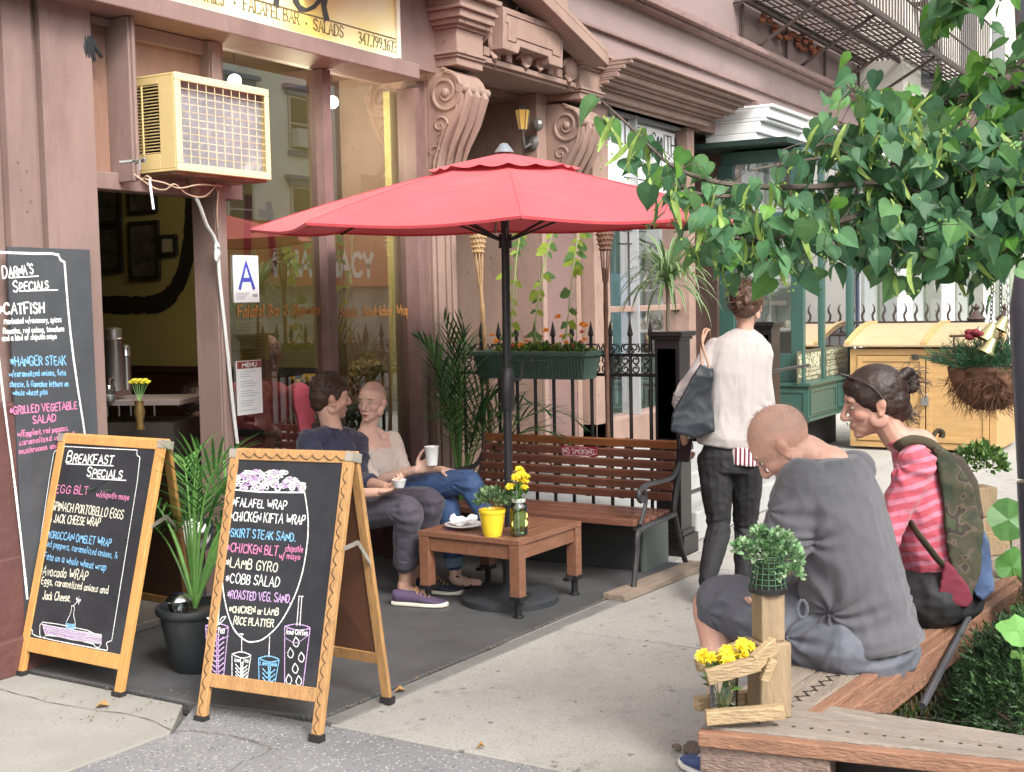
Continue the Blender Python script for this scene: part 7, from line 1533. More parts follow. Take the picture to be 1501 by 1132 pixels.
person_inside('fair haired woman in black with a loose bun, behind the glass between the seated couple',532,556,7.95,(.5,.3,.22),(.30,.22,.10),(.02,.02,.022),'black_top',V(.2,1,0)-CR*.6,.95,.16,bun=True)
person_inside('smiling dark haired child seen through the open doorway above the palm',291,600,7.7,(.45,.25,.19),(.05,.03,.025),(.06,.04,.09),'purple_top',-CF+CR*.5,.86,.13)
# ================= slatted bench =================
bn=thing('park_bench','brown slatted bench with black cast iron arms and a small red NO SMOKING plate','bench',V(6.15,3.4,0))
BW=mat('worn_bench_wood',(.17,.07,.044),.5,.2,4,.25,25,stretch=(6,1.5,6),coat=.2,wear=[(9,.60,.72,(.30,.13,.07)),(34,.70,.75,(.5,.36,.27))])
BWT=mat('bench_top_rail',(.26,.10,.035),.42,.2,4,.25,25,stretch=(6,1.5,6),coat=.2,wear=[(14,.60,.72,(.42,.20,.08))])
ye,yf_=2.83,4.10
for i in range(6):
    z=.71-i*.056; x=6.50-i*.017; b=MB(); b.box((x,(ye+yf_)/2,z),(.022,yf_-ye-(.0),.046),Matrix.Rotation(-.29,3,'Y')); b.build('back_slat',BWT if i==0 else BW,bn,bevel=.003)
for i,x in enumerate((6.36,6.28,6.19,6.10,6.01,5.945)):
    b=MB(); b.box((x,(ye+yf_)/2,.352+(.008 if i==5 else .0)-.006*i*(i<5)*.3),(.07 if i<5 else .05,yf_-ye,.022 if i<5 else .034)); b.build('seat_slat',BW,bn,bevel=.003)
IRN=mat('cast_iron',(.035,.035,.037),.4,.2,20,.2,60,wear=[(20,.62,.72,(.11,.10,.09))])
for y in (ye-.012,yf_+.012):
    b=MB()
    b.tube(smooth_path([V(6.515,y,.74),V(6.50,y,.62),V(6.46,y,.48),V(6.42,y,.36),V(6.44,y,.30),V(6.52,y,.12),V(6.585,y,.02)],5),.016,8)
    b.tube(smooth_path([V(6.43,y,.335),V(6.2,y,.325),V(6.02,y,.325),V(5.945,y,.30),V(5.93,y,.2),V(5.90,y,.08),V(5.885,y,.02)],5),.016,8); b.ball((5.885,y,.018),(.03,.024,.02),10,6); b.ball((6.59,y,.018),(.03,.024,.02),10,6)
    b.tube(smooth_path([V(6.49,y,.60),V(6.40,y,.545),V(6.25,y,.54),V(6.08,y,.545),V(5.985,y,.53),V(5.965,y,.495),V(5.99,y,.47),V(6.02,y,.485)],6),[.013]*20+[.018]*14+[.014]*9 if False else .0145,8)
    b.tube(smooth_path([V(6.03,y,.53),V(6.05,y,.46),V(6.02,y,.40),V(5.975,y,.345)],5),.012,8)
    b.build('cast_end',IRN,bn,smooth=True)
b=MB()
for k in range(6):
    y=lerp(ye+.1,yf_-.1,k/5); b.beam((6.525,y,.735),(6.425,y,.40),.03,.01); 
b.bb(5.97,6.4,ye+.01,ye+.03,.315,.336); b.bb(5.97,6.4,yf_-.03,yf_-.01,.315,.336); b.build('strap',IRN,bn)
b=MB(); zc=.654; yc=PX(849,664,6.46).y; b.box((6.462,yc,zc),(.004,.235,.060),Matrix.Rotation(-.29,3,'Y')); ns_=b.build('no_smoking_plate',mat('plate_red',(.33,.012,.03),.35),bn)
Pn=Matrix.Rotation(-.29,3,'Y'); O_=V(6.462,yc,zc)+Pn@V(-.0025,0,0); YY=Pn@V(0,0,1); NN=Pn@V(-1,0,0)
b=MB(); s,w=text_strokes('NO SMOKING',0,0,.034,sp=2.4); strokes_mesh(b,[[(-.104+p[0]*.208/w,-.017+p[1]) for p in st] for st in s],.0055,(O_,V(0,-1,0),YY,NN)); strokes_mesh(b,[[(-.113,-.026),(.113,-.026),(.113,.026),(-.113,.026),(-.113,-.026)]],.0028,(O_,V(0,-1,0),YY,NN)); b.build('plate_lettering',mat('plate_white',(.75,.6,.62),.5),ns_)
# worn block under the bench foot
b=MB(); q0=G(916,884,0);q1=G(1020,842,0); d=(q1-q0); d.z=0; d.normalize(); nn_=V(-d.y,d.x,0); pts=[q0-nn_*.0,q0+d*.95,q0+d*.95+nn_*.13,q0+nn_*.13]; b.prism([(p.x,p.y) for p in pts],'z',.004,.035)
tag(b.build('timber_block',mat('weathered_timber',(.26,.2,.15),.8,.25,5,.5,20,stretch=(1,9,9)),bevel=.003),'weathered grey timber plank under the foot of the slatted bench','plank')
# dark panel box beneath the bench
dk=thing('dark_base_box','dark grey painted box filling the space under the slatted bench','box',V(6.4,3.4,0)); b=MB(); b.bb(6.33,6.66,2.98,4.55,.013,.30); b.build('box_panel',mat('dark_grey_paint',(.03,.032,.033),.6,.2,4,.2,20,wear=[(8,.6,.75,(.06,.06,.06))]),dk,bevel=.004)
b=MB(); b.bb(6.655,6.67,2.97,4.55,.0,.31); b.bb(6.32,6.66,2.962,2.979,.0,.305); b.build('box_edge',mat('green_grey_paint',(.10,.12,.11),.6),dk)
# ================= iron railing across the entrance =================
FI=mat('black_gloss_iron',(.012,.010,.011),.35,.2,20,.15,60,coat=.2,wear=[(16,.66,.72,(.06,.03,.025))])
fc=thing('entrance_railing','black iron railing with scrollwork band and spear tops behind the bench','fence',V(6.9,3.9,0))
XF=6.9; y0,y1=3.12,4.55; zA_,zB_=1.073,1.193
b=MB()
for z in (zA_,zB_,.16): b.bb(XF-.012,XF+.012,y0,y1,z-.010,z+.010)
b.build('rail',FI,fc)
nb=11
for i in range(nb):
    y=lerp(y0+.05,y1-.05,i/(nb-1)); b=MB(); r_b=.0115
    b.tube([(XF,y,0),(XF,y,1.30)],r_b,8); b.tube([(XF,y,1.30),(XF,y,1.315),(XF,y,1.335),(XF,y,1.40)],[.008,.020,.016,.002],8); b.ball((XF,y,1.205),.017,8,6); b.build('spear_bar',FI,fc,smooth=True)
b=MB()
for i in range(nb-1):
    y=lerp(y0+.05,y1-.05,(i+.5)/(nb-1))
    for sg_ in (-1,1):
        for zc in (zA_+.033,zB_-.033): scroll(b,(XF,y+sg_*.033,zc),.027,.0055,'y',sg_,start=PI/2,turns=1.2)
        scroll(b,(XF,y+sg_*.040,zB_+.045),.028,.0055,'y',sg_,start=-PI/2,turns=1.3)
        b.tube([(XF,y+sg_*.012,zB_+.018),(XF,y+sg_*.005,zB_+.04),(XF,y+sg_*.018,zB_+.07)],.005,5)
b.build('scrollwork',FI,fc,smooth=True)
def newel(name,label,X_,Y_,H,w):
    t=thing(name,label,'post',V(X_,Y_,0)); b=MB(); h=w/2
    b.bb(X_-h,X_+h,Y_-h,Y_+h,0,H-.05)
    for z0,z1,e in ((0,.12,.03),(.12,.15,.015),(.62,.66,.012),(H-.05,H-.03,.012),(H-.03,H,.028)): b.bb(X_-h-e,X_+h+e,Y_-h-e,Y_+h+e,z0+.0005,z1)
    for f in (-1,1): b.bb(X_-h-.006,X_-h-.0005,Y_-h+.02,Y_+h-.02,.70,H-.10)
    b.build('post_shaft',FI,t,bevel=.004); return t
newel('newel_post','black square iron newel post carrying the spiky dracaena','',0,0,0) if False else None
q=PX(981,560,6.9); newel('newel_post','black square iron newel post with the spiky green plant on top',6.95,q.y,1.335,.16)
q=PX(1113,560,9.4); newel('newel_post','second black newel post seen between the walking woman and the green shop',9.5,q.y,1.33,.20)
b=MB()
for z in (.35,1.0): b.tube([(7.05,3.0,z+.0),(9.4,3.0,z)],.012,6)
rl=thing('side_railing','low dark rail running from the newel post along the stoop','fence',V(8,3.0,0)); b.build('rail',FI,rl)
# window box
wb=thing('window_box','long green ribbed plastic planter hooked on the railing with orange flowers','planter',V(6.76,3.87,1.06))
GP=mat('green_plastic',(.07,.125,.10),.5,.12,5,.2,60,wear=[(5,.55,.8,(.11,.15,.13))])
ya_,yb_=3.475,4.27; x0,x1=6.64,6.86
b=MB(); rng=[]
def rect(xa,xb,ya,yb,z): return [(xa,ya,z),(xb,ya,z),(xb,yb,z),(xa,yb,z)]
R0=rect(x0+.025,x1-.025,ya_+.03,yb_-.03,1.055);R1=rect(x0+.003,x1-.003,ya_+.006,yb_-.006,1.20);R2=rect(x0+.02,x1-.02,ya_+.02,yb_-.02,1.20);R3=rect(x0+.035,x1-.035,ya_+.04,yb_-.04,1.09)
b.add(R0+R1+R2+R3,[(3,2,1,0)]+[(r*4+i,r*4+(i+1)%4,r*4+4+(i+1)%4,r*4+4+i) for r in (0,1,2) for i in range(4)]+[(12,13,14,15)])
b.build('trough',GP,wb)
b=MB(); e=.012
b.bb(x0-e,x0+.008,ya_-e,yb_+e,1.195,1.225); b.bb(x1-.008,x1+e,ya_-e,yb_+e,1.195,1.225); b.bb(x0+.009,x1-.009,ya_-e,ya_+.01,1.195,1.225); b.bb(x0+.009,x1-.009,yb_-.01,yb_+e,1.195,1.225)
n=60
for i in range(n): y=lerp(ya_,yb_,(i+.5)/n); b.bb(x0-e-.004,x0-e-.0005,y-.004,y+.004,1.20,1.22)
b.build('rim',GP,wb,bevel=.002)
b=MB()
for i in range(34): y=lerp(ya_+.03,yb_-.03,i/33); b.tube([(x0+.012,y,1.075),(x0+.0015,y,1.19)],.004,5,cap=False)
b.bb(x0-.006,x0-.0,ya_+.25,yb_-.18,1.165,1.172); b.bb(x0+.0,x0+.01,ya_+.25,ya_+.256,1.11,1.165); b.build('rib',GP,wb)
b=MB(); b.bb(x0+.03,x1-.03,ya_+.03,yb_-.03,1.17,1.185); b.build('potting_soil',SOIL,wb)
fl=MB(); fl2=MB(); stm=MB(); at=[]; lf=MB(); r_=random.Random(12)
for i in range(15):
    y=ya_+.05+(yb_-ya_-.1)*r_.random(); x=r_.uniform(x0+.04,x1-.04); h=r_.uniform(.05,.15); c=V(x,y,1.19+h); (fl if i%3 else fl2).v; flower(fl if i%3 else fl2,c,.028,i,16,V(-.6,-.3,1)); stm.tube([(x,y,1.18),c],.0018,4)
for (px,py) in ((818,465),(858,478),(853,476),(800,485),(727,501),(763,506),(838,508)): c=PX(px,py,6.7+r_.random()*.08); flower(fl2 if px>830 and py>500 else fl,c,.032,px,16,V(-.8,-.3,.8)); stm.tube([(c.x,c.y+.01,1.18),c],.002,4)
ORG=mat('orange_petals',(.75,.28,.03),.6,.3,60,trans=.1); REDP=mat('red_petals',(.45,.06,.03),.6,.3,60)
fl.build('orange_flowers',ORG,wb); fl2.build('red_flowers',REDP,wb)
for i in range(16): y=ya_+.05+(yb_-ya_-.1)*r_.random(); leafy(lf,V(6.74,y,1.20),(.05,.05,.05),22,.045,i,cols=((.07,.16,.03),(.2,.28,.05),(.05,.10,.03),(.14,.2,.03)),attrs=at)
lf.build('foliage',LEAF,wb,attrs=at)
# four tall stems rising from the box
for i,(pts,col) in enumerate((([(748,520),(752,440),(757,380),(762,330),(750,290)],0),([(783,515),(788,440),(800,380),(812,330),(818,290)],0),([(828,515),(835,440),(842,380),(850,335),(856,290)],0),([(742,515),(745,440),(738,380),(735,330)],0))):
    t=thing('climbing_stem',['tall leafy stem rising beside the umbrella pole','tall leafy stem in the middle of the green planter','tall leafy stem at the right end of the green planter','thin bare stem at the left of the umbrella pole'][i],'plant',PX(*pts[0],6.74),0,'tall stems in the window box')
    P_=smooth_path([PX(x,y,6.74+.01*k) for k,(x,y) in enumerate(pts)],5); b=MB(); b.tube(P_,[.0035]*(len(P_)-1)+[.0015],5); b.tube([p+V(.01,.018*math.sin(k*.8),0) for k,p in enumerate(P_)],.0022,4); b.build('stem',mat('pale_stem',(.30,.40,.15),.5,.2,20),t)
    b=MB(); at=[]; r_=random.Random(i+40)
    for k in range(2,len(P_)-1):
        if r_.random()<(.75 if i<3 else .3):
            p=P_[k]; n_=3 if k>9 else 2
            for j in range(n_):
                o=V(r_.gauss(-.1,.3),r_.choice((-1,1))*1.,r_.gauss(-.3,.4)).normalized(); sd_=o.cross(V(-1,0,0)).normalized(); l=r_.uniform(.04,.085); w=l*(.28 if k%3 else .42); yl=(.30,.40,.06) if r_.random()<.5 else (.12,.24,.07)
                b.add([p,p+o*l*.4+sd_*w,p+o*l*.8+sd_*w*.6-V(0,0,.01),p+o*l-V(0,0,.015),p+o*l*.8-sd_*w*.6-V(0,0,.01),p+o*l*.4-sd_*w],[(0,1,2,3),(0,3,4,5)]); at+=[(*yl,1)]*6
    if at: b.build('leaves',LEAF,t,attrs=at)
# bamboo torches
BAM=mat('bamboo',(.38,.24,.12),.6,.25,8,.3,40,wear=[(10,.58,.7,(.2,.11,.05))]); BAMD=mat('dark_bamboo',(.14,.07,.045),.6,.3,8,.3,40)
for i,(hx,hy0,hy1,bx,by,X_,m_,lab) in enumerate(((700,332,372,722,690,6.88,BAM,'pale bamboo torch with woven head standing left of the umbrella pole'),(886,328,368,892,690,6.84,BAMD,'dark bamboo torch with woven head standing right of the green planter'))):
    A=PX(hx,hy0,X_); B=PX(hx+1,hy1,X_); C_=PX(lerp(hx,bx,.38),470,X_); E_=PX(bx,by,X_); 
    t=thing('garden_torch',lab,'torch',E_,0,'bamboo garden torches')
    top=A+V(0,0,.06); b=MB(); b.lathe([(.03,.0),(.048,(A-B).z*.45),(.05,(A-B).z),(.046,(A-B).z+.05)],B,14)
    n=14
    for k in range(n):
        for j in range(7):
            a=2*PI*k/n; z=j/7*((A-B).z+.04); r=.032+.018*min(1,z/.09); b.ball(B+V(math.cos(a+(j%2)*.2)*r,math.sin(a+(j%2)*.2)*r,z+.012),(.010,.010,.009),5,4)
    b.build('woven_head',m_,t)
    b=MB()
    for k in range(8): a=2*PI*k/8; b.tube([B+V(math.cos(a)*.03,math.sin(a)*.03,.01),lerp(B,C_,.45)+V(math.cos(a)*.014,math.sin(a)*.014,0)],.0045,4)
    b.build('split_cane',m_,t)
    P_=smooth_path([lerp(B,C_,.25),C_,lerp(C_,E_,.5),V(E_.x,E_.y,E_.z),V(E_.x,E_.y-.0,.35)],6); b=MB(); b.tube(P_,[.0135 if k%5 else .0165 for k in range(len(P_))],10); b.build('pole',m_,t,smooth=True)
# ================= spiky plant on the newel =================
def strap_leaf(b,base,d,L,w,droop,at,col,edge,n=9,tw=0):
    p=V(*base); dd=d.normalized(); q=[p]; 
    for j in range(n): dd=(dd+V(0,0,-droop*(j/n)*1.2)).normalized(); q.append(q[-1]+dd*L/n)
    for j in range(n+1):
        t=j/n; tg=(q[min(j+1,n)]-q[max(j-1,0)]).normalized(); s=tg.cross(V(0,0,1)); s=s.normalized() if s.length>1e-3 else V(1,0,0); s=(s+V(0,0,tw)).normalized(); ww=w*(.5+1.1*t if t<.35 else .885*(1-((t-.35)/.65)**2.2)+.02)
        up=s.cross(tg)
        b.v+=[tuple(q[j]+s*ww),tuple(q[j]+s*ww*.45+up*ww*-.12),tuple(q[j]-s*ww*.45+up*ww*-.12),tuple(q[j]-s*ww)]
        at+=[(*edge,1),(*col,1),(*col,1),(*edge,1)]
    k=len(b.v)-(n+1)*4
    for j in range(n):
        for i in range(3): b.f.append((k+j*4+i,k+j*4+i+1,k+j*4+4+i+1,k+j*4+4+i)); b.mi.append(0)
q=PX(966,478,6.93); q=V(6.95,PX(975,560,6.9).y,1.337)
dr=thing('dracaena','spiky dracaena with narrow white edged leaves on the black newel post','plant',q)
b=MB(); at=[]; r_=random.Random(3); top=q+V(0,0,.30)
for i in range(110):
    a=r_.uniform(0,2*PI); e=r_.uniform(-.1,1.35); d=V(math.cos(a)*math.cos(e),math.sin(a)*math.cos(e),math.sin(e)); strap_leaf(b,top+V(0,0,r_.uniform(-.05,.03)),d,r_.uniform(.30,.48),.0105,r_.uniform(.25,.55),at,(.09,.2,.06),(.45,.5,.3))
b.build('leaves',LEAF,dr,attrs=at)
b=MB(); b.tube([q,q+V(.005,.0,.15),top],[.013,.012,.014],8); b.build('stem',mat('bark_grey',(.2,.16,.11),.8,.3,30),dr)
# ================= palms =================
def palm(root,base,n,L,seed,spread=1.,droop=.5,leafL=.22,cols=((.05,.14,.03),(.03,.09,.02),(.09,.2,.05)),dirs=None,stemh=.3,lw=.007,avoid=None,m=LEAF):
    r_=random.Random(seed); b=MB(); at=[]; s=MB()
    for i in range(n):
        if dirs: d=V(*dirs[i%len(dirs)])+V(r_.gauss(0,.15),r_.gauss(0,.15),r_.gauss(0,.1))
        else: a=2*PI*i/n+r_.uniform(-.4,.4); e=r_.uniform(.7,1.35); d=V(math.cos(a)*math.cos(e)*spread,math.sin(a)*math.cos(e)*spread,math.sin(e))
        if avoid is not None: d=d+avoid
        d.normalize(); LL=L*r_.uniform(.75,1.15); N_=22; q=[V(*base)]; dd=d.copy()
        for j in range(N_): dd=(dd+V(0,0,-droop*.11*(j/N_)**1.2*1.6)).normalized(); q.append(q[-1]+dd*LL/N_)
        s.tube(q,[.006*(1-.8*j/N_)+.0012 for j in range(N_+1)],5,cap=False)
        k0=int(N_*stemh)
        for j in range(k0,N_+1):
            tg=(q[min(j+1,N_)]-q[j-1]).normalized(); sd_=tg.cross(V(0,0,1)); sd_=sd_.normalized() if sd_.length>1e-3 else V(1,0,0); t=(j-k0)/(N_-k0); l=leafL*(.45+.75*math.sin(PI*min(1,.15+t*.85)))
            for sg_ in (-1,1):
                c=r_.choice(cols); f=r_.uniform(.8,1.2); c=(c[0]*f,c[1]*f,c[2]*f); o=(sd_*sg_*(1-.55*t)+tg*(.55+.6*t)+V(0,0,r_.uniform(-.05,.25))).normalized()
                strap_leaf(b,q[j],o,l*r_.uniform(.8,1.1),lw,.22,at,c,c,4)
    b.build('fronds',m,root,attrs=at); s.build('frond_stems',STEM,root)
# pot palm between the signs
q=G(283,955,.012); q=V(3.80,3.86,.012); pp=thing('potted_palm','lush parlour palm in a large black urn between the two chalkboards','plant',q)
BP=mat('black_plastic_pot',(.022,.024,.026),.45,.2,6,.2,40,wear=[(6,.55,.75,(.05,.052,.055))])
pr=[(.085,0),(.095,.01),(.12,.09),(.14,.20),(.146,.235),(.16,.245),(.164,.26),(.16,.275),(.144,.275),(.136,.24)]
b=MB(); b.lathe(pr,q,32,cap=False); b.lathe([(0,.235),(.135,.235)],q,24,cap=False); b.lathe([(0,.004),(.085,.004)],q,24,cap=False); b.build('urn',BP,pp,smooth=True)
b=MB(); b.lathe([(0,.242),(.134,.24)],q,20,cap=False); b.build('potting_soil',SOIL,pp)
dirs=[(.0,.35,1.4),(.1,.5,1.2),(.35,-.1,1.5),(-.1,.0,1.7),(.2,.35,1.3),(.5,.2,1),(-.25,.3,1.3),(.3,-.25,1.1),(.0,.45,1.5),(.0,.1,1.7),(.5,-.05,1.0),(.45,.4,.9),(.1,-.2,1.6)]
palm(pp,q+V(0,0,.26),20,.76,21,droop=1.5,leafL=.22,avoid=V(.16,-.12,.1),dirs=dirs,stemh=.56,cols=((.07,.20,.045),(.05,.15,.035),(.13,.28,.07)),lw=.0075)
# solar light in the pot
q2=q+V(-.07,-.04,.30); c=PX(262,876,q2.x); q2=V(q2.x,c.y,.0); q2.z=.29
sl=thing('solar_light','silver mushroom shaped solar light stuck in the black urn','lamp',q2); zt=c.z
b=MB(); b.lathe([(.055,zt-.015),(.057,zt-.008),(.045,zt+.008),(.03,zt+.016),(.0,zt+.017)],V(q2.x,q2.y,0),24); b.tube([(q2.x,q2.y,.25),(q2.x,q2.y,zt-.06)],.008,8); b.build('cap',mat('chrome',(.7,.7,.7),.2,metal=1),sl,smooth=True)
b=MB(); b.lathe([(.03,zt-.075),(.042,zt-.05),(.045,zt-.016)],V(q2.x,q2.y,0),20); b.build('lens',glass_mat('clear_plastic',(.8,.85,.88),.15,.1),sl,smooth=True)
b=MB(); b.box((q2.x,q2.y,zt+.0185),(.035,.035,.002)); b.build('solar_cell',mat('solar_cell',(.01,.012,.03),.2),sl)
# chrome round appliance behind the palm
q=PD(285,790,6.2); q.z=0; cc=PD(285,783,6.2)
fa=thing('round_chrome_object','round white and chrome appliance half hidden behind the palm between the signs','appliance',V(cc.x,cc.y,0)); M=Matrix((CR,V(0,0,1),CR.cross(V(0,0,1)))).transposed()
b=MB(); b.lathe([(.0,.05),(.05,.045),(.078,.02),(.085,-.02),(.08,-.05)],cc,24,M); b.build('white_dome',mat('white_gloss',(.65,.65,.63),.2,coat=.5),fa,smooth=True)
b=MB(); b.lathe([(.088,.02),(.1,.0),(.098,-.05),(.09,-.06)],cc,24,M,cap=False); b.tube([cc+V(0,0,.10),cc+V(.02,.02,.15),cc+CR*.06+V(0,0,.13)],.012,8); b.lathe([(.11,0),(.12,.02),(.05,.03),(.04,cc.z-.1)],V(cc.x,cc.y,.012),20); b.build('chrome_ring',mat('dark_chrome',(.25,.27,.29),.2,metal=.9),fa,smooth=True)
b=MB(); b.box(cc+CR*.05+V(0,0,.0)-CF*.06,(.03,.03,.03)); b.build('badge',mat('dark_badge',(.05,.045,.03),.4),fa)
# palm at the end of the cafe window
q=V(6.36,4.30,.012); q=V(6.47,4.27,.012); p2=thing('tall_palm','tall areca palm in a dark pot at the right end of the cafe window','plant',q)
b=MB(); b.lathe([(.11,0),(.14,.26),(.155,.27),(.155,.30),(.14,.30)],q,24,cap=False); b.lathe([(0,.27),(.14,.27)],q,20,cap=False); b.build('pot',BP,p2,smooth=True)
dirs=[(.1,.1,1.7),(-.08,.05,1.6),(.1,-.3,1.6),(.35,-.45,1.1),(.0,.1,1.8),(-.1,.15,1.4),(.3,-.4,.8),(.0,-.1,1.7),(.5,-.4,.7),(.3,.1,1.1),(.15,-.1,1.7),(.3,-.2,1.4)]
palm(p2,q+V(0,0,.28),20,1.0,5,droop=1.25,leafL=.26,dirs=dirs,stemh=.42,cols=((.04,.12,.03),(.03,.085,.025),(.08,.18,.05)),lw=.0085)
# small grey fern palm behind the breakfast board
q=V(3.78,4.36,.0); q=PY(52,930,4.42); p3=thing('small_palm','small pale palm behind the breakfast board in front of the tall chalkboard','plant',V(3.77,4.40,0)); q=V(3.77,4.40,.012)
b=MB(); b.lathe([(.05,0),(.065,.13),(.07,.14),(.062,.14)],q,18,cap=False); b.lathe([(0,.12),(.062,.12)],q,18,cap=False); b.build('pot',mat('green_pot',(.04,.09,.05),.5),p3,smooth=True)
palm(p3,q+V(0,0,.12),3,.80,8,droop=.2,leafL=.09,dirs=[(.06,.12,1.5),(.10,.06,1.6),(.08,.16,1.5)],stemh=.45,cols=((.22,.32,.2),(.3,.4,.28),(.12,.22,.1)),lw=.005)
# bench seat under the couple
wbn=thing('window_bench','dark wooden bench under the cafe window on which the couple sits','bench',V(5.4,4.3,0))
b=MB(); b.bb(4.86,6.12,4.16,4.56,.375,.405); b.build('seat',mat('tan_wood',(.36,.22,.11),.6,.2,5),wbn,bevel=.004)
for x in (4.95,6.03): b=MB(); b.bb(x-.03,x+.03,4.2,4.52,.012,.374); b.build('leg',DARKBR,wbn)
# ================= things inside the doorway =================
STEEL=mat('brushed_steel',(.5,.5,.51),.28,.12,3,metal=.95)
def urn(px0,px1,py0,py1,D,lab):
    A=PD((px0+px1)/2,py1,D); T_=PD((px0+px1)/2,py0,D); r=(px1-px0)/2*D/F_PX; t=thing('coffee_urn',lab,'urn',A,0,'steel coffee urns'); h=T_.z-A.z
    b=MB(); b.lathe([(r,.0),(r,h*.78),(r*1.05,h*.79),(r*1.05,h*.82),(r*.98,h*.83),(r*.98,h*.97),(r*.5,h)],A,24); b.build('urn_body',STEEL,t,smooth=True)
    b=MB(); b.tube([A-CF*r+V(0,0,.06),A-CF*(r+.05)+V(0,0,.06),A-CF*(r+.05)+V(0,0,.02)],.008,8); b.bb(A.x-r*1.1,A.x+r*1.1,A.y-r*1.1,A.y+r*1.1,A.z-.03,A.z-.0005); b.build('tap',DARKBR,t)
    return A
A1=urn(157,182,480,572,6.9,'bright steel coffee urn in the doorway, nearest the chalkboards'); urn(180,194,505,590,7.2,'narrow dim steel urn behind the bright coffee urn')
ct=thing('side_counter','dark counter with a wire shelf just inside the cafe doorway','counter',V(A1.x,A1.y,0)); DW2=mat('counter_black',(.03,.025,.022),.4,.2,5)
z0=A1.z-.032; a=PD(140,600,6.8); c=PD(226,596,6.75)
b=MB(); b.box(V((a.x+c.x)/2+.15,(a.y+c.y)/2+.18,z0-.03),((c-a).length+.5,.42,.03),rz=math.atan2(c.y-a.y,c.x-a.x)); b.build('counter_top',mat('counter_edge',(.16,.13,.12),.4),ct,bevel=.003)
b=MB(); b.box(V((a.x+c.x)/2+.15,(a.y+c.y)/2+.18,(z0-.14)/2),((c-a).length+.4,.36,z0-.14),rz=math.atan2(c.y-a.y,c.x-a.x)); b.build('counter_body',DW2,ct)
b=MB()
for k in range(6): p=lerp(a,c,k/5); b.tube([V(p.x,p.y,z0-.045),V(p.x,p.y,z0-.10)],.005,5)
b.build('wire_hooks',STEEL,ct)
gj=PD(160,590,6.7); t=thing('sugar_jar','small clear jar on the counter in front of the coffee urn','jar',V(gj.x,gj.y,z0-.014)); b=MB(); b.lathe([(.03,0),(.034,.01),(.034,.07),(.028,.085)],V(gj.x,gj.y,z0-.014),16); b.build('jar_body',glass_mat('dim_glass',(.8,.85,.85),.2,.05),t,smooth=True); b=MB(); b.lathe([(.029,.003),(.03,.035)],V(gj.x,gj.y,z0-.014),16); b.build('sugar',PAPER,t)
gv=PD(205,620,6.55); t=thing('bud_vase','tall brass vase of yellow chrysanthemums on the counter in the doorway','vase',V(gv.x,gv.y,gv.z-.02)); bs_=V(gv.x,gv.y,PD(205,630,6.55).z)
b=MB(); b.lathe([(.022,0),(.026,.01),(.018,.04),(.03,.09),(.022,.13),(.026,.15)],bs_,16); b.build('vase_body',mat('brass',(.3,.2,.08),.35,.2,20,metal=.8),t,smooth=True)
b=MB(); s=MB()
for k in range(7): c=PD(193+k*4.,561-3*(k%2),6.55)+V(0,0,0); flower(b,c,.022,k,20,V(-.5,-.4,1)); s.tube([bs_+V(0,0,.14),c],.0016,4)
b.build('flower_heads',mat('dim_yellow_petals',(.60,.52,.03),.6),t); s.build('stems',STEM,t)
vp=PD(454,552,7.35); t=thing('table_flowers','yellow chrysanthemums in a small vase on the cafe table behind the glass','vase',V(vp.x,vp.y,vp.z-.25)); b=MB(); s=MB(); r_=random.Random(2)
for k in range(10): c=vp+V(r_.gauss(0,.035),r_.gauss(0,.03),r_.gauss(.0,.02)); flower(b,c,.026,k,20,V(-.5,-.4,1)); s.tube([vp-V(0,0,.17),c],.002,4)
b.build('flower_heads',CHR,t); s.build('stems',STEM,t); b=MB(); b.lathe([(.03,-.25),(.035,-.2),(.022,-.12)],vp,14); b.build('vase_body',mat('white_vase',(.7,.7,.68),.3),t,smooth=True)
ctb=thing('cafe_table','round dark cafe table behind the glass carrying the yellow flowers','table',V(vp.x,vp.y,0)); b=MB(); b.lathe([(.2,vp.z-.285),(.2,vp.z-.255)],V(vp.x,vp.y,0),28); b.build('tabletop',DARKBR,ctb); b=MB(); b.lathe([(.2,0),(.2,.02),(.03,.04),(.03,vp.z-.29)],V(vp.x,vp.y,0),20); b.build('pedestal',DARKBR,ctb)
# silver chain and padlock on the bench end
ch=thing('steel_chain','steel chain looped over the far end of the bench and railing','chain',PD(735,655,7.25)); b=MB(); cp=smooth_path([PX(738,636,6.56),PX(733,650,6.55),PX(726,668,6.54),PX(722,690,6.53),PX(728,700,6.52)],4)
for k in range(len(cp)-1):
    o=cp[k]; d=(cp[k+1]-cp[k]); M_=Matrix((d.normalized(),d.orthogonal().normalized(),d.cross(d.orthogonal()).normalized())).transposed(); pts=[]
    for j in range(9): a=2*PI*j/8; pts.append(o+d*.5+M_@V(.014*math.cos(a),.008*math.sin(a) if k%2 else 0,0 if k%2 else .008*math.sin(a)))
    b.tube(pts,.003,5,cap=False)
b.build('links',mat('steel_link',(.6,.6,.6),.3,metal=.9),ch,smooth=True)
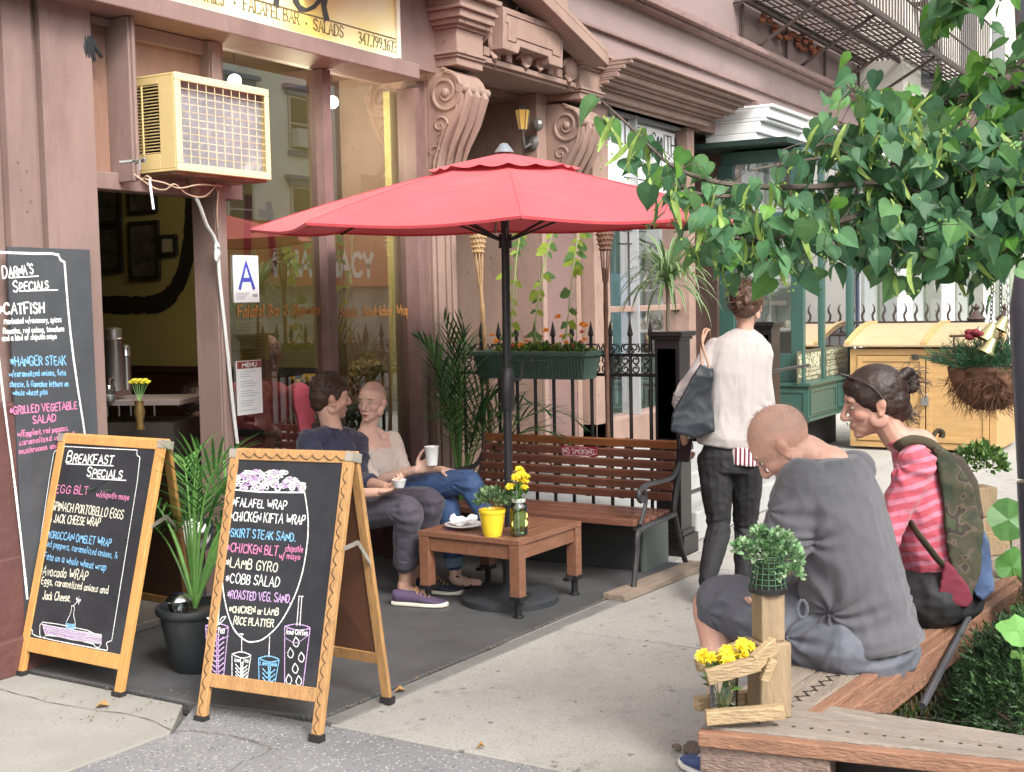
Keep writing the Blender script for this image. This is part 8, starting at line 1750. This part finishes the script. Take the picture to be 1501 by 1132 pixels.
# ================= plank bench round the tree pit =================
zt=.43
PLK=mat('weathered_plank',(.235,.19,.15),.8,.2,4,.5,22,stretch=(1.2,9,9),wear=[(5,.55,.75,(.2,.14,.10)),(3,.62,.8,(.40,.35,.30))])
PLK2=mat('weathered_plank_cross',(.24,.2,.165),.8,.2,4,.5,22,stretch=(9,1.2,9),wear=[(5,.55,.75,(.2,.14,.10)),(3,.62,.8,(.42,.37,.32))])
RW=mat('redwood_edge',(.23,.115,.07),.7,.22,5,.4,22,stretch=(1.5,7,7),wear=[(7,.55,.72,(.2,.08,.045)),(20,.68,.75,(.45,.3,.2))])
RW2=mat('redwood_edge_cross',(.25,.125,.075),.7,.22,5,.4,22,stretch=(7,1.5,7),wear=[(7,.55,.72,(.2,.09,.05)),(20,.68,.75,(.45,.32,.22))])
PST=mat('dark_post',(.06,.045,.035),.8,.3,6,.4,22)
pb=thing('plank_bench','weathered L shaped plank bench with drilled and carved patterns around the tree pit','bench',V(3.3,1.1,0))
def poly_plank(pts,z0,z1,name,m,bev=.004): b=MB(); b.prism([(p.x,p.y) for p in pts],'z',z0,z1); return b.build(name,m,pb,bevel=bev)
# arm 1 towards the right: two planks
a0=G(1027,1064,zt); a1=G(1530,1116,zt); c0=G(1140,1022,zt); c1=G(1530,1082,zt)
d1=(a1-a0).normalized(); 
def mixp(t0): return (lerp(a0,c0,t0),lerp(a1,c1,t0))
for t0,t1,nm in ((0,.49,'near'),(.51,1,'far')):
    p,q=mixp(t0); r,s=mixp(t1); poly_plank([p,q,s,r],zt-.038,zt,'seat_plank',PLK2)
p,q=mixp(0); nrm=V(d1.y,-d1.x,0); nrm=nrm if nrm.dot(V(-1,0,0))>0 else -nrm
poly_plank([p+nrm*.038,p+d1*1.6+nrm*.038,p+d1*1.6+nrm*.002,p+nrm*.002],zt-.042,zt-.004,'front_rail',RW2)
e0=G(1030,1106,zt-.09); poly_plank([p+V(.01,.0,0)+nrm*.03,p+d1*.33+nrm*.03,p+d1*.33-nrm*.10,p-nrm*.10],zt-.115,zt-.044,'end_block',mat('end_grain',(.22,.15,.12),.8,.25,10,.5,30,stretch=(6,2,6),wear=[(14,.55,.65,(.12,.08,.06))]))
# arm 2 along the kerb, under the sitters
r0=G(1212,1040,zt); r1=G(1500,838,zt); d2=(r1-r0).normalized(); n2=V(-d2.y,d2.x,0); 
e2=r0+d2*3.0
wP=.115
for k in range(3):
    o=n2*(.045+k*(wP+.006)); poly_plank([r0+o-d2*(.16 if k<2 else -.42),e2+o,e2+o+n2*wP,r0+o+n2*wP-d2*(.16 if k<2 else -.42)],zt-.036,zt-.002,'seat_plank',PLK)
poly_plank([r0-d2*.04,e2,e2+n2*.040,r0+n2*.040-d2*.04],zt-.085,zt+.001,'side_rail',RW)
poly_plank([r0-n2*.042-d2*.0,e2-n2*.042,e2-n2*.003,r0-n2*.003-d2*.02],zt-.11,zt-.012,'side_rail',RW)
for i,t_ in enumerate((.42,1.55,2.7)):
    p=r0+d2*t_+n2*.10; b=MB(); b.box(V(p.x,p.y,(zt-.09)/2-.02),(.11,.13,zt-.05),rz=math.atan2(d2.y,d2.x)); b.build('leg',PST,pb)
p=r0+d2*.42; b=MB(); b.tube([V(*(p-n2*.0-d2*.06).xy,zt-.16),V(*(p+n2*.17-d2*.06).xy,zt-.17)],.004,5); b.tube([V(*(p-n2*.0-d2*.065).xy,zt-.16),V(*(p-n2*.005+d2*.06).xy,zt-.155)],.004,5); b.build('wire_loop',STEEL,pb)
b=MB(); p=lerp(a0,c0,.5)+d1*.26; b.bb(p.x-.10,p.x+.10,p.y-.18,p.y+.12,-.02,zt-.116); b.build('leg_box',mat('charcoal_box',(.04,.042,.044),.6,.2,6),pb)
# drilled holes and routed waves
HOL=mat('burnt_mark',(.035,.025,.02),.8)
b=MB(); pl=(V(0,0,zt+.0008),V(1,0,0),V(0,1,0),V(0,0,1))
def hole(p,r=.006): b.lathe([(r,0),(r,.0006)],V(p.x,p.y,zt+.0004),8)
for i in range(26): hole(lerp(a0,c0,.22)+d1*(.06+i*.045),.0055)
def wline(o,d,n,L,amp,per,pl_): 
    k=int(L/per*8); q=[]
    for i in range(k+1): t=i/8*2*PI; p=o+d*(i/k*L+per*.16*math.sin(2*t))+n*(amp*math.sin(t)); q.append((p.x,p.y))
    return q
strokes_mesh(b,[wline(lerp(a0,c0,.78)+d1*.30,d1,V(-d1.y,d1.x,0),1.1,.010,.11,pl)],.0045,pl)
z2=zt-.0012; pl2=(V(0,0,z2),V(1,0,0),V(0,1,0),V(0,0,1))
strokes_mesh(b,[wline(r0+n2*.10-d2*.12,d2,n2,.55,.016,.055,pl2)],.005,pl2)
for i in range(14): p=r0+n2*(.045+2*(wP+.006)+wP*.35)+d2*(.40+i*.05); b.lathe([(.005,0),(.005,.0006)],V(p.x,p.y,zt-.0016),8)
b.build('carved_pattern',HOL,pb)
# ---------------- post with plant and flower holder ----------------
FW=mat('cedar_post',(.27,.195,.115),.75,.2,4,.45,22,stretch=(7,7,1),wear=[(5,.58,.75,(.2,.13,.07)),(14,.66,.74,(.12,.07,.04))])
bq=G(1122,1052,zt); D_=(bq-CP).dot(CF)
ps=thing('planter_post','stacked cedar post with a clipped green plant on top and a slatted jar holder','planter',bq)
def pd(x,y,dd=0): return PD(x,y,D_+dd)
rz=math.atan2(CF.y,CF.x)+.25; M3=Matrix.Rotation(rz,3,'Z')
bx=lambda c,d: None
low=bq; h1=pd(1120,940).z; h2=pd(1130,868).z
b=MB(); c=V(low.x+.03,low.y-.0,0); s1=.088; b.box(V(c.x,c.y,(zt+h1)/2),(s1,s1,h1-zt),rz=rz); b.build('lower_block',FW,ps,bevel=.005)
u=pd(1131,930,.04); b=MB(); b.box(V(c.x+.005,u.y-.0,(h1+h2)/2),(.066,.066,h2-h1-.001),rz=rz); b.build('upper_block',FW,ps,bevel=.004)
tp=V(c.x+.005,u.y,h2)
b=MB(); b.lathe([(.05,.0),(.052,.012),(.045,.016),(0,.016)],tp,20); b.build('saucer',mat('black_saucer',(.015,.015,.015),.5),ps,smooth=True)
WG=mat('green_wire',(.03,.08,.045),.5,.2,20); b=MB(); rr=lambda z:.036+.012*abs(z-.06)/.06
for k in range(16): a=2*PI*k/16; b.tube([tp+V(math.cos(a)*rr(z),math.sin(a)*rr(z),z+.012) for z in (0,.02,.045,.07,.085)],.0016,4,cap=False)
for z in (.012,.026,.04,.055,.07,.085): b.tube([tp+V(math.cos(a)*rr(z),math.sin(a)*rr(z),z+.012) for a in [2*PI*k/16 for k in range(17)]],.0016,4,cap=False)
b.build('wire_basket',WG,ps)
VC=((.16,.30,.13),(.24,.40,.2),(.08,.18,.07),(.33,.46,.27))
b=MB(); at=[]; b.lathe([(.028,.014),(.03,.08)],tp,10); at+=[(.04,.06,.02,1)]*20; leafy(b,tp+V(0,0,.05),(.036,.036,.035),60,.016,99,cols=VC,attrs=at,wid=.7)
for k,(ox,oz,R_z) in enumerate(((-.045,.105,.032),(.0,.12,.032),(.038,.11,.032),(.06,.085,.026),(-.015,.09,.034),(.02,.14,.018),(-.062,.115,.02),(.058,.045,.024),(-.022,.155,.012),(.045,.135,.014))):
    cc=tp+CR*ox+V(0,0,oz); leafy(b,cc,(R_z,R_z*1.2,R_z),62,.019,60+k,cols=VC,attrs=at,wid=.75,curl=.3,up=.4); n0=len(b.v); b.tube([tp+V(0,0,.08),cc],.0025,4,cap=False); at+=[(.2,.28,.1,1)]*(len(b.v)-n0)
b.build('foliage',LEAF,ps,attrs=at)
# holder slats
HW=mat('split_cedar',(.33,.235,.13),.75,.2,5,.45,22,stretch=(2,2,7),wear=[(7,.58,.75,(.25,.16,.08))])
def slat(a,b_,w,h,nm='holder_slat',up=(0,0,1)): m_=MB(); m_.beam(a,b_,w,h,up); return m_.build(nm,HW,ps,bevel=.003)
slat(pd(1036,993,-.10),pd(1112,972,-.10),.022,.040); slat(pd(1105,972,-.10),pd(1136,944,-.06),.022,.044); slat(pd(1021,976,.02),pd(1100,942,.08),.02,.036)
slat(pd(1034,1052,-.08),pd(1149,1043,-.08),.03,.036); slat(pd(1020,1032,.04),pd(1100,1022,.10),.03,.036); slat(pd(1119,998,-.09),pd(1133,966,-.09),.02,.022)
# jar of yellow flowers
jb=pd(1061,1040,-.02); jc=thing('flower_glass','glass of yellow chrysanthemums held in the cedar slats','vase',jb)
b=MB(); b.lathe([(.03,.0),(.036,.004),(.04,.10),(.042,.105)],jb,20,cap=False); b.build('glass',glass_mat('clear_glass',(.86,.92,.88),.1,.01,1.3),jc,smooth=True)
b=MB(); s=MB(); at=[]; r_=random.Random(77); lf=MB()
for i in range(20):
    a=r_.uniform(0,6.28); rr_=r_.uniform(.0,.055); c=jb+CR*(rr_*math.cos(a)*1.25+.004)+V(0,0,.145+.35*rr_*math.cos(a)+r_.gauss(0,.007))+CF*rr_*math.sin(a); flower(b,c,.025,i,34,V(0,0,1)-CF*.7+CR*math.cos(a)*.5); s.tube([jb+V(r_.gauss(0,.012),r_.gauss(0,.012),.006),lerp(jb,c,.6),c],.0018,5)
b.build('flower_heads',CHR,jc); s.build('stems',STEM,jc)
leafy(lf,jb+V(0,0,.07),(.03,.03,.05),50,.04,7,cols=((.1,.2,.05),(.06,.14,.03)),attrs=at,wid=.3); lf.build('foliage',LEAF,jc,attrs=at)
# second post planter behind the backpack
q=G(1448,805,.0); D2=5.35; b0=PD(1436,800,D2); p2=thing('planter_post','far cedar block planter with a small round bush beyond the backpack','planter',V(b0.x,b0.y,0))
t1=PD(1430,712,D2).z; t2=PD(1430,755,D2).z
b=MB(); b.box(V(b0.x,b0.y,(t2+t1)/2),(.10,.10,t1-t2),rz=rz); b.build('upper_block',FW,p2,bevel=.004); b=MB(); b.box(V(b0.x,b0.y,(zt+t2)/2-.001),(.14,.14,t2-zt-.002),rz=rz); b.build('lower_block',FW,p2,bevel=.004)
b=MB(); c_=PD(1462,785,D2-.05); M=Matrix.Rotation(.7,3,CF); b.box(c_,(.03,.13,.13),M@Matrix.Rotation(rz,3,'Z')); b.build('angled_block',HW,p2,bevel=.004)
b=MB(); at=[]; leafy(b,V(b0.x,b0.y,t1+.09),(.10,.10,.09),420,.03,15,cols=((.06,.13,.03),(.1,.2,.05),(.2,.32,.1)),attrs=at,wid=.6); b.build('foliage',LEAF,p2,attrs=at)
# ================= tree pit planting =================
NEE=mat('yew_green',(.03,.075,.02),.6,attr='tint',trans=.15)
def conifer(name,label,c,R,n,seed,cols,L=.05):
    r_=random.Random(seed); t=thing(name,label,'shrub',V(c.x,c.y,-.02)); b=MB(); at=[]
    for i in range(n):
        a=r_.uniform(0,2*PI); u=r_.uniform(-.1,1); s=math.sqrt(1-u*u); rr_=r_.uniform(.35,1)**.5; d=V(s*math.cos(a),s*math.sin(a),u); bump=1+.22*noise.noise(d*3+V(seed,0,0)); p=V(c.x+d.x*R[0]*rr_*bump,c.y+d.y*R[1]*rr_*bump,max(.0,c.z+d.z*R[2]*rr_*bump)); o=(d+V(r_.gauss(0,.4),r_.gauss(0,.4),r_.gauss(.2,.3))).normalized(); cc=r_.choice(cols)
        for j in range(7):
            oo=(o+V(r_.gauss(0,.5),r_.gauss(0,.5),r_.gauss(0,.5))).normalized(); q=p+o*L*j*.13; sd_=oo.cross(o); sd_=sd_.normalized() if sd_.length>1e-3 else V(1,0,0); f=r_.uniform(.75,1.3)
            b.add([q-sd_*.0036,q+sd_*.0036,q+oo*L*.42],[(0,1,2)]); at+=[(cc[0]*f,cc[1]*f,cc[2]*f,1)]*3
    b.build('foliage',NEE,t,attrs=at); b=MB()
    for k in range(7): a=k*.9; b.tube([V(c.x,c.y,-.03),V(c.x+.3*R[0]*math.cos(a),c.y+.3*R[1]*math.sin(a),c.z*.5+.05),V(c.x+.8*R[0]*math.cos(a),c.y+.8*R[1]*math.sin(a),c.z+R[2]*.3)],[.012,.008,.002],5)
    b.build('branches',mat('shrub_bark',(.10,.07,.05),.8),t)
GC=((.03,.085,.02),(.02,.055,.015),(.05,.11,.03),(.012,.035,.012)); BC=((.35,.2,.08),(.28,.16,.07),(.2,.14,.05))
s1_=G(1400,1080,0); conifer('evergreen_shrub','dark green spreading evergreen shrub filling the tree pit behind the plank bench',V(4.25,.56,.16),(.48,.33,.34),4300,5,GC)
conifer('evergreen_shrub','olive and browning evergreen at the right of the tree pit below the lamp post',V(5.0,.58,.12),(.42,.28,.36),2200,6,((.05,.09,.025),(.08,.10,.03),(.2,.13,.05),(.03,.06,.02)))
q=G(1358,1040,.13); conifer('dried_sprig','tan dried tuft of foliage between the bench leg and the dark evergreen',V(q.x,q.y,.12),(.06,.06,.10),260,7,BC,.05)
q=G(1330,1118,.0); conifer('leafy_seedling','pale green weedy tuft under the right arm of the plank bench',V(q.x,q.y,.06),(.16,.12,.10),420,8,((.15,.28,.05),(.1,.2,.04),(.35,.2,.08)),.06)
# big round leaves
def round_leaf(b,c,r,nv,at,col,seed=0):
    n=16; x=nv.orthogonal().normalized(); y=nv.cross(x); vs=[c+nv*.0]
    for k in range(n): a=2*PI*k/n; rr_=r*(1-.0+.05*math.sin(5*a+seed))*(.78 if k==0 else 1); vs.append(c+x*rr_*math.cos(a)+y*rr_*math.sin(a)+nv*.12*r*math.sin(3*a+seed))
    b.add(vs,[(0,1+k,1+(k+1)%n) for k in range(n)]); f=1; at+=[(col[0],col[1],col[2],1)]*(n+1)
gl=thing('round_leaf_plant','plant with big round bright green leaves between the evergreens and the lamp post','plant',V(4.5,.55,0)); b=MB(); at=[]; s=MB()
for (px,py,D,r,nv,col) in ((1492,925,3.75,.062,V(-.5,-.3,1),(.17,.38,.10)),(1478,762,5.0,.085,-CF+V(0,0,.2),(.09,.22,.06)),(1484,832,4.9,.08,-CF+CR*.4,(.11,.28,.07)),(1500,900,4.6,.05,V(0,0,1)-CF,(.12,.28,.06)),(1496,960,3.8,.03,V(-.3,0,1),(.2,.4,.1))):
    c=PD(px,py,D); round_leaf(b,c,r,nv.normalized(),at,col,px); s.tube(smooth_path([V(c.x+.03,c.y-.05,.0),V(c.x+.02,c.y-.03,c.z*.5),c],4),.004,5)
b.build('leaves',LEAF,gl,attrs=at); s.build('stems',STEM,gl)
# chicken wire and stakes
CWR=mat('galvanised_wire',(.3,.29,.27),.45,metal=.7)
ck=thing('chicken_wire','rusty chicken wire netting hung along the inner side of the plank bench','netting',r0); b=MB(); o=r0-n2*.05
for i in range(34):
    for j in range(8):
        s_=.05; x=i*s_*.9+(j%2)*s_*.45; z=zt-.06-j*.04; 
        if z<.05: continue
        p=lambda u,v: V((o+d2*(u+.25)).x,(o+d2*(u+.25)).y,v)-n2*(.08*((zt-v)/.4)**1.5)
        b.tube([p(x,z),p(x+s_*.22,z-.02),p(x+s_*.22,z-.04)],.0007,3,cap=False); b.tube([p(x,z),p(x-s_*.22,z-.02)],.0007,3,cap=False)
b.build('mesh_wire',CWR,ck)
a=PD(1420,905,4.2); c=PD(1352,1035,3.8); st=thing('garden_stake','dark slanting stake between the bench and the evergreen shrub','stake',c); b=MB(); b.tube([a,lerp(a,c,.5),V(c.x,c.y,c.z)],[.010,.012,.012],8); b.build('stake_rod',mat('dark_stake',(.05,.05,.055),.6,.2,20),st)
# driftwood on the pavement
q=G(1015,1105,.0); b=MB(); r_=random.Random(9)
for k in range(12): b.ball(q+V(r_.gauss(0,.022),r_.gauss(0,.03),.014+r_.random()*.012),(.014,.024,.011),8,6,Matrix.Rotation(r_.random()*3,3,'Z'))
dw=thing('driftwood','knobbly grey brown piece of wood lying by the end of the plank bench','wood',q); solid('wood_piece',b,mat('grey_root',(.13,.10,.085),.8,.3,30),dw,.003,1,.006,60)
# ================= lamp post =================
lp0=PD(1500,1130,4.35); Dl=4.35; A=PD(1533,470,Dl); B=PD(1545,705,Dl); C_=PD(1560,1000,Dl)
lp=thing('lamp_post','slate grey metal lamp post with a joint, at the right edge beside the hanging basket','lamp post',V(C_.x,C_.y,0)); SL=mat('slate_paint',(.075,.085,.115),.45,.1,5,.15,20,coat=.2)
rA=.118
b=MB(); b.tube([V(B.x,B.y,B.z+.012),V(A.x,A.y,A.z),lerp(B,A,1.10),lerp(B,A,1.35)],[rA,rA*.99,rA*.97,rA*.75],28); b.build('upper_shaft',SL,lp,smooth=True)
b=MB(); b.tube([V(B.x,B.y,B.z),V(C_.x,C_.y,C_.z),V(C_.x,C_.y,-.02)],[rA*1.02,rA,rA],28); b.build('lower_shaft',SL,lp,smooth=True)
b=MB(); b.tube([lerp(B,A,1.30),lerp(B,A,6)],[.05,.05],16); b.build('column',SL,lp,smooth=True)
# ================= hanging basket =================
Db=5.0; bc=PD(1450,550,Db); hb=thing('hanging_basket','coir hanging basket with pine sprigs, gold bells and red ribbon on chains','basket',bc)
COIR=mat('coir',(.17,.085,.05),.95,.4,20,.8,60)
b=MB(); b.lathe([(.0,-.14),(.05,-.135),(.11,-.09),(.148,-.02),(.155,.03),(.12,.03)],bc,24); solid('coir_liner',b,COIR,hb,.006,2,.012,26)
b=MB(); r_=random.Random(31)
for k in range(520):
    a=r_.uniform(0,6.28); u=r_.uniform(-1,.1); s_=math.sqrt(1-u*u); p=bc+V(s_*math.cos(a)*.15,s_*math.sin(a)*.15,u*.13+.0); d=V(s_*math.cos(a)*.5+r_.gauss(0,.5),s_*math.sin(a)*.5+r_.gauss(0,.5),-.7+r_.gauss(0,.4)); hair_strands(b,[p],[d],r_.uniform(.03,.085),.0011,4,seed=k,wave=.3,drop=.1)
b.build('coir_fibres',COIR,hb)
b=MB(); at=[]
for k in range(260):
    a=r_.uniform(0,6.28); rr_=r_.uniform(.02,.15); p=bc+V(math.cos(a)*rr_,math.sin(a)*rr_,.04); o=V(math.cos(a)*rr_*6+r_.gauss(0,.3),math.sin(a)*rr_*6+r_.gauss(0,.3),.6+r_.gauss(0,.3)).normalized(); L_=r_.uniform(.07,.14)
    for j in range(26):
        q=p+o*L_*j/26; oo=(o*.9+V(r_.gauss(0,.6),r_.gauss(0,.6),r_.gauss(0,.6))).normalized(); sd_=oo.orthogonal().normalized(); c=r_.choice(((.02,.09,.03),(.04,.14,.05),(.015,.06,.03))); b.add([q-sd_*.0013,q+sd_*.0013,q+oo*.035],[(0,1,2)]); at+=[(*c,1)]*3
b.build('pine_sprigs',NEE,hb,attrs=at)
GB=mat('gold_bell',(.62,.58,.30),.25,.1,9,metal=.75,wear=[(10,.6,.75,(.4,.36,.2))])
for (px,py,dd,r) in ((1447,492,-.10,.040),(1467,478,-.06,.032),(1448,512,-.15,.036),(1433,488,-.02,.022)):
    c=PD(px,py,Db+dd); b=MB(); b.lathe([(.004,r*1.3),(r*.35,r*1.2),(r*.55,r*.7),(r*.7,.0),(r*1.05,-r*.5),(r*.98,-r*.52),(r*.6,.0)],c,20,Matrix.Rotation(.5,3,CF)); bl=b.build('bell',GB,hb,smooth=True)
b=MB(); c=PD(1428,490,Db-.1)
for k in range(5): a=k*1.2; b.ball(c+V(math.cos(a)*.02,math.sin(a)*.02,.01*math.sin(a*2)),(.02,.02,.014),8,6)
b.build('red_ribbon',mat('red_velvet',(.22,.02,.03),.7),hb,smooth=True)
b=MB(); b.tube([PD(1392,493,Db-.08),PD(1420,492,Db-.08),PD(1445,492,Db-.06)],.005,6); b.tube(smooth_path([PD(1398,495,Db-.08),PD(1400,515,Db-.08),PD(1410,530,Db-.06)],5),.004,6); b.build('twig',mat('dark_twig',(.09,.045,.03),.7),hb)
def chain(b,a,c,r=.011):
    n=int((c-a).length/(r*1.55)); d=(c-a)/n; x=d.orthogonal().normalized(); y=d.normalized().cross(x)
    for k in range(n):
        o=a+d*(k+.5); s_=x if k%2 else y; b.tube([o+d.normalized()*r*math.cos(t)+s_*r*.55*math.sin(t) for t in [2*PI*j/8 for j in range(9)]],.0024,4,cap=False)
for (px0,py0,px1,py1,lab,m_) in ((1450,512,1460,330,'a',mat('dark_chain',(.04,.045,.03),.5,metal=.5)),(1478,505,1474,330,'b',mat('pale_chain',(.6,.6,.6),.35,metal=.8)),(1466,515,1468,330,'c',MATS['dark_chain'])):
    b=MB(); chain(b,PD(px0,py0,Db-.05),PD(px1,py1,Db)); b.build('chain',m_,hb)
# ================= linden tree overhead =================
tr=thing('linden_tree','linden tree branch with heart shaped leaves and pale bracts reaching in from the right','tree',V(4.3,-1.15+.9,0))
BK=mat('linden_bark',(.10,.075,.06),.8,.25,20,.4,60)
b=MB(); TB_=V(4.25,.18,-.02); 
b.tube([V(4.45,-.05,-.03),V(4.45,-.06,.8),V(4.42,-.10,1.8),V(4.35,-.12,2.6),V(4.2,-.1,3.6)],[.13,.105,.095,.085,.05],16); b.build('trunk',BK,tr,smooth=True)
LL=mat('linden_leaf',(.06,.14,.05),.5,attr='tint',trans=.42,spec=.32,var=.12,vs=60)
lv=MB(); at=[]; br=MB(); bt=MB(); r_=random.Random(101)
def heart(p,tipdir,nv,L,col):
    """heart shaped toothed leaf from petiole end p"""
    t=tipdir.normalized(); s=t.cross(nv).normalized(); n=s.cross(t); o=[]
    half=[(0.0,.02),(.13,-.06),(.30,-.05),(.43,.08),(.48,.24),(.45,.42),(.36,.60),(.24,.76),(.11,.90),(0,1.08)]
    cup=r_.uniform(-.02,.24); bend=r_.uniform(-.05,.4)
    def P(x,y): return p+s*x*L+t*y*L+n*(abs(x)*cup*2*L-bend*y*y*L)
    k=len(lv.v); mid=[P(0,y) for y in (.02,.2,.42,.62,.82,1.08)]
    pts=[P(*h) for h in half]+[P(-h[0],h[1]) for h in half[1:-1]]
    c=P(0,.3); lv.add([c]+pts,[(0,1+i,2+i) for i in range(9)]+[(0,1,11)]+[(0,11+i,12+i) for i in range(7)]+[(0,18,10)])
    f=r_.uniform(.9,1.6); c1=(col[0]*f,col[1]*f,col[2]*f,1); c2=(col[0]*f*1.25,col[1]*f*1.2,col[2]*f*1.1,1); at.extend([c2]+[c1]*18)
def bract(p,L):
    d=V(r_.gauss(0,.35),r_.gauss(0,.35),-1).normalized(); s=d.cross(V(r_.gauss(0,1),r_.gauss(0,1),.1)).normalized(); n=d.cross(s); k=6; w=L*.08; vs=[]
    for j in range(k+1): t=j/k; ww=w*math.sin(PI*(.12+.80*t)); o=p+d*L*t+n*.15*L*math.sin(t*3); vs+=[o+s*ww,o-s*ww]
    bt.add(vs,[(2*j,2*j+1,2*j+3,2*j+2) for j in range(k)])
    q=p+d*L*.45; bt.tube([q,q+d*L*.5+n*.02],.0008,3,cap=False)
    for j in range(2): e=q+d*L*.5+V(r_.gauss(0,.012),r_.gauss(0,.012),r_.gauss(0,.01)); bt.ball(e,.0032,5,4)
LC=((.05,.125,.06),(.036,.095,.048),(.065,.155,.07),(.09,.19,.09),(.055,.13,.065),(.10,.21,.08))
LB=((.09,.21,.05),(.12,.27,.05),(.07,.17,.04))
LD=((.03,.085,.03),(.035,.095,.025),(.05,.14,.02))
def twig(pts,D0,D1,r0_,dens,cols,sz=(.036,.066),brp=.22,spread=28):
    n=len(pts); P_=smooth_path([PD(x,y,lerp(D0,D1,i/(n-1))) for i,(x,y) in enumerate(pts)],6); br.tube(P_,[lerp(r0_,.0022,k/(len(P_)-1)) for k in range(len(P_))],6)
    Lt=sum((P_[k+1]-P_[k]).length for k in range(len(P_)-1)); N_=int(Lt*dens*1.12)
    for i in range(N_):
        k=r_.uniform(0,len(P_)-1.001); j=int(k); p=lerp(P_[j],P_[j+1],k-j); off=CR*r_.gauss(0,spread)*(D0/F_PX)+CU*r_.gauss(-6,spread)*(D0/F_PX)+CF*r_.gauss(0,.09)
        e=p+off; br.tube([p,lerp(p,e,.5)+V(0,0,.01),e],[.0014,.001,.001],3,cap=False)
        L_=r_.uniform(*sz); tip=V(r_.gauss(0,.7),r_.gauss(0,.7),-.85); nv=(-CF*.6+V(r_.gauss(0,.6),r_.gauss(0,.6),1.0+r_.gauss(0,.4))); heart(e,tip,nv,L_,r_.choice(cols))
        if r_.random()<brp: bract(e+V(0,0,.01),r_.uniform(.065,.10))
# main boughs and their twigs (pixel path, depth)
br.tube(smooth_path([V(4.38,-.11,2.3),PD(1640,250,4.0),PD(1560,160,3.7),PD(1490,115,3.5),PD(1430,170,3.4),PD(1405,200,3.35)],6),[.03]*20+[.018]*11,8,cap=False)
br.tube(smooth_path([V(4.4,-.1,1.9),PD(1660,330,3.9),PD(1560,290,3.4),PD(1500,270,3.15)],6),.022,8)
br.tube(smooth_path([V(4.4,-.1,2.1),PD(1640,-60,4.2),PD(1520,-30,3.7),PD(1420,-20,3.5)],6),.02,8)
TW=[([(1520,275),(1430,258),(1360,280),(1300,300),(1240,322),(1180,338),(1120,350),(1070,345),(1030,335)],3.15,2.9,.011,95,LC,.22,24),
([(1360,285),(1290,268),(1200,274),(1110,274),(1045,266),(990,246),(950,213),(915,178),(875,142)],3.05,2.75,.009,48,LC+LB,.45,19),
([(1450,255),(1400,215),(1350,185),(1300,165),(1260,138),(1240,125)],3.2,2.95,.008,190,LC+LB,.5,22),
([(1400,215),(1340,200),(1280,205),(1230,205),(1195,215)],3.1,2.95,.006,150,LC,.4,24),
([(1500,290),(1440,315),(1380,330),(1330,345),(1280,350)],3.2,3.0,.008,240,LC,.12,24),
([(1520,320),(1470,345),(1420,360),(1370,362)],3.3,3.1,.007,240,LD+LC,.1,24),
([(1190,330),(1130,320),(1070,312),(1030,312),(1005,300)],2.95,2.85,.006,110,LC,.4,20),
([(1150,345),(1110,355),(1070,345),(1040,330)],2.9,2.85,.005,100,LC+LB,.4,18),
([(1520,230),(1450,260),(1380,285),(1310,305),(1240,285)],3.25,3.1,.007,240,LC,.15,24),
([(1500,230),(1450,205),(1400,225),(1350,235),(1290,248)],3.15,3.0,.006,220,LC,.3,22),
([(1110,280),(1060,288),(1010,280),(975,262)],2.9,2.85,.005,90,LC+LB,.5,16),
([(1200,232),(1150,240),(1100,250)],2.95,2.9,.004,60,LC,.4,14),
([(1510,120),(1450,145),(1400,140),(1370,165)],3.6,3.4,.008,210,LD,.02,26),
([(1520,170),(1460,178),(1410,178),(1385,190)],3.6,3.4,.008,240,LD,.02,26),
([(1530,70),(1490,95),(1450,120)],3.7,3.5,.008,210,LD+LB[1:2],.02,24),
([(1480,-34),(1430,-20),(1395,-8),(1375,-4)],3.5,3.4,.006,150,LD,.02,18),
([(1240,345),(1235,352),(1200,355),(1170,362)],3.0,2.95,.004,150,LC,.2,16),
([(1100,355),(1118,368),(1128,392)],2.9,2.85,.004,110,LC,.2,14),
([(1500,350),(1490,352),(1450,360),(1400,365)],3.2,3.1,.005,150,LD,.05,18)]
for a_ in TW: twig(a_[0],a_[1],a_[2],a_[3],a_[4],a_[5],brp=a_[6],spread=a_[7])
br.build('branches',BK,tr,smooth=True)
cr=lv.build('crown',LL,tr,attrs=at)
bt.build('bracts',mat('bract_green',(.30,.42,.10),.6,.2,40,trans=.35),tr)
